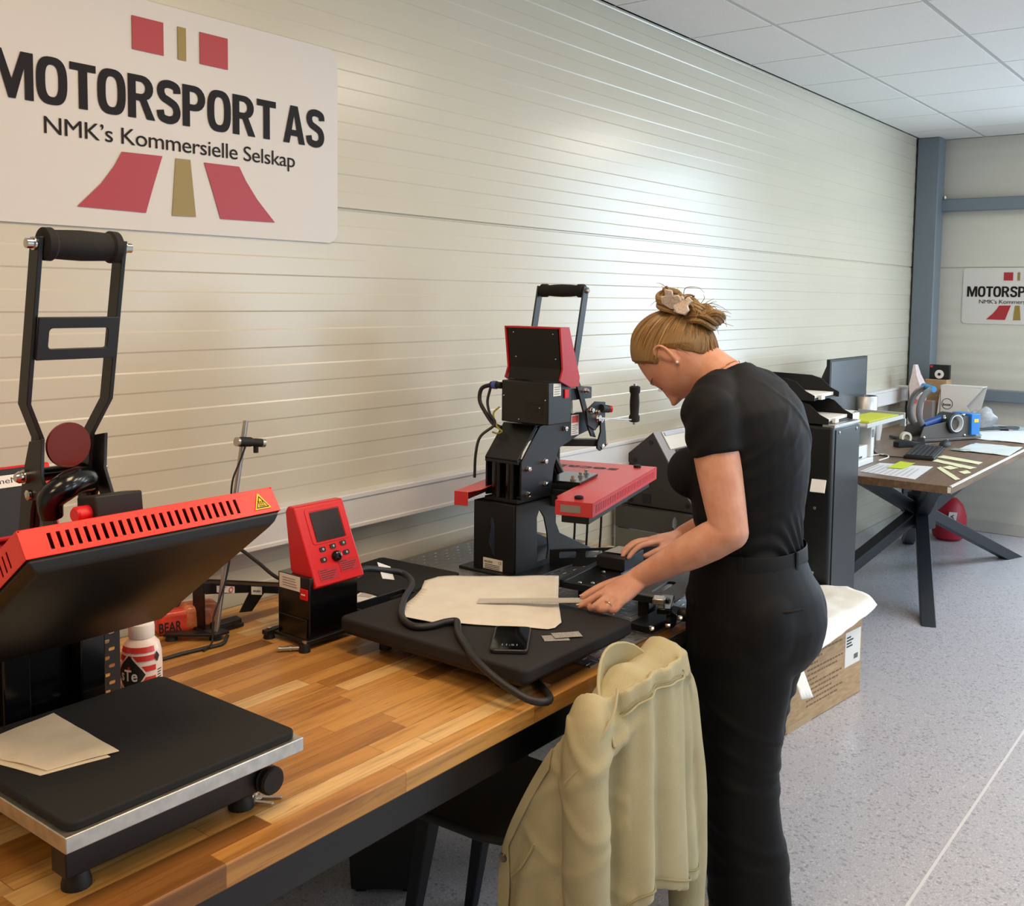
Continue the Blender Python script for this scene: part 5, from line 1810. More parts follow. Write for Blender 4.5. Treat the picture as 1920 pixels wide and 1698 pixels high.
tag(o, 'thin black cable running back from the keyboard', 'cable')
GREENISH = mat('pale_yellow_card', '#dcdcb4', .6)
o = sheet_obj('printed_sheet', ((4.775, 1.655), (4.73, 1.384), (5.16, 1.425), (5.10, 1.667)), ZD + .0008, 'white printed sheet lying on the near left corner of the desk', 'paper', mat('printed_sheet', '#d9dade', .6), amp=.0006, seed=31)
mb = MB()
for r in range(9):
    a, b = Vector((4.77, 1.64 - r * .026, ZD + .0032)), Vector((5.03, 1.648 - r * .024, ZD + .0032))
    mb.beam(a, b, .006, .0003)
pl = mb.build('printed_lines', mat('pale_grey_print', '#bcb8b4'), o)
pl.parent = o
o = sheet_obj('sticky_note', ((4.955, 1.585), (4.975, 1.515), (5.185, 1.52), (5.205, 1.598)), ZD + .0035, 'bright yellow-green note lying on the printed sheet', 'sticky note', mat('lime_note', '#c3d22a', .6), amp=.0012, seed=33)
o = MB().box((5.40, 1.385, ZD + .003), (.36, .052, .004), (0, 0, math.radians(-58 + 90 - 75))).build('card_strip', GREENISH)
bpy.data.objects.remove(o)
for nm, lbx, p, sz in (
        ('card_strip', 'pale cream strip of card nearest the desk edge right of the keyboard', ((5.335, 1.480), (5.20, 1.265), (5.27, 1.248), (5.41, 1.475)), 0),
        ('card_strip', 'pale cream strip of card lying along the keyboard side', ((5.49, 1.50), (5.385, 1.27), (5.47, 1.268), (5.575, 1.49)), 0),
        ('card_scrap', 'long pale yellow scrap with a notch at the desk corner', ((5.13, 1.40), (4.83, 1.235), (4.87, 1.222), (5.18, 1.395)), 0),
        ('card_scrap', 'small pale yellow scrap nearest the white sheet', ((5.16, 1.382), (5.12, 1.335), (5.20, 1.315), (5.245, 1.37)), 0),
        ('card_scrap', 'small pale yellow scrap between two other scraps and the strips', ((5.28, 1.38), (5.21, 1.31), (5.285, 1.285), (5.34, 1.345)), 0),
        ('card_scrap', 'small pale yellow scrap closest to the white desk edge line', ((5.08, 1.285), (5.03, 1.245), (5.10, 1.232), (5.16, 1.265)), 0)):
    sheet_obj(nm, p, ZD + .0012, lbx, 'card', GREENISH, 'cream card scraps on the desk', amp=.0015, n=6, seed=p[0][0] * 9)
for nm, lbx, p, m in (
        ('plastic_folder', 'white sheet in a grey-green folder at the desk edge', ((5.81, 1.495), (5.79, 1.215), (6.185, 1.228), (6.185, 1.476)), mat('pale_blue_sheet', '#d4dcdc', .35)),
        ('plastic_folder', 'white sheet with black print lying right of the mug press', ((6.385, 1.58), (6.375, 1.262), (6.98, 1.30), (7.03, 1.64)), mat('white_sheet_cool', '#dfe3e6', .5)),
        ('plastic_folder', 'pale blue folder at the far right end of the desk', ((7.14, 1.64), (6.93, 1.33), (7.21, 1.30), (7.22, 1.62)), mat('pale_blue_folder', '#b9ccd2', .3))):
    sheet_obj(nm, p, ZD + .002, lbx, 'folder', m, 'folders and sheets at the right of the desk', amp=.004, t=.002, seed=p[0][0] * 7)
sheet_obj('folder_edge', ((5.80, 1.52), (5.785, 1.43), (5.87, 1.425), (5.89, 1.515)), ZD + .0045, 'grey-green corner piece lying on the white sheet at the desk edge', 'folder', mat('grey_green_folder', '#83938e', .4), amp=.001)
o = MB().tube([(6.72, 1.60, .785), (6.85, 1.56, .79), (7.0, 1.48, .79), (7.06, 1.44, .785), (6.98, 1.43, .79), (6.85, 1.52, .79), (6.75, 1.60, .79)], .007, 8, smooth=6).build('cable_bundle', CABLE)
tag(o, 'bundled black cable lying on the white sheets at the right', 'cable')
# white box with round logo, brown carton, discs, bag, plastic
t = thing('white_box', (7.12, 1.82, ZD), 'white cut-out display box with round black logo near the column', 'box')
wp = [(1.93, .772), (1.930, .79), (1.905, 1.031), (1.645, 1.028), (1.66, 1.005), (1.742, .903), (1.685, .81), (1.680, .772)]
wM = (Vector((7.0, 0, 0)), YY, ZZ)
MB().plate(wp, .004, wM).build('front_panel', mat('white_box_card', '#dcd9d4', .6), t)
MB().plate([(1.93, .772), (1.905, 1.031), (1.645, 1.028), (1.70, .772)], .004, (Vector((7.112, 0, 0)), YY, ZZ)).build('back_panel', mat('white_box_card', '#dcd9d4'), t)
mb = MB()
mb.boxb(7.0, 7.116, 1.645, 1.908, 1.030, 1.034)
mb.boxb(7.0, 7.116, 1.905, 1.909, .772, 1.03)
mb.boxb(7.0, 7.116, 1.68, 1.93, .772, .776)
mb.build('top_and_side', mat('white_box_card', '#dcd9d4'), t)
mb = MB()
mb.plate(circ(1.862, .912, .036, 28), .0008, (Vector((6.9985, 0, 0)), YY, ZZ), [circ(1.862, .912, .0325, 28)])
text(mb, 'box', (Vector((6.998, 1.889, .899)), -YY, ZZ), .054, .018, .03)
mb.build('logo', INK, t, flat=True)
t = thing('brown_carton', (7.19, 1.98, ZD), 'open brown carton standing at the foot of the blue-grey column', 'box')
mb = MB()
mb.boxb(7.125, 7.25, 1.905, 1.912, ZD + .001, 1.06)
mb.boxb(7.125, 7.132, 1.912, 2.045, ZD + .001, 1.06)
mb.boxb(7.243, 7.25, 1.912, 2.045, ZD + .001, 1.06)
mb.boxb(7.125, 7.25, 2.04, 2.046, ZD + .001, 1.06)
mb.boxb(7.125, 7.25, 1.905, 2.046, ZD + .001, ZD + .006)
mb.boxb(7.132, 7.243, 1.912, 2.04, 1.052, 1.058)
mb.build('box', CARD, t, bevel=.002)
MB().box((7.06, 2.075, 1.02), (.12, .006, .07), (math.radians(50), 0, .3)).build('flap', CARD, t)
t = thing('black_disc_pack', (7.18, 1.96, 1.06), 'black square pack with white round disc on top of the brown carton', 'pack')
MB().boxb(7.16, 7.20, 1.90, 2.03, 1.0605, 1.157).build('pack', BLACKM, t, bevel=.002)
MB().plate(circ(1.964, 1.094, .030, 26), .002, (Vector((7.1585, 0, 0)), YY, ZZ)).build('white_disc', WHITE, t)
MB().plate(circ(1.964, 1.094, .010, 16), .002, (Vector((7.156, 0, 0)), YY, ZZ)).build('disc_hub', INK, t)
MB().boxb(7.1575, 7.159, 2.008, 2.025, 1.138, 1.153).build('red_corner', REDG, t)
t = thing('paper_bag', (6.93, 2.05, ZD), 'crumpled pale pink paper bag standing before the brown carton', 'bag')
MB().loft([[Vector((6.93 + a * .07, 2.035 + b * .036 + o_, z)) for a, b in ((-1, -1), (0, -1.2), (1, -1), (1, 1), (0, 1.15), (-1, 1))] for z, o_ in ((ZD, 0), (.86, .004), (.96, -.006), (1.03, .002))] + [[Vector((6.93 + a * .05, 2.048 + b * .016, 1.10)) for a, b in ((-1, -1), (0, -1.2), (1, -1), (1, 1), (0, 1.15), (-1, 1))], [Vector((6.93 + a * .03, 2.055 + b * .006, 1.165)) for a, b in ((-1, -1), (0, -1.2), (1, -1), (1, 1), (0, 1.15), (-1, 1))]]).build('bag', mat('pale_pink_paper', '#d8c5c2', .7, vary=.1, vscale=40, bump=.5, bscale=60), t)
MB().plate(circ(2.03, .93, .018, 14), .001, (Vector((6.855, 0, 0)), YY, ZZ)).build('red_print', mat('pale_red_print', '#cc6a66', .6), t)
t = thing('grey_carton', (6.92, 1.93, ZD), 'small grey printed box standing behind the mug press', 'box')
MB().boxb(6.93, 7.0, 1.935, 1.985 + .06, ZD, .93).build('box', mat('grey_printed_card', '#7c7673', .6), t, bevel=.002)
MB().boxb(6.9285, 6.9299, 1.945, 2.035, .915, .922).build('red_line', mat('label_red_print', '#c9554e'), t)
o = MB()
o.sphere((6.94, 1.63, .835), .085, 18, 12, (.9, 1.0, .78))
o = o.build('plastic_bag', mat('crumpled_clear_plastic', '#c3c6cb', .25, trans=.25, bump=1.0, bscale=40))
for v in o.data.vertices:
    n_ = noise.noise_vector(v.co * 24)
    v.co += n_ * .030
    v.co.z = max(v.co.z, ZD + .001)
tag(o, 'crumpled clear plastic bag lying beside the white box', 'plastic bag')
o = MB().box((6.95, 1.50, ZD + .013), (.10, .05, .022), (0, 0, .4)).build('black_pouch', BLACKM, bevel=.006)
tag(o, 'small black pouch lying in front of the crumpled plastic bag', 'pouch')
t = thing('marker_pens', (6.35, 1.50, ZD), 'small light blue marker pens lying at the right end of the mug press', 'pens')
bpy.data.objects.remove(t)
for q in range(2):
    o = MB().cyl((6.50 + q * .02, 1.56 - q * .03, ZD + .008), (6.62 + q * .02, 1.60 - q * .03, ZD + .008), .007, 10).build('marker_pen', mat('light_blue_pen', '#9cc3d4', .4))
    tag(o, ('light blue marker pen closer to the mug press end box' if q == 0 else 'light blue marker pen lying nearer the sheets right of the mug press'), 'pen', 'marker pens by the mug press')
for q in range(3):
    o = MB().box((5.86 + q * .035, 1.66 + q * .02, ZD + .004), (.14, .018, .005), (0, 0, math.radians(-30))).build('steel_strip', STEEL)
    tag(o, ('shiny steel strip nearest the tape dispenser', 'shiny steel strip in the middle of three by the mouse', 'shiny steel strip closest to the mug press base')[q], 'strip', 'steel strips on the desk')

t = thing('red_bag', (7.05, 1.84, 0), 'round red bag with white label standing under the desk', 'bag')
MB().lathe((7.05, 1.83, 0), ZZ, [(.07, 0), (.098, .02), (.112, .09), (.108, .17), (.085, .24), (.045, .28), (.01, .29)], 26).build('bag', mat('red_nylon', '#a3142a', .5, bump=.3, bscale=40), t)
bd_ = Vector((-7.05, -1.83, 0)).normalized()
bs_ = Vector((-bd_.y, bd_.x, 0))
lb = MB().plate([(-.032, 0), (.018, 0), (.030, .10), (-.02, .10)], .002, (Vector((7.05, 1.83, .105)) + bd_ * .113 + bs_ * .02, bs_, Vector((0, 0, 1)))).build('white_label', WHITE, t)
mb = MB()
text(mb, 'AAA', (Vector((7.05, 1.83, .11)) + bd_ * .1165 + bs_ * .03, ZZ, -bs_), .08, .022, .02)
mb.build('lettering', INK, lb, flat=True)
# ---------------------------------------------------------------- the person at the bench
def mesh_from(o, dg=None):
    dg = bpy.context.evaluated_depsgraph_get()
    return bpy.data.meshes.new_from_object(o.evaluated_get(dg))


def fuse(mb, voxel, smooth=6, name='tmp'):
    """weld overlapping closed shapes into one smooth skin; returns a mesh"""
    bmesh.ops.recalc_face_normals(mb.bm, faces=mb.bm.faces[:])
    me = bpy.data.meshes.new(name)
    mb.bm.to_mesh(me)
    mb.bm.free()
    o = bpy.data.objects.new(name, me)
    COL.objects.link(o)
    r = o.modifiers.new('remesh', 'REMESH')
    r.mode = 'VOXEL'
    r.voxel_size = voxel
    if smooth:
        s = o.modifiers.new('smooth', 'SMOOTH')
        s.iterations = smooth
        s.factor = .5
    m2 = mesh_from(o)
    bpy.data.objects.remove(o)
    bpy.data.meshes.remove(me)
    return m2


def put(name, me, m, parent=None):
    org = ORG.get(parent, Vector((0, 0, 0))) if parent else Vector((0, 0, 0))
    if org.length:
        me.transform(Matrix.Translation(-org))
    me.materials.clear()
    me.materials.append(m)
    for p in me.polygons:
        p.use_smooth = True
        p.material_index = 0
    o = bpy.data.objects.new(name, me)
    COL.objects.link(o)
    if parent:
        o.parent = parent
        ORG[o] = org
    return o


def oval(c, a, b, tilt=0.0, n=28, sq=.9, yaw=0.0):
    """ring around c: half width a (x), half depth b (y), leaning forward by tilt"""
    out = []
    for i in range(n):
        t_ = 2 * math.pi * i / n
        ct, st = math.cos(t_), math.sin(t_)
        ct = math.copysign(abs(ct) ** sq, ct)
        st = math.copysign(abs(st) ** sq, st)
        p = Vector((a * ct, b * st * math.cos(tilt), b * st * math.sin(-tilt)))
        if yaw:
            p = Matrix.Rotation(yaw, 3, 'Z') @ p
        out.append(Vector(c) + p)
    return out


CXW = 2.385
# the whole upper body was laid out a little further away; TS brings it up to the bench edge
TS = Matrix.Translation((0, 0, CAM_H)) @ Matrix.Scale(.94, 4) @ Matrix.Translation((0, 0, -CAM_H))


def ts(p):
    return TS @ Vector(p)


def shrink(mb):
    bmesh.ops.transform(mb.bm, matrix=TS, verts=mb.bm.verts[:])


# torso sections: z, y centre, half width, half depth, forward tilt
TORSO = [(.80, 1.085, .172, .135, 0), (.90, 1.098, .160, .122, 0), (.985, 1.105, .142, .122, .05), (1.06, 1.108, .148, .132, .10), (1.14, 1.108, .162, .140, .16),
         (1.22, 1.108, .174, .136, .22), (1.28, 1.118, .178, .122, .30), (1.325, 1.136, .164, .098, .40), (1.355, 1.154, .130, .076, .48), (1.378, 1.168, .085, .062, .5)]


def torso(mb, grow=0.0, z_lo=0.0, z_hi=9):
    rings = []
    for z, y, a, b, tl in TORSO:
        if z_lo <= z <= z_hi:
            rings.append(oval((CXW, y, z), a + grow, b + grow, tl))
    mb.loft(rings)


# arms: joints of the near (left) and far (right) arm
L_SH, L_EL, L_WR = ts((2.205, 1.135, 1.305)), ts((2.185, 1.062, 1.028)), Vector((2.026, 1.214, .924))
R_SH, R_EL, R_WR = ts((2.565, 1.165, 1.305)), ts((2.650, 1.165, 1.035)), Vector((2.515, 1.365, .915))


def arm(mb, S, E, Wr, g=0.0, upper_only=None):
    up = [S, S.lerp(E, .25), S.lerp(E, .5), S.lerp(E, .75), E]
    if upper_only is not None:
        n = 7
        mb.tube([S.lerp(E, upper_only * i / n) for i in range(n + 1)], [.062 + g, .061 + g, .059 + g, .057 + g], 24)
        mb.sphere(S, .062 + g, 18, 12)
        return
    mb.tube(up, [.055, .052, .051, .047, .042], 22)
    mb.sphere(S, .055, 18, 12)
    mb.sphere(E, .0425, 18, 12)
    fo_ = [E, E.lerp(Wr, .2), E.lerp(Wr, .4), E.lerp(Wr, .7), Wr]
    mb.tube(fo_, [.042, .0445, .042, .033, .0265], 22)
    mb.sphere(Wr, .0265, 14, 10)


def finger(mb, pts, r0, r1):
    mb.tube(catmull(pts, 4), [r0, (r0 + r1) / 2, r1], 12)
    mb.sphere(pts[-1], r1, 12, 8)
    mb.sphere(pts[0], r0, 12, 8)


def palm(mb, W_, K1, K4, thick, wr=.026):
    """flattened palm from the wrist to the knuckle line K1..K4"""
    ax = ((K1 + K4) / 2 - W_)
    side = (K4 - K1).normalized()
    nrm = ax.cross(side).normalized()
    hw = (K4 - K1).length / 2 + .009
    rings = []
    for tt, w_, t_ in ((-.12, wr, .021), (.08, wr + .002, .0195), (.35, hw * .92, thick), (.7, hw, thick), (.95, hw, thick * .85), (1.03, hw * .9, thick * .6)):
        c = W_ + ax * tt
        rings.append([c + side * (w_ * math.copysign(abs(math.cos(a)) ** .8, math.cos(a))) + nrm * (t_ * math.sin(a)) for a in [2 * math.pi * i / 20 for i in range(20)]])
    mb.loft(rings)


body = MB()
torso(body, -.012)
mbx = body
# pelvis and legs under the trousers
mbx.loft([oval((CXW, 1.085, z), a, b) for z, a, b in ((.86, .14, .11), (.78, .16, .125), (.70, .155, .12))])
LEGS = [((2.165, 1.018, .775), (2.190, 1.028, .45), (2.215, .985, .07)), ((2.325, 1.045, .775), (2.445, 1.130, .43), (2.570, 1.190, .07))]
# head in its own frame: +y the face, +z the crown, origin between the ears; then bowed
HC = Vector((2.372, 1.308, 1.424))
HM = Matrix.Translation(HC) @ Matrix.Rotation(math.radians(4), 4, 'Z') @ Matrix.Rotation(math.radians(-68), 4, 'X') @ Matrix.Scale(1.09, 4)


def head_pt(th, ph):
    """th: angle around z from +y towards +x, ph: elevation; skull shape"""
    cx, cy, cz = math.sin(th) * math.cos(ph), math.cos(th) * math.cos(ph), math.sin(ph)
    x = .0735 * cx
    y = (.092 if cy > 0 else .100) * cy
    z = (.125 if cz > 0 else .112) * cz
    return Vector((x, y, z))


def face_shape(p):
    """moulds the egg into a face"""
    x, y, z = p
    lower = max(0, min(1, (-z) / .11))
    if y < 0:
        y *= 1 - .42 * lower ** 1.3
        y += .018 * lower
    x *= 1 - .22 * lower ** 1.5
    if y > 0:
        y = y * (1 - .02 * lower) + .004 * lower
        front = max(0, y / .09) ** 2
        # flat cheeks and temples
        g = lambda cx, cz, sx, sz: math.exp(-((x - cx) / sx) ** 2 - ((z - cz) / sz) ** 2)
        y += front * (.004 * g(0, .040, .05, .02))                       # brow
        for s in (-1, 1):
            y -= front * .0115 * g(s * .030, .012, .015, .012)           # eye sockets
            y += front * .0045 * g(s * .030, .011, .010, .008)           # lids
            y += front * .004 * g(s * .042, -.022, .018, .018)           # cheeks
        y += front * .027 * g(0, -.030, .0105, .013)                     # nose tip
        y += front * .012 * g(0, -.008, .0085, .020)                     # bridge
        for s in (-1, 1):
            y += front * .006 * g(s * .012, -.036, .008, .008)
        y -= front * .004 * g(0, -.046, .012, .005)
        y += front * .0065 * g(0, -.056, .018, .005)                     # upper lip
        y -= front * .002 * g(0, -.0625, .02, .0025)
        y += front * .0065 * g(0, -.069, .015, .005)                     # lower lip
        y -= front * .004 * g(0, -.080, .018, .006)
        y += front * .009 * g(0, -.098, .020, .013)                      # chin
    return Vector((x, y, z))


nu, nv = 72, 56
co_h, fa_h = [], []
for j in range(1, nv):
    ph = -math.pi / 2 + math.pi * j / nv
    for i in range(nu):
        co_h.append(HM @ face_shape(head_pt(2 * math.pi * i / nu, ph)))
for j in range(nv - 2):
    for i in range(nu):
        a = j * nu + i
        b = j * nu + (i + 1) % nu
        fa_h.append((a, b, b + nu, a + nu))
fa_h.append(tuple(range(nu))[::-1])
fa_h.append(tuple(range((nv - 2) * nu, (nv - 1) * nu)))
mbx.addmesh(co_h, fa_h)
# ears
for s in (-1, 1):
    e0 = Vector((s * .072, -.006, .004))
    pts = [(s * .070, .008, .020), (s * .077, .004, .033), (s * .083, -.010, .036), (s * .086, -.022, .026), (s * .084, -.022, .008), (s * .080, -.014, -.010), (s * .074, -.003, -.026), (s * .070, .004, -.022)]
    mbx.tube([HM @ Vector(p) for p in catmull(pts, 4)], [.0040, .0042, .0044, .0044, .0046, .0052, .0050, .004], 10)
    mbx.tube([HM @ Vector(p) for p in catmull([(s * .072, .006, .016), (s * .078, -.006, .022), (s * .079, -.012, .012), (s * .076, -.008, -.006), (s * .072, .002, -.012)], 4)], .0042, 8)
    mbx.sphere(HM @ Vector((s * .0755, -.008, .006)), .020, 14, 10, (.32, .72, 1.35), M=HM.to_3x3())
# neck
mbx.tube([Vector((CXW, 1.155, 1.335)), Vector((CXW, 1.190, 1.375)), Vector((CXW - .004, 1.232, 1.405)), Vector((CXW - .008, 1.275, 1.425))], [.068, .058, .0535, .053], 26)
mbx.tube([Vector((CXW, 1.21, 1.33)), Vector((CXW - .004, 1.25, 1.365)), Vector((CXW - .006, 1.285, 1.385))], [.05, .048, .045], 22)

shrink(body)
for hp_, kn_, an_ in LEGS:
    mbx.tube([hp_, Vector(hp_).lerp(Vector(kn_), .5), kn_, Vector(kn_).lerp(Vector(an_), .4), an_], [.085, .07, .052, .048, .034], 18)
arm(mbx, L_SH, L_EL, L_WR)
arm(mbx, R_SH, R_EL, R_WR)
# near hand: the ruler is pinched between thumb and forefinger, the other fingers curl under
KL = [Vector(p) for p in ((1.947, 1.268, .893), (1.939, 1.247, .890), (1.940, 1.230, .885), (1.952, 1.215, .880))]
palm(mbx, L_WR, KL[0], KL[3], .0150)
finger(mbx, [KL[0], (1.930, 1.284, .880), (1.920, 1.298, .869), (1.914, 1.305, .8645)], .0098, .0070)
finger(mbx, [KL[1], (1.917, 1.260, .874), (1.918, 1.275, .863), (1.928, 1.285, .8605)], .0098, .0070)
finger(mbx, [KL[2], (1.917, 1.236, .871), (1.922, 1.254, .862), (1.936, 1.266, .861)], .0092, .0068)
finger(mbx, [KL[3], (1.929, 1.217, .869), (1.932, 1.232, .862), (1.944, 1.246, .861)], .0084, .0062)
finger(mbx, [L_WR.lerp(KL[0], .30) + Vector((.012, .018, .0)), (1.987, 1.284, .900), (1.960, 1.304, .887), (1.940, 1.314, .8785)], .0130, .0080)
# far hand: resting on the carriage block, fingers forward
KR = [Vector(p) for p in ((2.405, 1.408, .904), (2.422, 1.425, .905), (2.440, 1.437, .903), (2.458, 1.446, .898))]
palm(mbx, R_WR, KR[0], KR[3], .0140)
finger(mbx, [KR[0], (2.372, 1.422, .899), (2.348, 1.430, .884), (2.335, 1.433, .873)], .0090, .0066)
finger(mbx, [KR[1], (2.388, 1.443, .901), (2.360, 1.454, .886), (2.345, 1.458, .873)], .0092, .0067)
finger(mbx, [KR[2], (2.408, 1.458, .899), (2.382, 1.470, .885), (2.368, 1.474, .874)], .0088, .0064)
finger(mbx, [KR[3], (2.430, 1.466, .894), (2.408, 1.477, .882), (2.397, 1.481, .874)], .0078, .0058)
finger(mbx, [R_WR.lerp(KR[0], .35) + Vector((-.006, -.012, -.004)), (2.425, 1.375, .893), (2.392, 1.392, .882), (2.372, 1.402, .876)], .0122, .0076)

k = NT('skin')
co = k.coord()
nz = k.n('ShaderNodeTexNoise', i_Scale=26.0, i_Detail=4.0)
k.l(co, nz.inputs['Vector'])
k.l(k.ramp(nz.outputs['Fac'], [(.3, srgb('#c98e76')), (.7, srgb('#d8a38c'))]), k.b.inputs['Base Color'])
k.b.inputs['Roughness'].default_value = .5
k.b.inputs['Subsurface Weight'].default_value = .12
k.b.inputs['Subsurface Radius'].default_value = (1, .35, .2)
k.b.inputs['Subsurface Scale'].default_value = .006
nb = k.n('ShaderNodeTexNoise', i_Scale=420.0, i_Detail=2.0)
k.l(co, nb.inputs['Vector'])
k.bump(nb.outputs['Fac'], .10, .0008)
SKIN = k.m
HM = TS @ HM
person = thing('person', (2.30, 1.05, 0), 'person with blond bun, black T-shirt and black trousers bending over the bench holding a ruler', 'person')
put('body', fuse(body, .0032, 5), SKIN, person)


def cloth_noise(me, amp, sc, seed=0.0, folds=()):
    nrm_all = [v.normal.copy() for v in me.vertices]
    for v, n_ in zip(me.vertices, nrm_all):
        d = amp * noise.noise(Vector((v.co.x * sc[0] + seed, v.co.y * sc[1], v.co.z * sc[2])))
        for fn_ in folds:
            d += fn_(v.co)
        v.co += n_ * d


def cloth_mat(name, color, rough, weave=900, sheen=.3, bump=.15):
    kk = NT(name)
    c_ = kk.coord()
    n_ = kk.n('ShaderNodeTexNoise', i_Scale=float(weave), i_Detail=2.0)
    kk.l(c_, n_.inputs['Vector'])
    kk.b.inputs['Base Color'].default_value = srgb(color)
    kk.b.inputs['Roughness'].default_value = rough
    kk.b.inputs['Specular IOR Level'].default_value = .22
    kk.b.inputs['Sheen Roughness'].default_value = .5
    kk.bump(n_.outputs['Fac'], bump, .001)
    return kk.m


SHIRT = cloth_mat('black_cotton', '#0e0e11', .72)
TROU = cloth_mat('black_trouser_cloth', '#0b0b0e', .62)
sh = MB()
rings = []
for z, y, a, b, tl in TORSO:
    if z >= .94:
        rings.append(oval((CXW, y, z), a + .004, b + .004, tl))
rings = [oval((CXW, 1.100, .935), .158, .122, 0)] + rings[0:]
rings.append(oval((CXW, 1.176, 1.392), .070, .056, .55))
sh.loft(rings)
for sx in (-1, 1):
    sh.sphere((CXW + sx * .075, 1.232, 1.135), .070, 18, 12, (1.0, .92, .95))
    sh.tube([(CXW + sx * .06, 1.160, 1.362), (CXW + sx * .12, 1.148, 1.340), (CXW + sx * .178, 1.136, 1.306)], [.050, .060, .064], 22)
shrink(sh)
arm(sh, L_SH, L_EL, L_WR, .002, .36)
arm(sh, R_SH, R_EL, R_WR, .002, .36)
me = fuse(sh, .005, 12)


def wrinkle_shirt(c):
    d = 0
    # crosswise creases at the waist, pulled folds towards the shoulder
    wz = math.exp(-((c.z - 1.0) / .06) ** 2)
    d += .0035 * wz * math.sin((c.z + .25 * (c.y - 1.1) + .10 * math.sin(c.x * 14)) * 150)
    wz = math.exp(-((c.z - 1.27) / .07) ** 2 - ((c.y - 1.10) / .10) ** 2)
    d += .003 * wz * math.sin((c.y * .8 + c.z * .6) * 120)
    if c.y < 1.12:
        for z0, sl, x0, am in ((1.24, .9, 2.12, .004), (1.21, .75, 2.14, .003), (1.16, .6, 2.16, .0035), (1.10, .35, 2.18, .003), (1.27, -1.1, 2.30, .003)):
            d += am * math.exp(-((c.z - z0 - sl * (c.x - x0)) / .011) ** 2) * math.exp(-((c.x - x0) / .10) ** 2)
    return d


cloth_noise(me, .003, (10, 14, 10), 1.0, (wrinkle_shirt,))
put('t_shirt', me, SHIRT, person)

tr = MB()
PEL = [(.945, 1.100, .160, .124), (.90, 1.096, .170, .138), (.84, 1.084, .181, .158), (.77, 1.078, .187, .170), (.70, 1.084, .184, .164), (.655, 1.096, .172, .148)]
tr.loft([oval((CXW, y, z), a, b) for z, y, a, b in PEL])
for sx in (-1, 1):
    tr.sphere((CXW + sx * .082, 1.018, .775), .100, 20, 14, (1, .90, 1.2))
shrink(tr)
for (hp_, kn_, an_), hem in zip(LEGS, (.03, .006)):
    hp_, kn_, an_ = Vector(hp_), Vector(kn_), Vector(an_)
    P = [hp_ + Vector((0, 0, .03)), hp_.lerp(kn_, .3), hp_.lerp(kn_, .65), kn_, kn_.lerp(an_, .4), kn_.lerp(an_, .75), Vector((an_.x, an_.y, hem))]
    R_ = [(.090, .134), (.090, .126), (.086, .110), (.083, .100), (.083, .098), (.086, .102), (.090, .108)]
    rr = []
    for p, (a, b) in zip(P, R_):
        rr.append(oval(p, a, b, 0, 24, 1.0))
    tr.loft(rr)
me = fuse(tr, .006, 14)


def wrinkle_tr(c):
    d = 0
    side = -1 if c.x < CXW * .94 else 1
    back = max(0, min(1, (1.14 - c.y) / .12))
    for z0, sl, am in ((.64, .55, .005), (.56, .5, .004), (.47, .35, .005), (.41, -.3, .004), (.35, .45, .004), (.28, .3, .004), (.20, -.35, .004), (.13, .4, .0035)):
        dz = c.z - z0 - sl * (c.y - 1.07)
        d += am * (.35 + .65 * back) * math.exp(-(dz / .014) ** 2)
    d += .004 * math.exp(-((c.z - .86 - .3 * (c.y - 1.1)) / .012) ** 2) * (1 if c.y > 1.1 else .2)
    return d


cloth_noise(me, .005, (9, 9, 6), 5.0, (wrinkle_tr,))
trs = put('trousers', me, TROU, person)
# waistband, belt loops and a back pocket welt
mb = MB()
ra = [ts_ring for ts_ring in ([ts(p) for p in oval((CXW, 1.099, z), .160 + g, .127 + g, 0, 40)] for z, g in ((.958, .002), (.955, .004), (.918, .007), (.914, .004)))]
mb.loft(ra + [[ts(p) for p in oval((CXW, 1.099, .914), .150, .11, 0, 40)], [ts(p) for p in oval((CXW, 1.099, .958), .150, .11, 0, 40)]], caps=False)
mb.build('waistband', TROU, trs)
for a in (200, 262, 320, 150):
    a = math.radians(a)
    p = ts((CXW + .166 * math.cos(a), 1.099 + .133 * math.sin(a), .936))
    n_ = Vector((math.cos(a), math.sin(a), 0))
    mb = MB()
    s_ = Vector((-n_.y, n_.x, 0))
    M = Matrix((s_, n_, ZZ)).transposed().to_4x4()
    M.translation = p
    mb.boxb(-.005, .005, -.002, .004, -.030, .022, M=M)
    mb.build('belt_loop', TROU, trs, bevel=.001)
welt = MB().tube([ts(p) for p in ((2.222, 1.03, .832), (2.238, .985, .834), (2.268, .945, .836), (2.305, .925, .838))], .0038, 8, smooth=5)
welt.build('pocket_welt', TROU, trs)
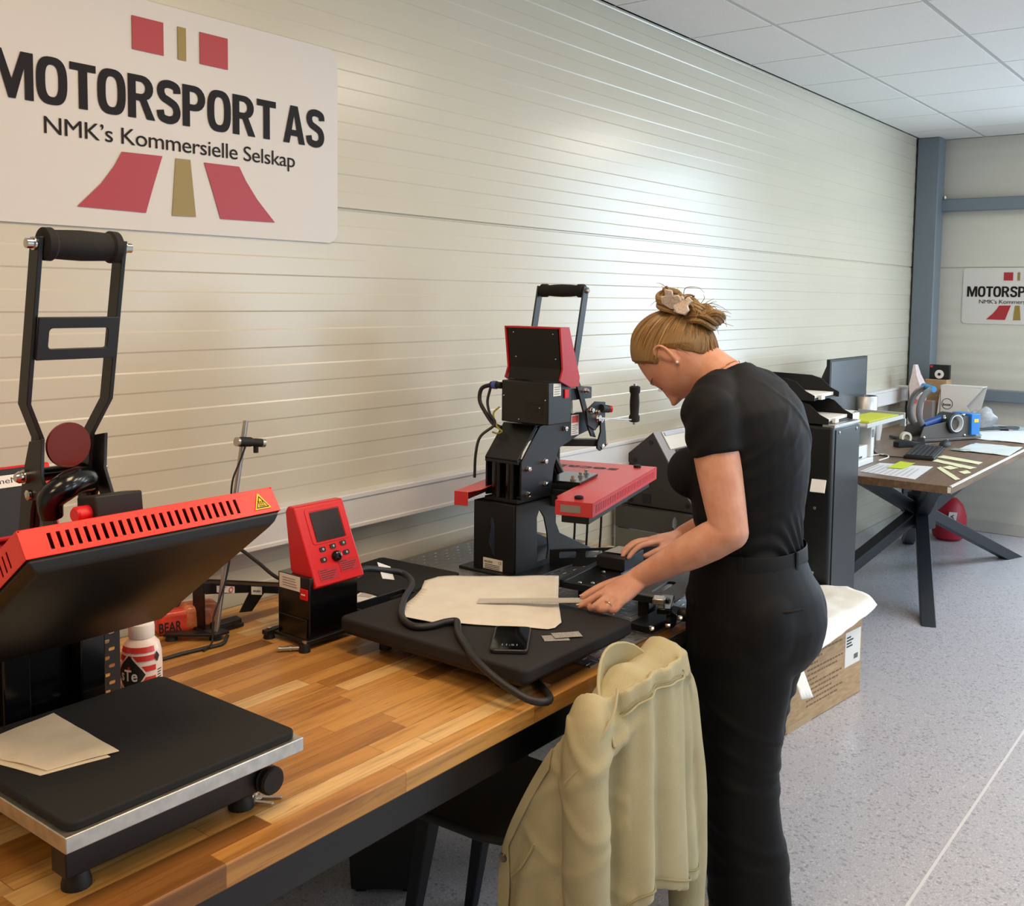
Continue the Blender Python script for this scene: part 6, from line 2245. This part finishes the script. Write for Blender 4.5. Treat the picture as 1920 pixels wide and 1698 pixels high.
# shoes
SHOE = mat('cream_sneaker', '#d6cdbd', .6, vary=.05)
SOLE = mat('white_rubber_sole', '#e4dfd4', .5)
for (hp_, kn_, an_), turn, fwd in zip(LEGS, (-22, -14), (.012, -.045)):
    MS = Matrix.Translation((an_[0], an_[1] + fwd, 0)) @ Matrix.Rotation(math.radians(turn), 4, 'Z')
    mb = MB()
    ring = lambda z, s: [MS @ Vector((s * a, b, z)) for a, b in ((-.036, -.075), (-.040, -.02), (-.044, .06), (-.040, .12), (-.02, .158), (.01, .162), (.034, .135), (.043, .08), (.040, 0), (.036, -.075), (0, -.09))]
    mb.loft([ring(.002, .95), ring(.006, 1.0), ring(.026, 1.0)])
    sole = mb.build('sole', SOLE, person, bevel=.002)
    mb = MB()
    rg = []
    for yy, w_, h_, z_ in ((-.085, .022, .050, .026), (-.06, .034, .080, .026), (-.02, .037, .090, .026), (.03, .038, .080, .026), (.07, .041, .062, .026), (.11, .040, .048, .026), (.145, .028, .038, .026), (.158, .010, .032, .026)):
        rg.append([MS @ Vector((w_ * math.cos(math.pi * i / 12), yy, z_ + (h_ - .02) * math.sin(math.pi * i / 12) ** .7)) for i in range(13)])
    mb.loft(rg)
    s_o = mb.build('shoe', SHOE, person)
    for q in range(4):
        yy = .035 + q * .024
        MB().tube([MS @ Vector(p) for p in ((-.024, yy, .086 - q * .0115), (0, yy + .004, .094 - q * .0125), (.024, yy, .086 - q * .0115))], .0026, 6, smooth=3).build('lace', SHOE, s_o)
# hair: swept-back cap following the skull, bun, claw clip, loose strands
k = NT('blond_hair')
tc = k.n('ShaderNodeTexCoord')
at = k.n('ShaderNodeAttribute', attribute_name='strand')
vv = k.n('ShaderNodeTexNoise', i_Scale=1.0, i_Detail=4.0, i_Roughness=.7)
mp_ = k.n('ShaderNodeMapping')
mp_.inputs['Scale'].default_value = (130, 3, 1)
k.l(at.outputs['Vector'], mp_.inputs[0])
k.l(mp_.outputs[0], vv.inputs['Vector'])
hairc = k.ramp(vv.outputs['Fac'], [(.28, srgb('#4f3a22')), (.45, srgb('#7d6038')), (.58, srgb('#a07e4e')), (.75, srgb('#c6a877'))])
k.l(hairc, k.b.inputs['Base Color'])
k.b.inputs['Roughness'].default_value = .42
k.b.inputs['Anisotropic'].default_value = .5
k.bump(vv.outputs['Fac'], .6, .002)
HAIR = k.m


def strand_attr(me, fn_):
    at_ = me.attributes.new('strand', 'FLOAT_VECTOR', 'POINT')
    for i, v in enumerate(me.vertices):
        at_.data[i].vector = fn_(v.co)


BUN = Vector((0, -.108, .020))           # tie point in the head frame
mb = MB()
co_c, fa_c, idx = [], [], {}
nu2, nv2 = 96, 64


def hairline(th):
    """lowest elevation of the hair at angle th (0 = face)"""
    a = abs((th + math.pi) % (2 * math.pi) - math.pi)
    d = math.degrees(a)
    pts = [(0, 50), (25, 47), (48, 40), (66, 22), (76, 8), (86, 10), (100, 8), (112, -12), (130, -30), (155, -42), (180, -46)]
    for (d0, e0), (d1, e1) in zip(pts, pts[1:]):
        if d0 <= d <= d1:
            return math.radians(e0 + (e1 - e0) * (d - d0) / (d1 - d0))
    return math.radians(-46)


for i in range(nu2):
    th = 2 * math.pi * i / nu2
    lo = hairline(th)
    for j in range(nv2 + 1):
        ph = lo + (math.pi / 2 - lo) * j / nv2
        p = face_shape(head_pt(th, ph))
        edge = min(1, j / 7)
        n_ = Vector((p.x / .0735, p.y / .095, p.z / .12)).normalized()
        g = .002 + .0085 * edge + .004 * max(0, 1 - (p - BUN).length / .09)
        co_c.append(p + n_ * g)
        idx[i, j] = len(co_c) - 1
for i in range(nu2):
    for j in range(nv2):
        fa_c.append((idx[i, j], idx[(i + 1) % nu2, j], idx[(i + 1) % nu2, j + 1], idx[i, j + 1]))
vsx = [mb.bm.verts.new(HM @ c) for c in co_c]
for f in fa_c:
    mb._face([vsx[q] for q in f])
bmesh.ops.remove_doubles(mb.bm, verts=mb.bm.verts[:], dist=1e-5)
me_h = bpy.data.meshes.new('hair')
bmesh.ops.recalc_face_normals(mb.bm, faces=mb.bm.faces[:])
mb.bm.to_mesh(me_h)
mb.bm.free()
HMI = HM.inverted()


def cap_strand(c):
    q = HMI @ c
    d = q - BUN
    # hair radiates from the bun: angle across, distance along
    n_ = Vector((0, -1, .1))
    e1 = Vector((1, 0, 0))
    e2 = n_.cross(e1)
    return (math.atan2(d.dot(e1), d.dot(e2)), d.length * 4, 0)


strand_attr(me_h, cap_strand)
hair = put('hair', me_h, HAIR, person)
md = hair.modifiers.new('thick', 'SOLIDIFY')
md.thickness = .006
md.offset = -1
# single locks combed back over the cap to the bun
mb = MB()
random.seed(21)
lock_tag = []
bdir = (BUN + Vector((0, -.01, .004))).normalized()
for q in range(230):
    th = random.uniform(-math.pi, math.pi)
    lo = hairline(th)
    ph = lo + random.uniform(.02, .18) if q % 3 else lo + random.uniform(.0, 1.0) * (math.pi / 2 - lo)
    p0 = face_shape(head_pt(th, ph))
    u0 = p0.normalized()
    ang = u0.angle(bdir)
    if ang < .25:
        continue
    ax_ = u0.cross(bdir).normalized()
    pts = []
    wob = random.uniform(-.04, .04)
    n_p = 11
    for i in range(n_p):
        t_ = i / (n_p - 1)
        d_ = Matrix.Rotation(ang * .93 * t_, 3, ax_) @ u0
        d_ = (d_ + ax_ * wob * math.sin(math.pi * t_)).normalized()
        el = math.asin(max(-1, min(1, d_.z)))
        tz = math.atan2(d_.x, d_.y)
        # skull point in this direction
        sp = face_shape(head_pt(tz, math.atan2(d_.z / .122, math.hypot(d_.x / .0735, d_.y / .097))))
        nn_ = Vector((sp.x / .0735, sp.y / .095, sp.z / .12)).normalized()
        pts.append(HM @ (sp + nn_ * (.0045 + .0062 * min(1, t_ * 3.5) + random.uniform(0, .0006))))
    nb0 = len(mb.bm.verts)
    w_ = random.uniform(.0016, .0030)
    mb.tube(pts, [w_ * .4, w_, w_, w_ * .8], 5, smooth=2)
    rv = random.uniform(0, 4)
    lock_tag += [(rv, i) for i in range(len(mb.bm.verts) - nb0)]
o = mb.build('hair_locks', HAIR, hair)
o['kind'] = 'stuff'
at_ = o.data.attributes.new('strand', 'FLOAT_VECTOR', 'POINT')
for i, (rv, k_) in enumerate(lock_tag):
    at_.data[i].vector = (rv, (k_ // 5) * .02, 0)
# bun: fat twisted loops lying along the back of the head
H3 = TS.to_3x3() @ Matrix.Identity(3)
HR = HM.to_3x3()
BW = HM @ Vector((0, -.096, .026))
bx_, by_, bz_ = (HR @ Vector(a) for a in ((1, 0, 0), (0, 0, 1), (0, -1, 0)))     # across, towards the crown, away from the head
mb = MB()
random.seed(11)
for (ox, oy, oz), R_, r2_, ph, th_, tilt in (((-.004, .030, .012), .030, .024, 0, .016, .5), ((0, -.030, .010), .032, .024, 1.2, .016, -.5), ((.006, .044, .026), .020, .016, 2.2, .012, .9), ((0, -.044, .018), .020, .018, .6, .012, -.9),
                                       ((0, .004, .018), .034, .020, 1.8, .014, 0), ((.012, .0, .030), .026, .026, .4, .012, .3), ((-.012, -.020, .026), .024, .018, 2.6, .012, -.2)):
    for q in range(8):
        pts = []
        off = Vector((random.uniform(-1, 1), random.uniform(-1, 1), random.uniform(-1, 1))) * th_ * .6
        for i in range(16):
            a = 2 * math.pi * i / 16 * .95 + ph + q * .2
            lx, ly = ox * 1.1 + R_ * 1.25 * math.cos(a), oy * 1.25 + r2_ * 1.4 * math.sin(a)
            lz = oz + tilt * .018 * math.sin(a) + .008 * math.sin(2 * a + ph)
            pts.append(BW + bx_ * (lx + off.x) + by_ * (ly + off.y) + bz_ * (lz + off.z))
        mb.tube(pts, [.002, .0066, .0074, .0066, .002], 7, smooth=2)
o = mb.build('hair_bun', HAIR, person)
strand_attr(o.data, lambda c: ((c.x * 3 + c.y * 2) * 2.0, c.z * 3, 0))
mb = MB()
random.seed(5)
for q in range(40):
    a = random.uniform(0, 2 * math.pi)
    b = BW + bx_ * (.034 * math.cos(a)) + by_ * (.052 * math.sin(a)) + bz_ * random.uniform(.005, .035)
    d = (bx_ * math.cos(a) * .6 + by_ * math.sin(a) * 1.0 + bz_ * random.uniform(.1, .7) + ZZ * random.uniform(0, .5)).normalized()
    cu_ = Vector((random.uniform(-1, 1), random.uniform(-1.2, .4), random.uniform(-1.4, .2))) * .020
    L = random.uniform(.020, .048)
    mb.tube([b - d * .012, b + d * L * .5 + cu_ * .2, b + d * L * .85 + cu_ * .7, b + d * L + cu_ * 1.4], [.0011, .0009, .0004], 5, smooth=3)
for pts in ([(-.072, .020, .045), (-.079, .012, .025), (-.074, .016, .005)], [(-.074, -.030, -.010), (-.078, -.034, -.03), (-.070, -.030, -.05)], [(-.072, -.034, .0), (-.075, -.046, -.02), (-.066, -.048, -.045)]):
    mb.tube([HM @ Vector(p) for p in pts], [.0011, .0009, .0004], 5, smooth=4)
b0 = BW + bz_ * .03
mb.tube([b0 - by_ * .035, b0 - by_ * .06 + bz_ * .014, b0 - by_ * .088 + bz_ * .008, b0 - by_ * .105 - bz_ * .012], [.0012, .0010, .0004], 5, smooth=5)
mb.tube([b0 + by_ * .02, b0 + by_ * .03 + bz_ * .03, b0 + by_ * .0 + bz_ * .045, b0 - by_ * .02 + bz_ * .04], [.0012, .0010, .0004], 5, smooth=5)
o = mb.build('loose_strands', HAIR, hair)
o['kind'] = 'stuff'
strand_attr(o.data, lambda c: (c.x * 3, c.z * 2, 0))
# claw clip
CLIPM = mat('pale_glitter_clip', '#d3c8c2', .3, vary=.25, vscale=220, bump=.4, bscale=260, trans=.1)
mb = MB()
cc = BW - bx_ * .052 + bz_ * .022 + by_ * .008
for s in (-1, 1):
    pr = [(-.004, -.004), (.010, -.010), (.026, -.008), (.030, .002), (.022, .008), (.026, .018), (.014, .022), (.010, .014), (.002, .020), (-.006, .012)]
    e_u = (by_ * s * .92 - bx_ * .35 + bz_ * .1).normalized()
    e_v = (bz_ * .95 - bx_ * .35 * s).normalized()
    mb.plate([(a * 1.5, b * 1.5) for a, b in pr], .006, (cc - bx_ * .004, e_u, e_v))
mb.cyl(cc - bz_ * .014, cc + bz_ * .016, .006, 12)
mb.build('claw_clip', CLIPM, person, bevel=.0018)['label'] = 'pale glittery claw clip in the hair'
# earring, lashes, necklace, ring
MB().sphere(HM @ Vector((-.0795, -.004, -.0285)), .0036, 14, 10).build('pearl_earring', mat('pearl', '#e9e2d8', .2), person)
for s in (-1, 1):
    mb = MB()
    for q in range(7):
        a = s * (.020 + q * .0036)
        b0 = HM @ Vector((a, .0835 - .004 * (q / 8) ** 2, .0065))
        b1 = HM @ Vector((a + s * .002, .0925 - .004 * (q / 8) ** 2, .003))
        mb.tube([b0, b1], [.0005, .0002], 5)
    mb.build('eyelashes', mat('dark_lash', '#3a2a20', .6), person)
    mb = MB()
    mb.tube([HM @ Vector((s * a, yy, zz)) for a, yy, zz in ((.014, .0885, .030), (.028, .0865, .034), (.042, .0745, .031), (.050, .063, .026))], [.0014, .0022, .0012], 8, smooth=4, flat=(.5, tuple(HM.to_3x3() @ YY)))
    mb.build('eyebrow', mat('blond_brow', '#8a6a44', .7), person)
nk = []
for i in range(24):
    a = 2 * math.pi * i / 24
    nk.append(ts(Vector((CXW, 1.196, 1.377)) + XX * .0620 * math.cos(a) + Vector((0, -.673, .74)) * .0615 * math.sin(a)))
MB().tube(nk, .0009, 5, closed=True, smooth=2).build('necklace', mat('gold_chain', '#c9a25a', .25, 1.0), person)
rg = KL[2].lerp(Vector((1.917, 1.236, .871)), .55)
mb = MB()
torus(mb, rg, .0108, .0014, tuple(Vector((1.917, 1.236, .871)) - KL[2]), 22)
mb.build('finger_ring', CHROME, person)
# finger nails of the near hand
for tip in ((1.914, 1.305, .8645), (1.940, 1.314, .8785)):
    MB().sphere(Vector(tip) + Vector((-.005, .001, .0045)), .0050, 10, 8, (1.2, .8, .35)).build('nail', mat('nail_pink', '#e0b3a0', .3), person)

# steel ruler in the near hand
t = thing('ruler', (1.85, 1.40, .86), 'thin pale steel ruler held in the near hand over the off-white sheet', 'ruler')
ra_, rb_ = Vector((1.934, 1.306, .8735)), Vector((1.806, 1.522, .8600))
rd = (rb_ - ra_).normalized()
rs = rd.cross(ZZ).normalized()
rn = rs.cross(rd).normalized()
rt = (rs * .98 + rn * .18).normalized()
LR = (rb_ - ra_).length
MB().plate([(-.02, -.012), (LR, -.012), (LR, .012), (-.02, .012)], .001, (ra_, rd, rt)).build('blade', mat('pale_steel_rule', '#c9c5bc', .45, .25), t)
mb = MB()
nrm_ = rd.cross(rt).normalized()
for q in range(58):
    u = q * .004
    h = .005 if q % 5 == 0 else .003
    for off in (.0012, -.0004):
        mb.plate([(u, -.0115), (u + .0006, -.0115), (u + .0006, -.0115 + h), (u, -.0115 + h)], .0002, (ra_ + nrm_ * off, rd, rt))
mb.build('graduation', INK, t)
# ---------------------------------------------------------------- chair with the hanging jacket, crate under the bench
CHM = mat('blue_black_seat', '#14171d', .55)
t = thing('chair', (1.72, 1.40, 0), 'black shell chair pushed under the bench with a jacket on its backrest', 'chair')
mb = MB()
mb.plate([(1.60, 1.10), (1.585, 1.20), (1.550, 1.30), (1.542, 1.46), (1.552, 1.54), (1.60, 1.61), (1.70, 1.65), (1.82, 1.66), (1.88, 1.63), (1.90, 1.56), (1.905, 1.30), (1.90, 1.10), (1.84, 1.06), (1.62, 1.06)], .022, ((0, 0, .452), XX, YY))
mb.build('seat', CHM, t, bevel=.009, seg=3)
MB().loft([[Vector((x, 1.075 - (z - .46) * .08 + .03 * (1 - ((x - 1.745) / .13) ** 2) * -.6 + d, z)) for x, d in [(1.655 + .19 * i / 8, 0) for i in range(9)] + [(1.845 - .19 * i / 8, .014) for i in range(9)]] for z in (.455, .55, .65, .75, .79)]).build('backrest', CHM, t, bevel=.004)
for a, b in (((1.655, 1.52, .455), (1.665, 1.62, 0)), ((1.84, 1.50, .455), (1.93, 1.64, 0)), ((1.62, 1.16, .455), (1.585, 1.06, 0)), ((1.85, 1.16, .455), (1.90, 1.06, 0))):
    a, b = Vector(a), Vector(b)
    mb = MB()
    mb.loft([[p + Vector((s * x, s * y, 0)) for x, y in ((-1, -1), (1, -1), (1, 1), (-1, 1))] for p, s in ((b, .014), (a, .021))])
    mb.build('leg', CHM, t, bevel=.004)

t = thing('storage_crate', (1.9, 1.9, 0), 'black storage crate with clear lid standing under the bench behind the chair', 'crate')
p1, p2 = Vector((1.758, 1.923, 0)), Vector((1.88, 1.769, 0))
q1 = (p2 - p1).normalized()
q2 = Vector((-q1.y, q1.x, 0))
W2 = (p2 - p1).length
M = Matrix((q1, q2, ZZ)).transposed().to_4x4()
M.translation = p1
mb = MB()
mb.loft([[M @ Vector(c) for c in ((g, g, z), (W2 - g, g, z), (W2 - g, .28 - g, z), (g, .28 - g, z))] for z, g in ((.012, .010), (.235, 0))])
for a in (.02, W2 - .05):
    mb.boxb(a, a + .03, .02, .26, 0, .014, M=M)
mb.build('tub', mat('black_tub', '#0e0e10', .6), t, bevel=.004)
mb = MB()
mb.loft([[M @ Vector(c) for c in ((-g, -g, z), (W2 + g, -g, z), (W2 + g, .28 + g, z), (-g, .28 + g, z))] for z, g in ((.236, .006), (.25, .006), (.252, -.002), (.31, -.014), (.318, -.03))])
mb.build('lid', mat('smoky_clear_lid', '#8d9094', .25, trans=.35), t, bevel=.003)

KH = NT('khaki_twill')
c_ = KH.coord()
n1 = KH.n('ShaderNodeTexNoise', i_Scale=9.0, i_Detail=3.0)
n2 = KH.n('ShaderNodeTexNoise', i_Scale=700.0, i_Detail=2.0)
KH.l(c_, n1.inputs['Vector'])
KH.l(c_, n2.inputs['Vector'])
KH.l(KH.mix(.25, KH.ramp(n1.outputs['Fac'], [(.3, srgb('#a79e7c')), (.7, srgb('#b8af8c'))]), KH.ramp(n2.outputs['Fac'], [(.3, srgb('#978e6c')), (.7, srgb('#c9c09c'))])), KH.b.inputs['Base Color'])
KH.b.inputs['Roughness'].default_value = .85
KH.bump(n2.outputs['Fac'], .2, .001)
KHAKI = KH.m
JP = [(1.552, 1.232, .455, .16), (1.546, 1.195, .55, .16), (1.546, 1.145, .655, .17), (1.556, 1.095, .735, .20), (1.588, 1.040, .795, .28), (1.632, 1.002, .832, .40), (1.700, .985, .845, .405), (1.780, .983, .845, .375), (1.850, .998, .848, .345), (1.888, 1.040, .820, .33)]


def jp(s):
    """plan point, top and bottom of the hanging cloth at s in 0..1"""
    x = s * (len(JP) - 1)
    i = min(int(x), len(JP) - 2)
    f = x - i
    P = [Vector(JP[max(0, i - 1)]), Vector(JP[i]), Vector(JP[i + 1]), Vector(JP[min(len(JP) - 1, i + 2)])] if False else None
    a = [JP[max(0, i - 1)], JP[i], JP[i + 1], JP[min(len(JP) - 1, i + 2)]]
    out = []
    for k_ in range(4):
        p0, p1_, p2_, p3 = (q[k_] for q in a)
        out.append(.5 * ((2 * p1_) + (-p0 + p2_) * f + (2 * p0 - 5 * p1_ + 4 * p2_ - p3) * f * f + (-p0 + 3 * p1_ - 3 * p2_ + p3) * f ** 3))
    return out


def shell_pt(s, v, off=0.0):
    x, y, zt, zb = jp(s)
    e = 1e-3
    xa, ya, _, _ = jp(max(0, s - e))
    xb, yb, _, _ = jp(min(1, s + e))
    n_ = Vector((yb - ya, -(xb - xa), 0)).normalized()       # outwards, towards the room
    fold = .0
    if s > .42:
        fold = (.003 + .015 * v) * math.sin(s * 34 + .8 * v + .5 * math.sin(s * 9)) + .004 * math.sin(s * 71 + 2 * v)
    else:
        fold = .006 * v * math.sin(s * 40 + 3 * v) + .004 * math.sin(v * 9 + s * 20)
    flare = .03 * v if s > .42 else .012 * v
    return Vector((x, y, zt + (zb - zt) * v)) + n_ * (fold + flare + off)


jk = MB()
ns, nv_ = 80, 40
rings = []
for j in range(nv_ + 1):
    v = j / nv_
    outer = [shell_pt(i / ns, v, .007) for i in range(ns + 1)]
    inner = [shell_pt(i / ns, v, -.007) for i in range(ns, -1, -1)]
    rings.append(outer + inner)
jk.loft(rings)
# yoke rolling over the backrest
ridge = [(1.575, .770), (1.61, .800), (1.65, .828), (1.69, .846), (1.715, .846), (1.745, .838), (1.775, .840), (1.81, .853), (1.838, .866), (1.852, .868), (1.868, .850), (1.884, .81)]
rr = []
for x, zr in ridge:
    sy = .985 + .35 * max(0, 1.64 - x) + .3 * max(0, x - 1.85)
    prof = [(sy - .008, zr - .07), (sy + .004, zr - .025), (sy + .03, zr - .006), (1.05, zr), (1.075, zr - .008), (1.098, zr - .04), (1.105, zr - .14)]
    inn = [(1.093, zr - .14), (1.086, zr - .045), (1.068, zr - .020), (1.05, zr - .013), (sy + .036, zr - .018), (sy + .014, zr - .035), (sy + .006, zr - .07)]
    rr.append([Vector((x, y, z)) for y, z in prof + inn])
jk.loft(rr)
# sleeves
jk.tube([(1.600, 1.060, .800), (1.572, 1.045, .765), (1.552, 1.038, .68), (1.545, 1.030, .56), (1.548, 1.028, .44), (1.556, 1.030, .32), (1.560, 1.035, .20), (1.560, 1.035, .12)], [.034, .050, .054, .052, .053, .053, .052, .050], 22, smooth=4, flat=(.82, (1, -.6, 0)))
jk.tube([(1.868, 1.055, .815), (1.888, 1.030, .76), (1.902, 1.020, .65), (1.915, 1.015, .50), (1.925, 1.015, .35), (1.930, 1.015, .20), (1.932, 1.015, .10)], [.024, .036, .042, .044, .042, .040, .038], 20, smooth=4)
me = fuse(jk, .006, 4)


def jk_wr(c):
    d = 0
    if c.x < 1.62 and c.z < .78:
        for z0, sl, am in ((.74, .9, .004), (.69, -.7, .003), (.62, .8, .003), (.52, -.5, .0025), (.44, .7, .003)):
            d += am * math.exp(-((c.z - z0 - sl * (c.y - 1.03) - .4 * (c.x - 1.55)) / .014) ** 2)
    return d


cloth_noise(me, .005, (14, 14, 7), 3.0, (jk_wr,))
t = thing('jacket', (1.72, 1.04, .45), 'khaki cotton overshirt jacket hanging over the chair back', 'jacket')
put('body', me, KHAKI, t)
# collar
cp = catmull([(1.770, 1.092, .822), (1.748, 1.098, .842), (1.715, 1.098, .846), (1.682, 1.088, .832), (1.650, 1.070, .806), (1.625, 1.045, .775), (1.612, 1.02, .745)], 5)
mb = MB()
cs = []
for i, p in enumerate(cp):
    d = (cp[min(i + 1, len(cp) - 1)] - cp[max(i - 1, 0)]).normalized()
    up = Vector((-.35, -.15, .9))
    up = (up - d * up.dot(d)).normalized()
    n_ = d.cross(up).normalized()
    h = .036 * (1 - .5 * (i / (len(cp) - 1)) ** 3)
    p = p - ZZ * .050
    h += .044
    cs.append([p - n_ * .004, p + up * h * .5 - n_ * .006, p + up * h - n_ * .003, p + up * h + n_ * .003, p + up * h * .5 + n_ * .002, p + n_ * .004])
mb.loft(cs)
mb.build('collar', KHAKI, t, bevel=.002)
# seams: yoke, hem, placket, armhole
SEAM = mat('khaki_seam', '#8f8767', .9)
pts = [shell_pt(.52 + .44 * i / 40, .115 - .035 * math.sin(math.pi * i / 40), .0085) for i in range(41)]
MB().tube(pts, .0024, 6).build('yoke_seam', KHAKI, t)
MB().tube([p + ZZ * .009 for p in pts], .0012, 6).build('stitching', SEAM, t)
pts = [shell_pt(.53 + .42 * i / 24, .945, .0105) for i in range(25)]
MB().tube(pts, .0022, 6).build('hem_seam', SEAM, t)
arm_ = catmull([(1.608, 1.005, .835), (1.580, .995, .800), (1.545, 1.000, .760), (1.515, 1.02, .715), (1.510, 1.055, .670)], 5)
MB().tube(arm_, .0032, 6).build('armhole_seam', KHAKI, t)
# placket along the front edge with metal buttons
mb = MB()
rows_ = []
for i in range(12):
    s_ = .30 - .27 * i / 11
    rows_.append((shell_pt(s_, 0, .008), shell_pt(max(.02, s_ - .01), .07 + .05 * i / 11, .0095)))
for i in range(22):
    v = .02 + .98 * i / 21
    rows_.append((shell_pt(0, v, .008), shell_pt(.085, min(1, v + .06 * (1 - v)), .0095)))
cs = []
for a, b in rows_:
    n_ = Vector((-.93, -.2, .1)) * .004
    cs.append([a, b, b + n_, a + n_])
mb.loft(cs)
mb.build('placket', KHAKI, t, bevel=.001)
BTN = mat('antique_metal_button', '#6f675c', .3, .9)
for v in (13, 22, 30):
    a, b = rows_[v]
    p = (a + b) / 2 + Vector((-.0045, -.001, 0))
    n_ = Vector((-.93, -.3, .1)).normalized()
    b = MB().lathe(p, n_, [(.0085, 0), (.0095, .002), (.0085, .004), (.006, .0032), (.002, .0036)], 18).build('button', BTN, t)
pts = [shell_pt(.10 + .13 * i / 12, .30 + .03 * math.sin(math.pi * i / 12), .0105) for i in range(13)]
MB().tube(pts, .0026, 6, smooth=2).build('pocket_edge', KHAKI, t)
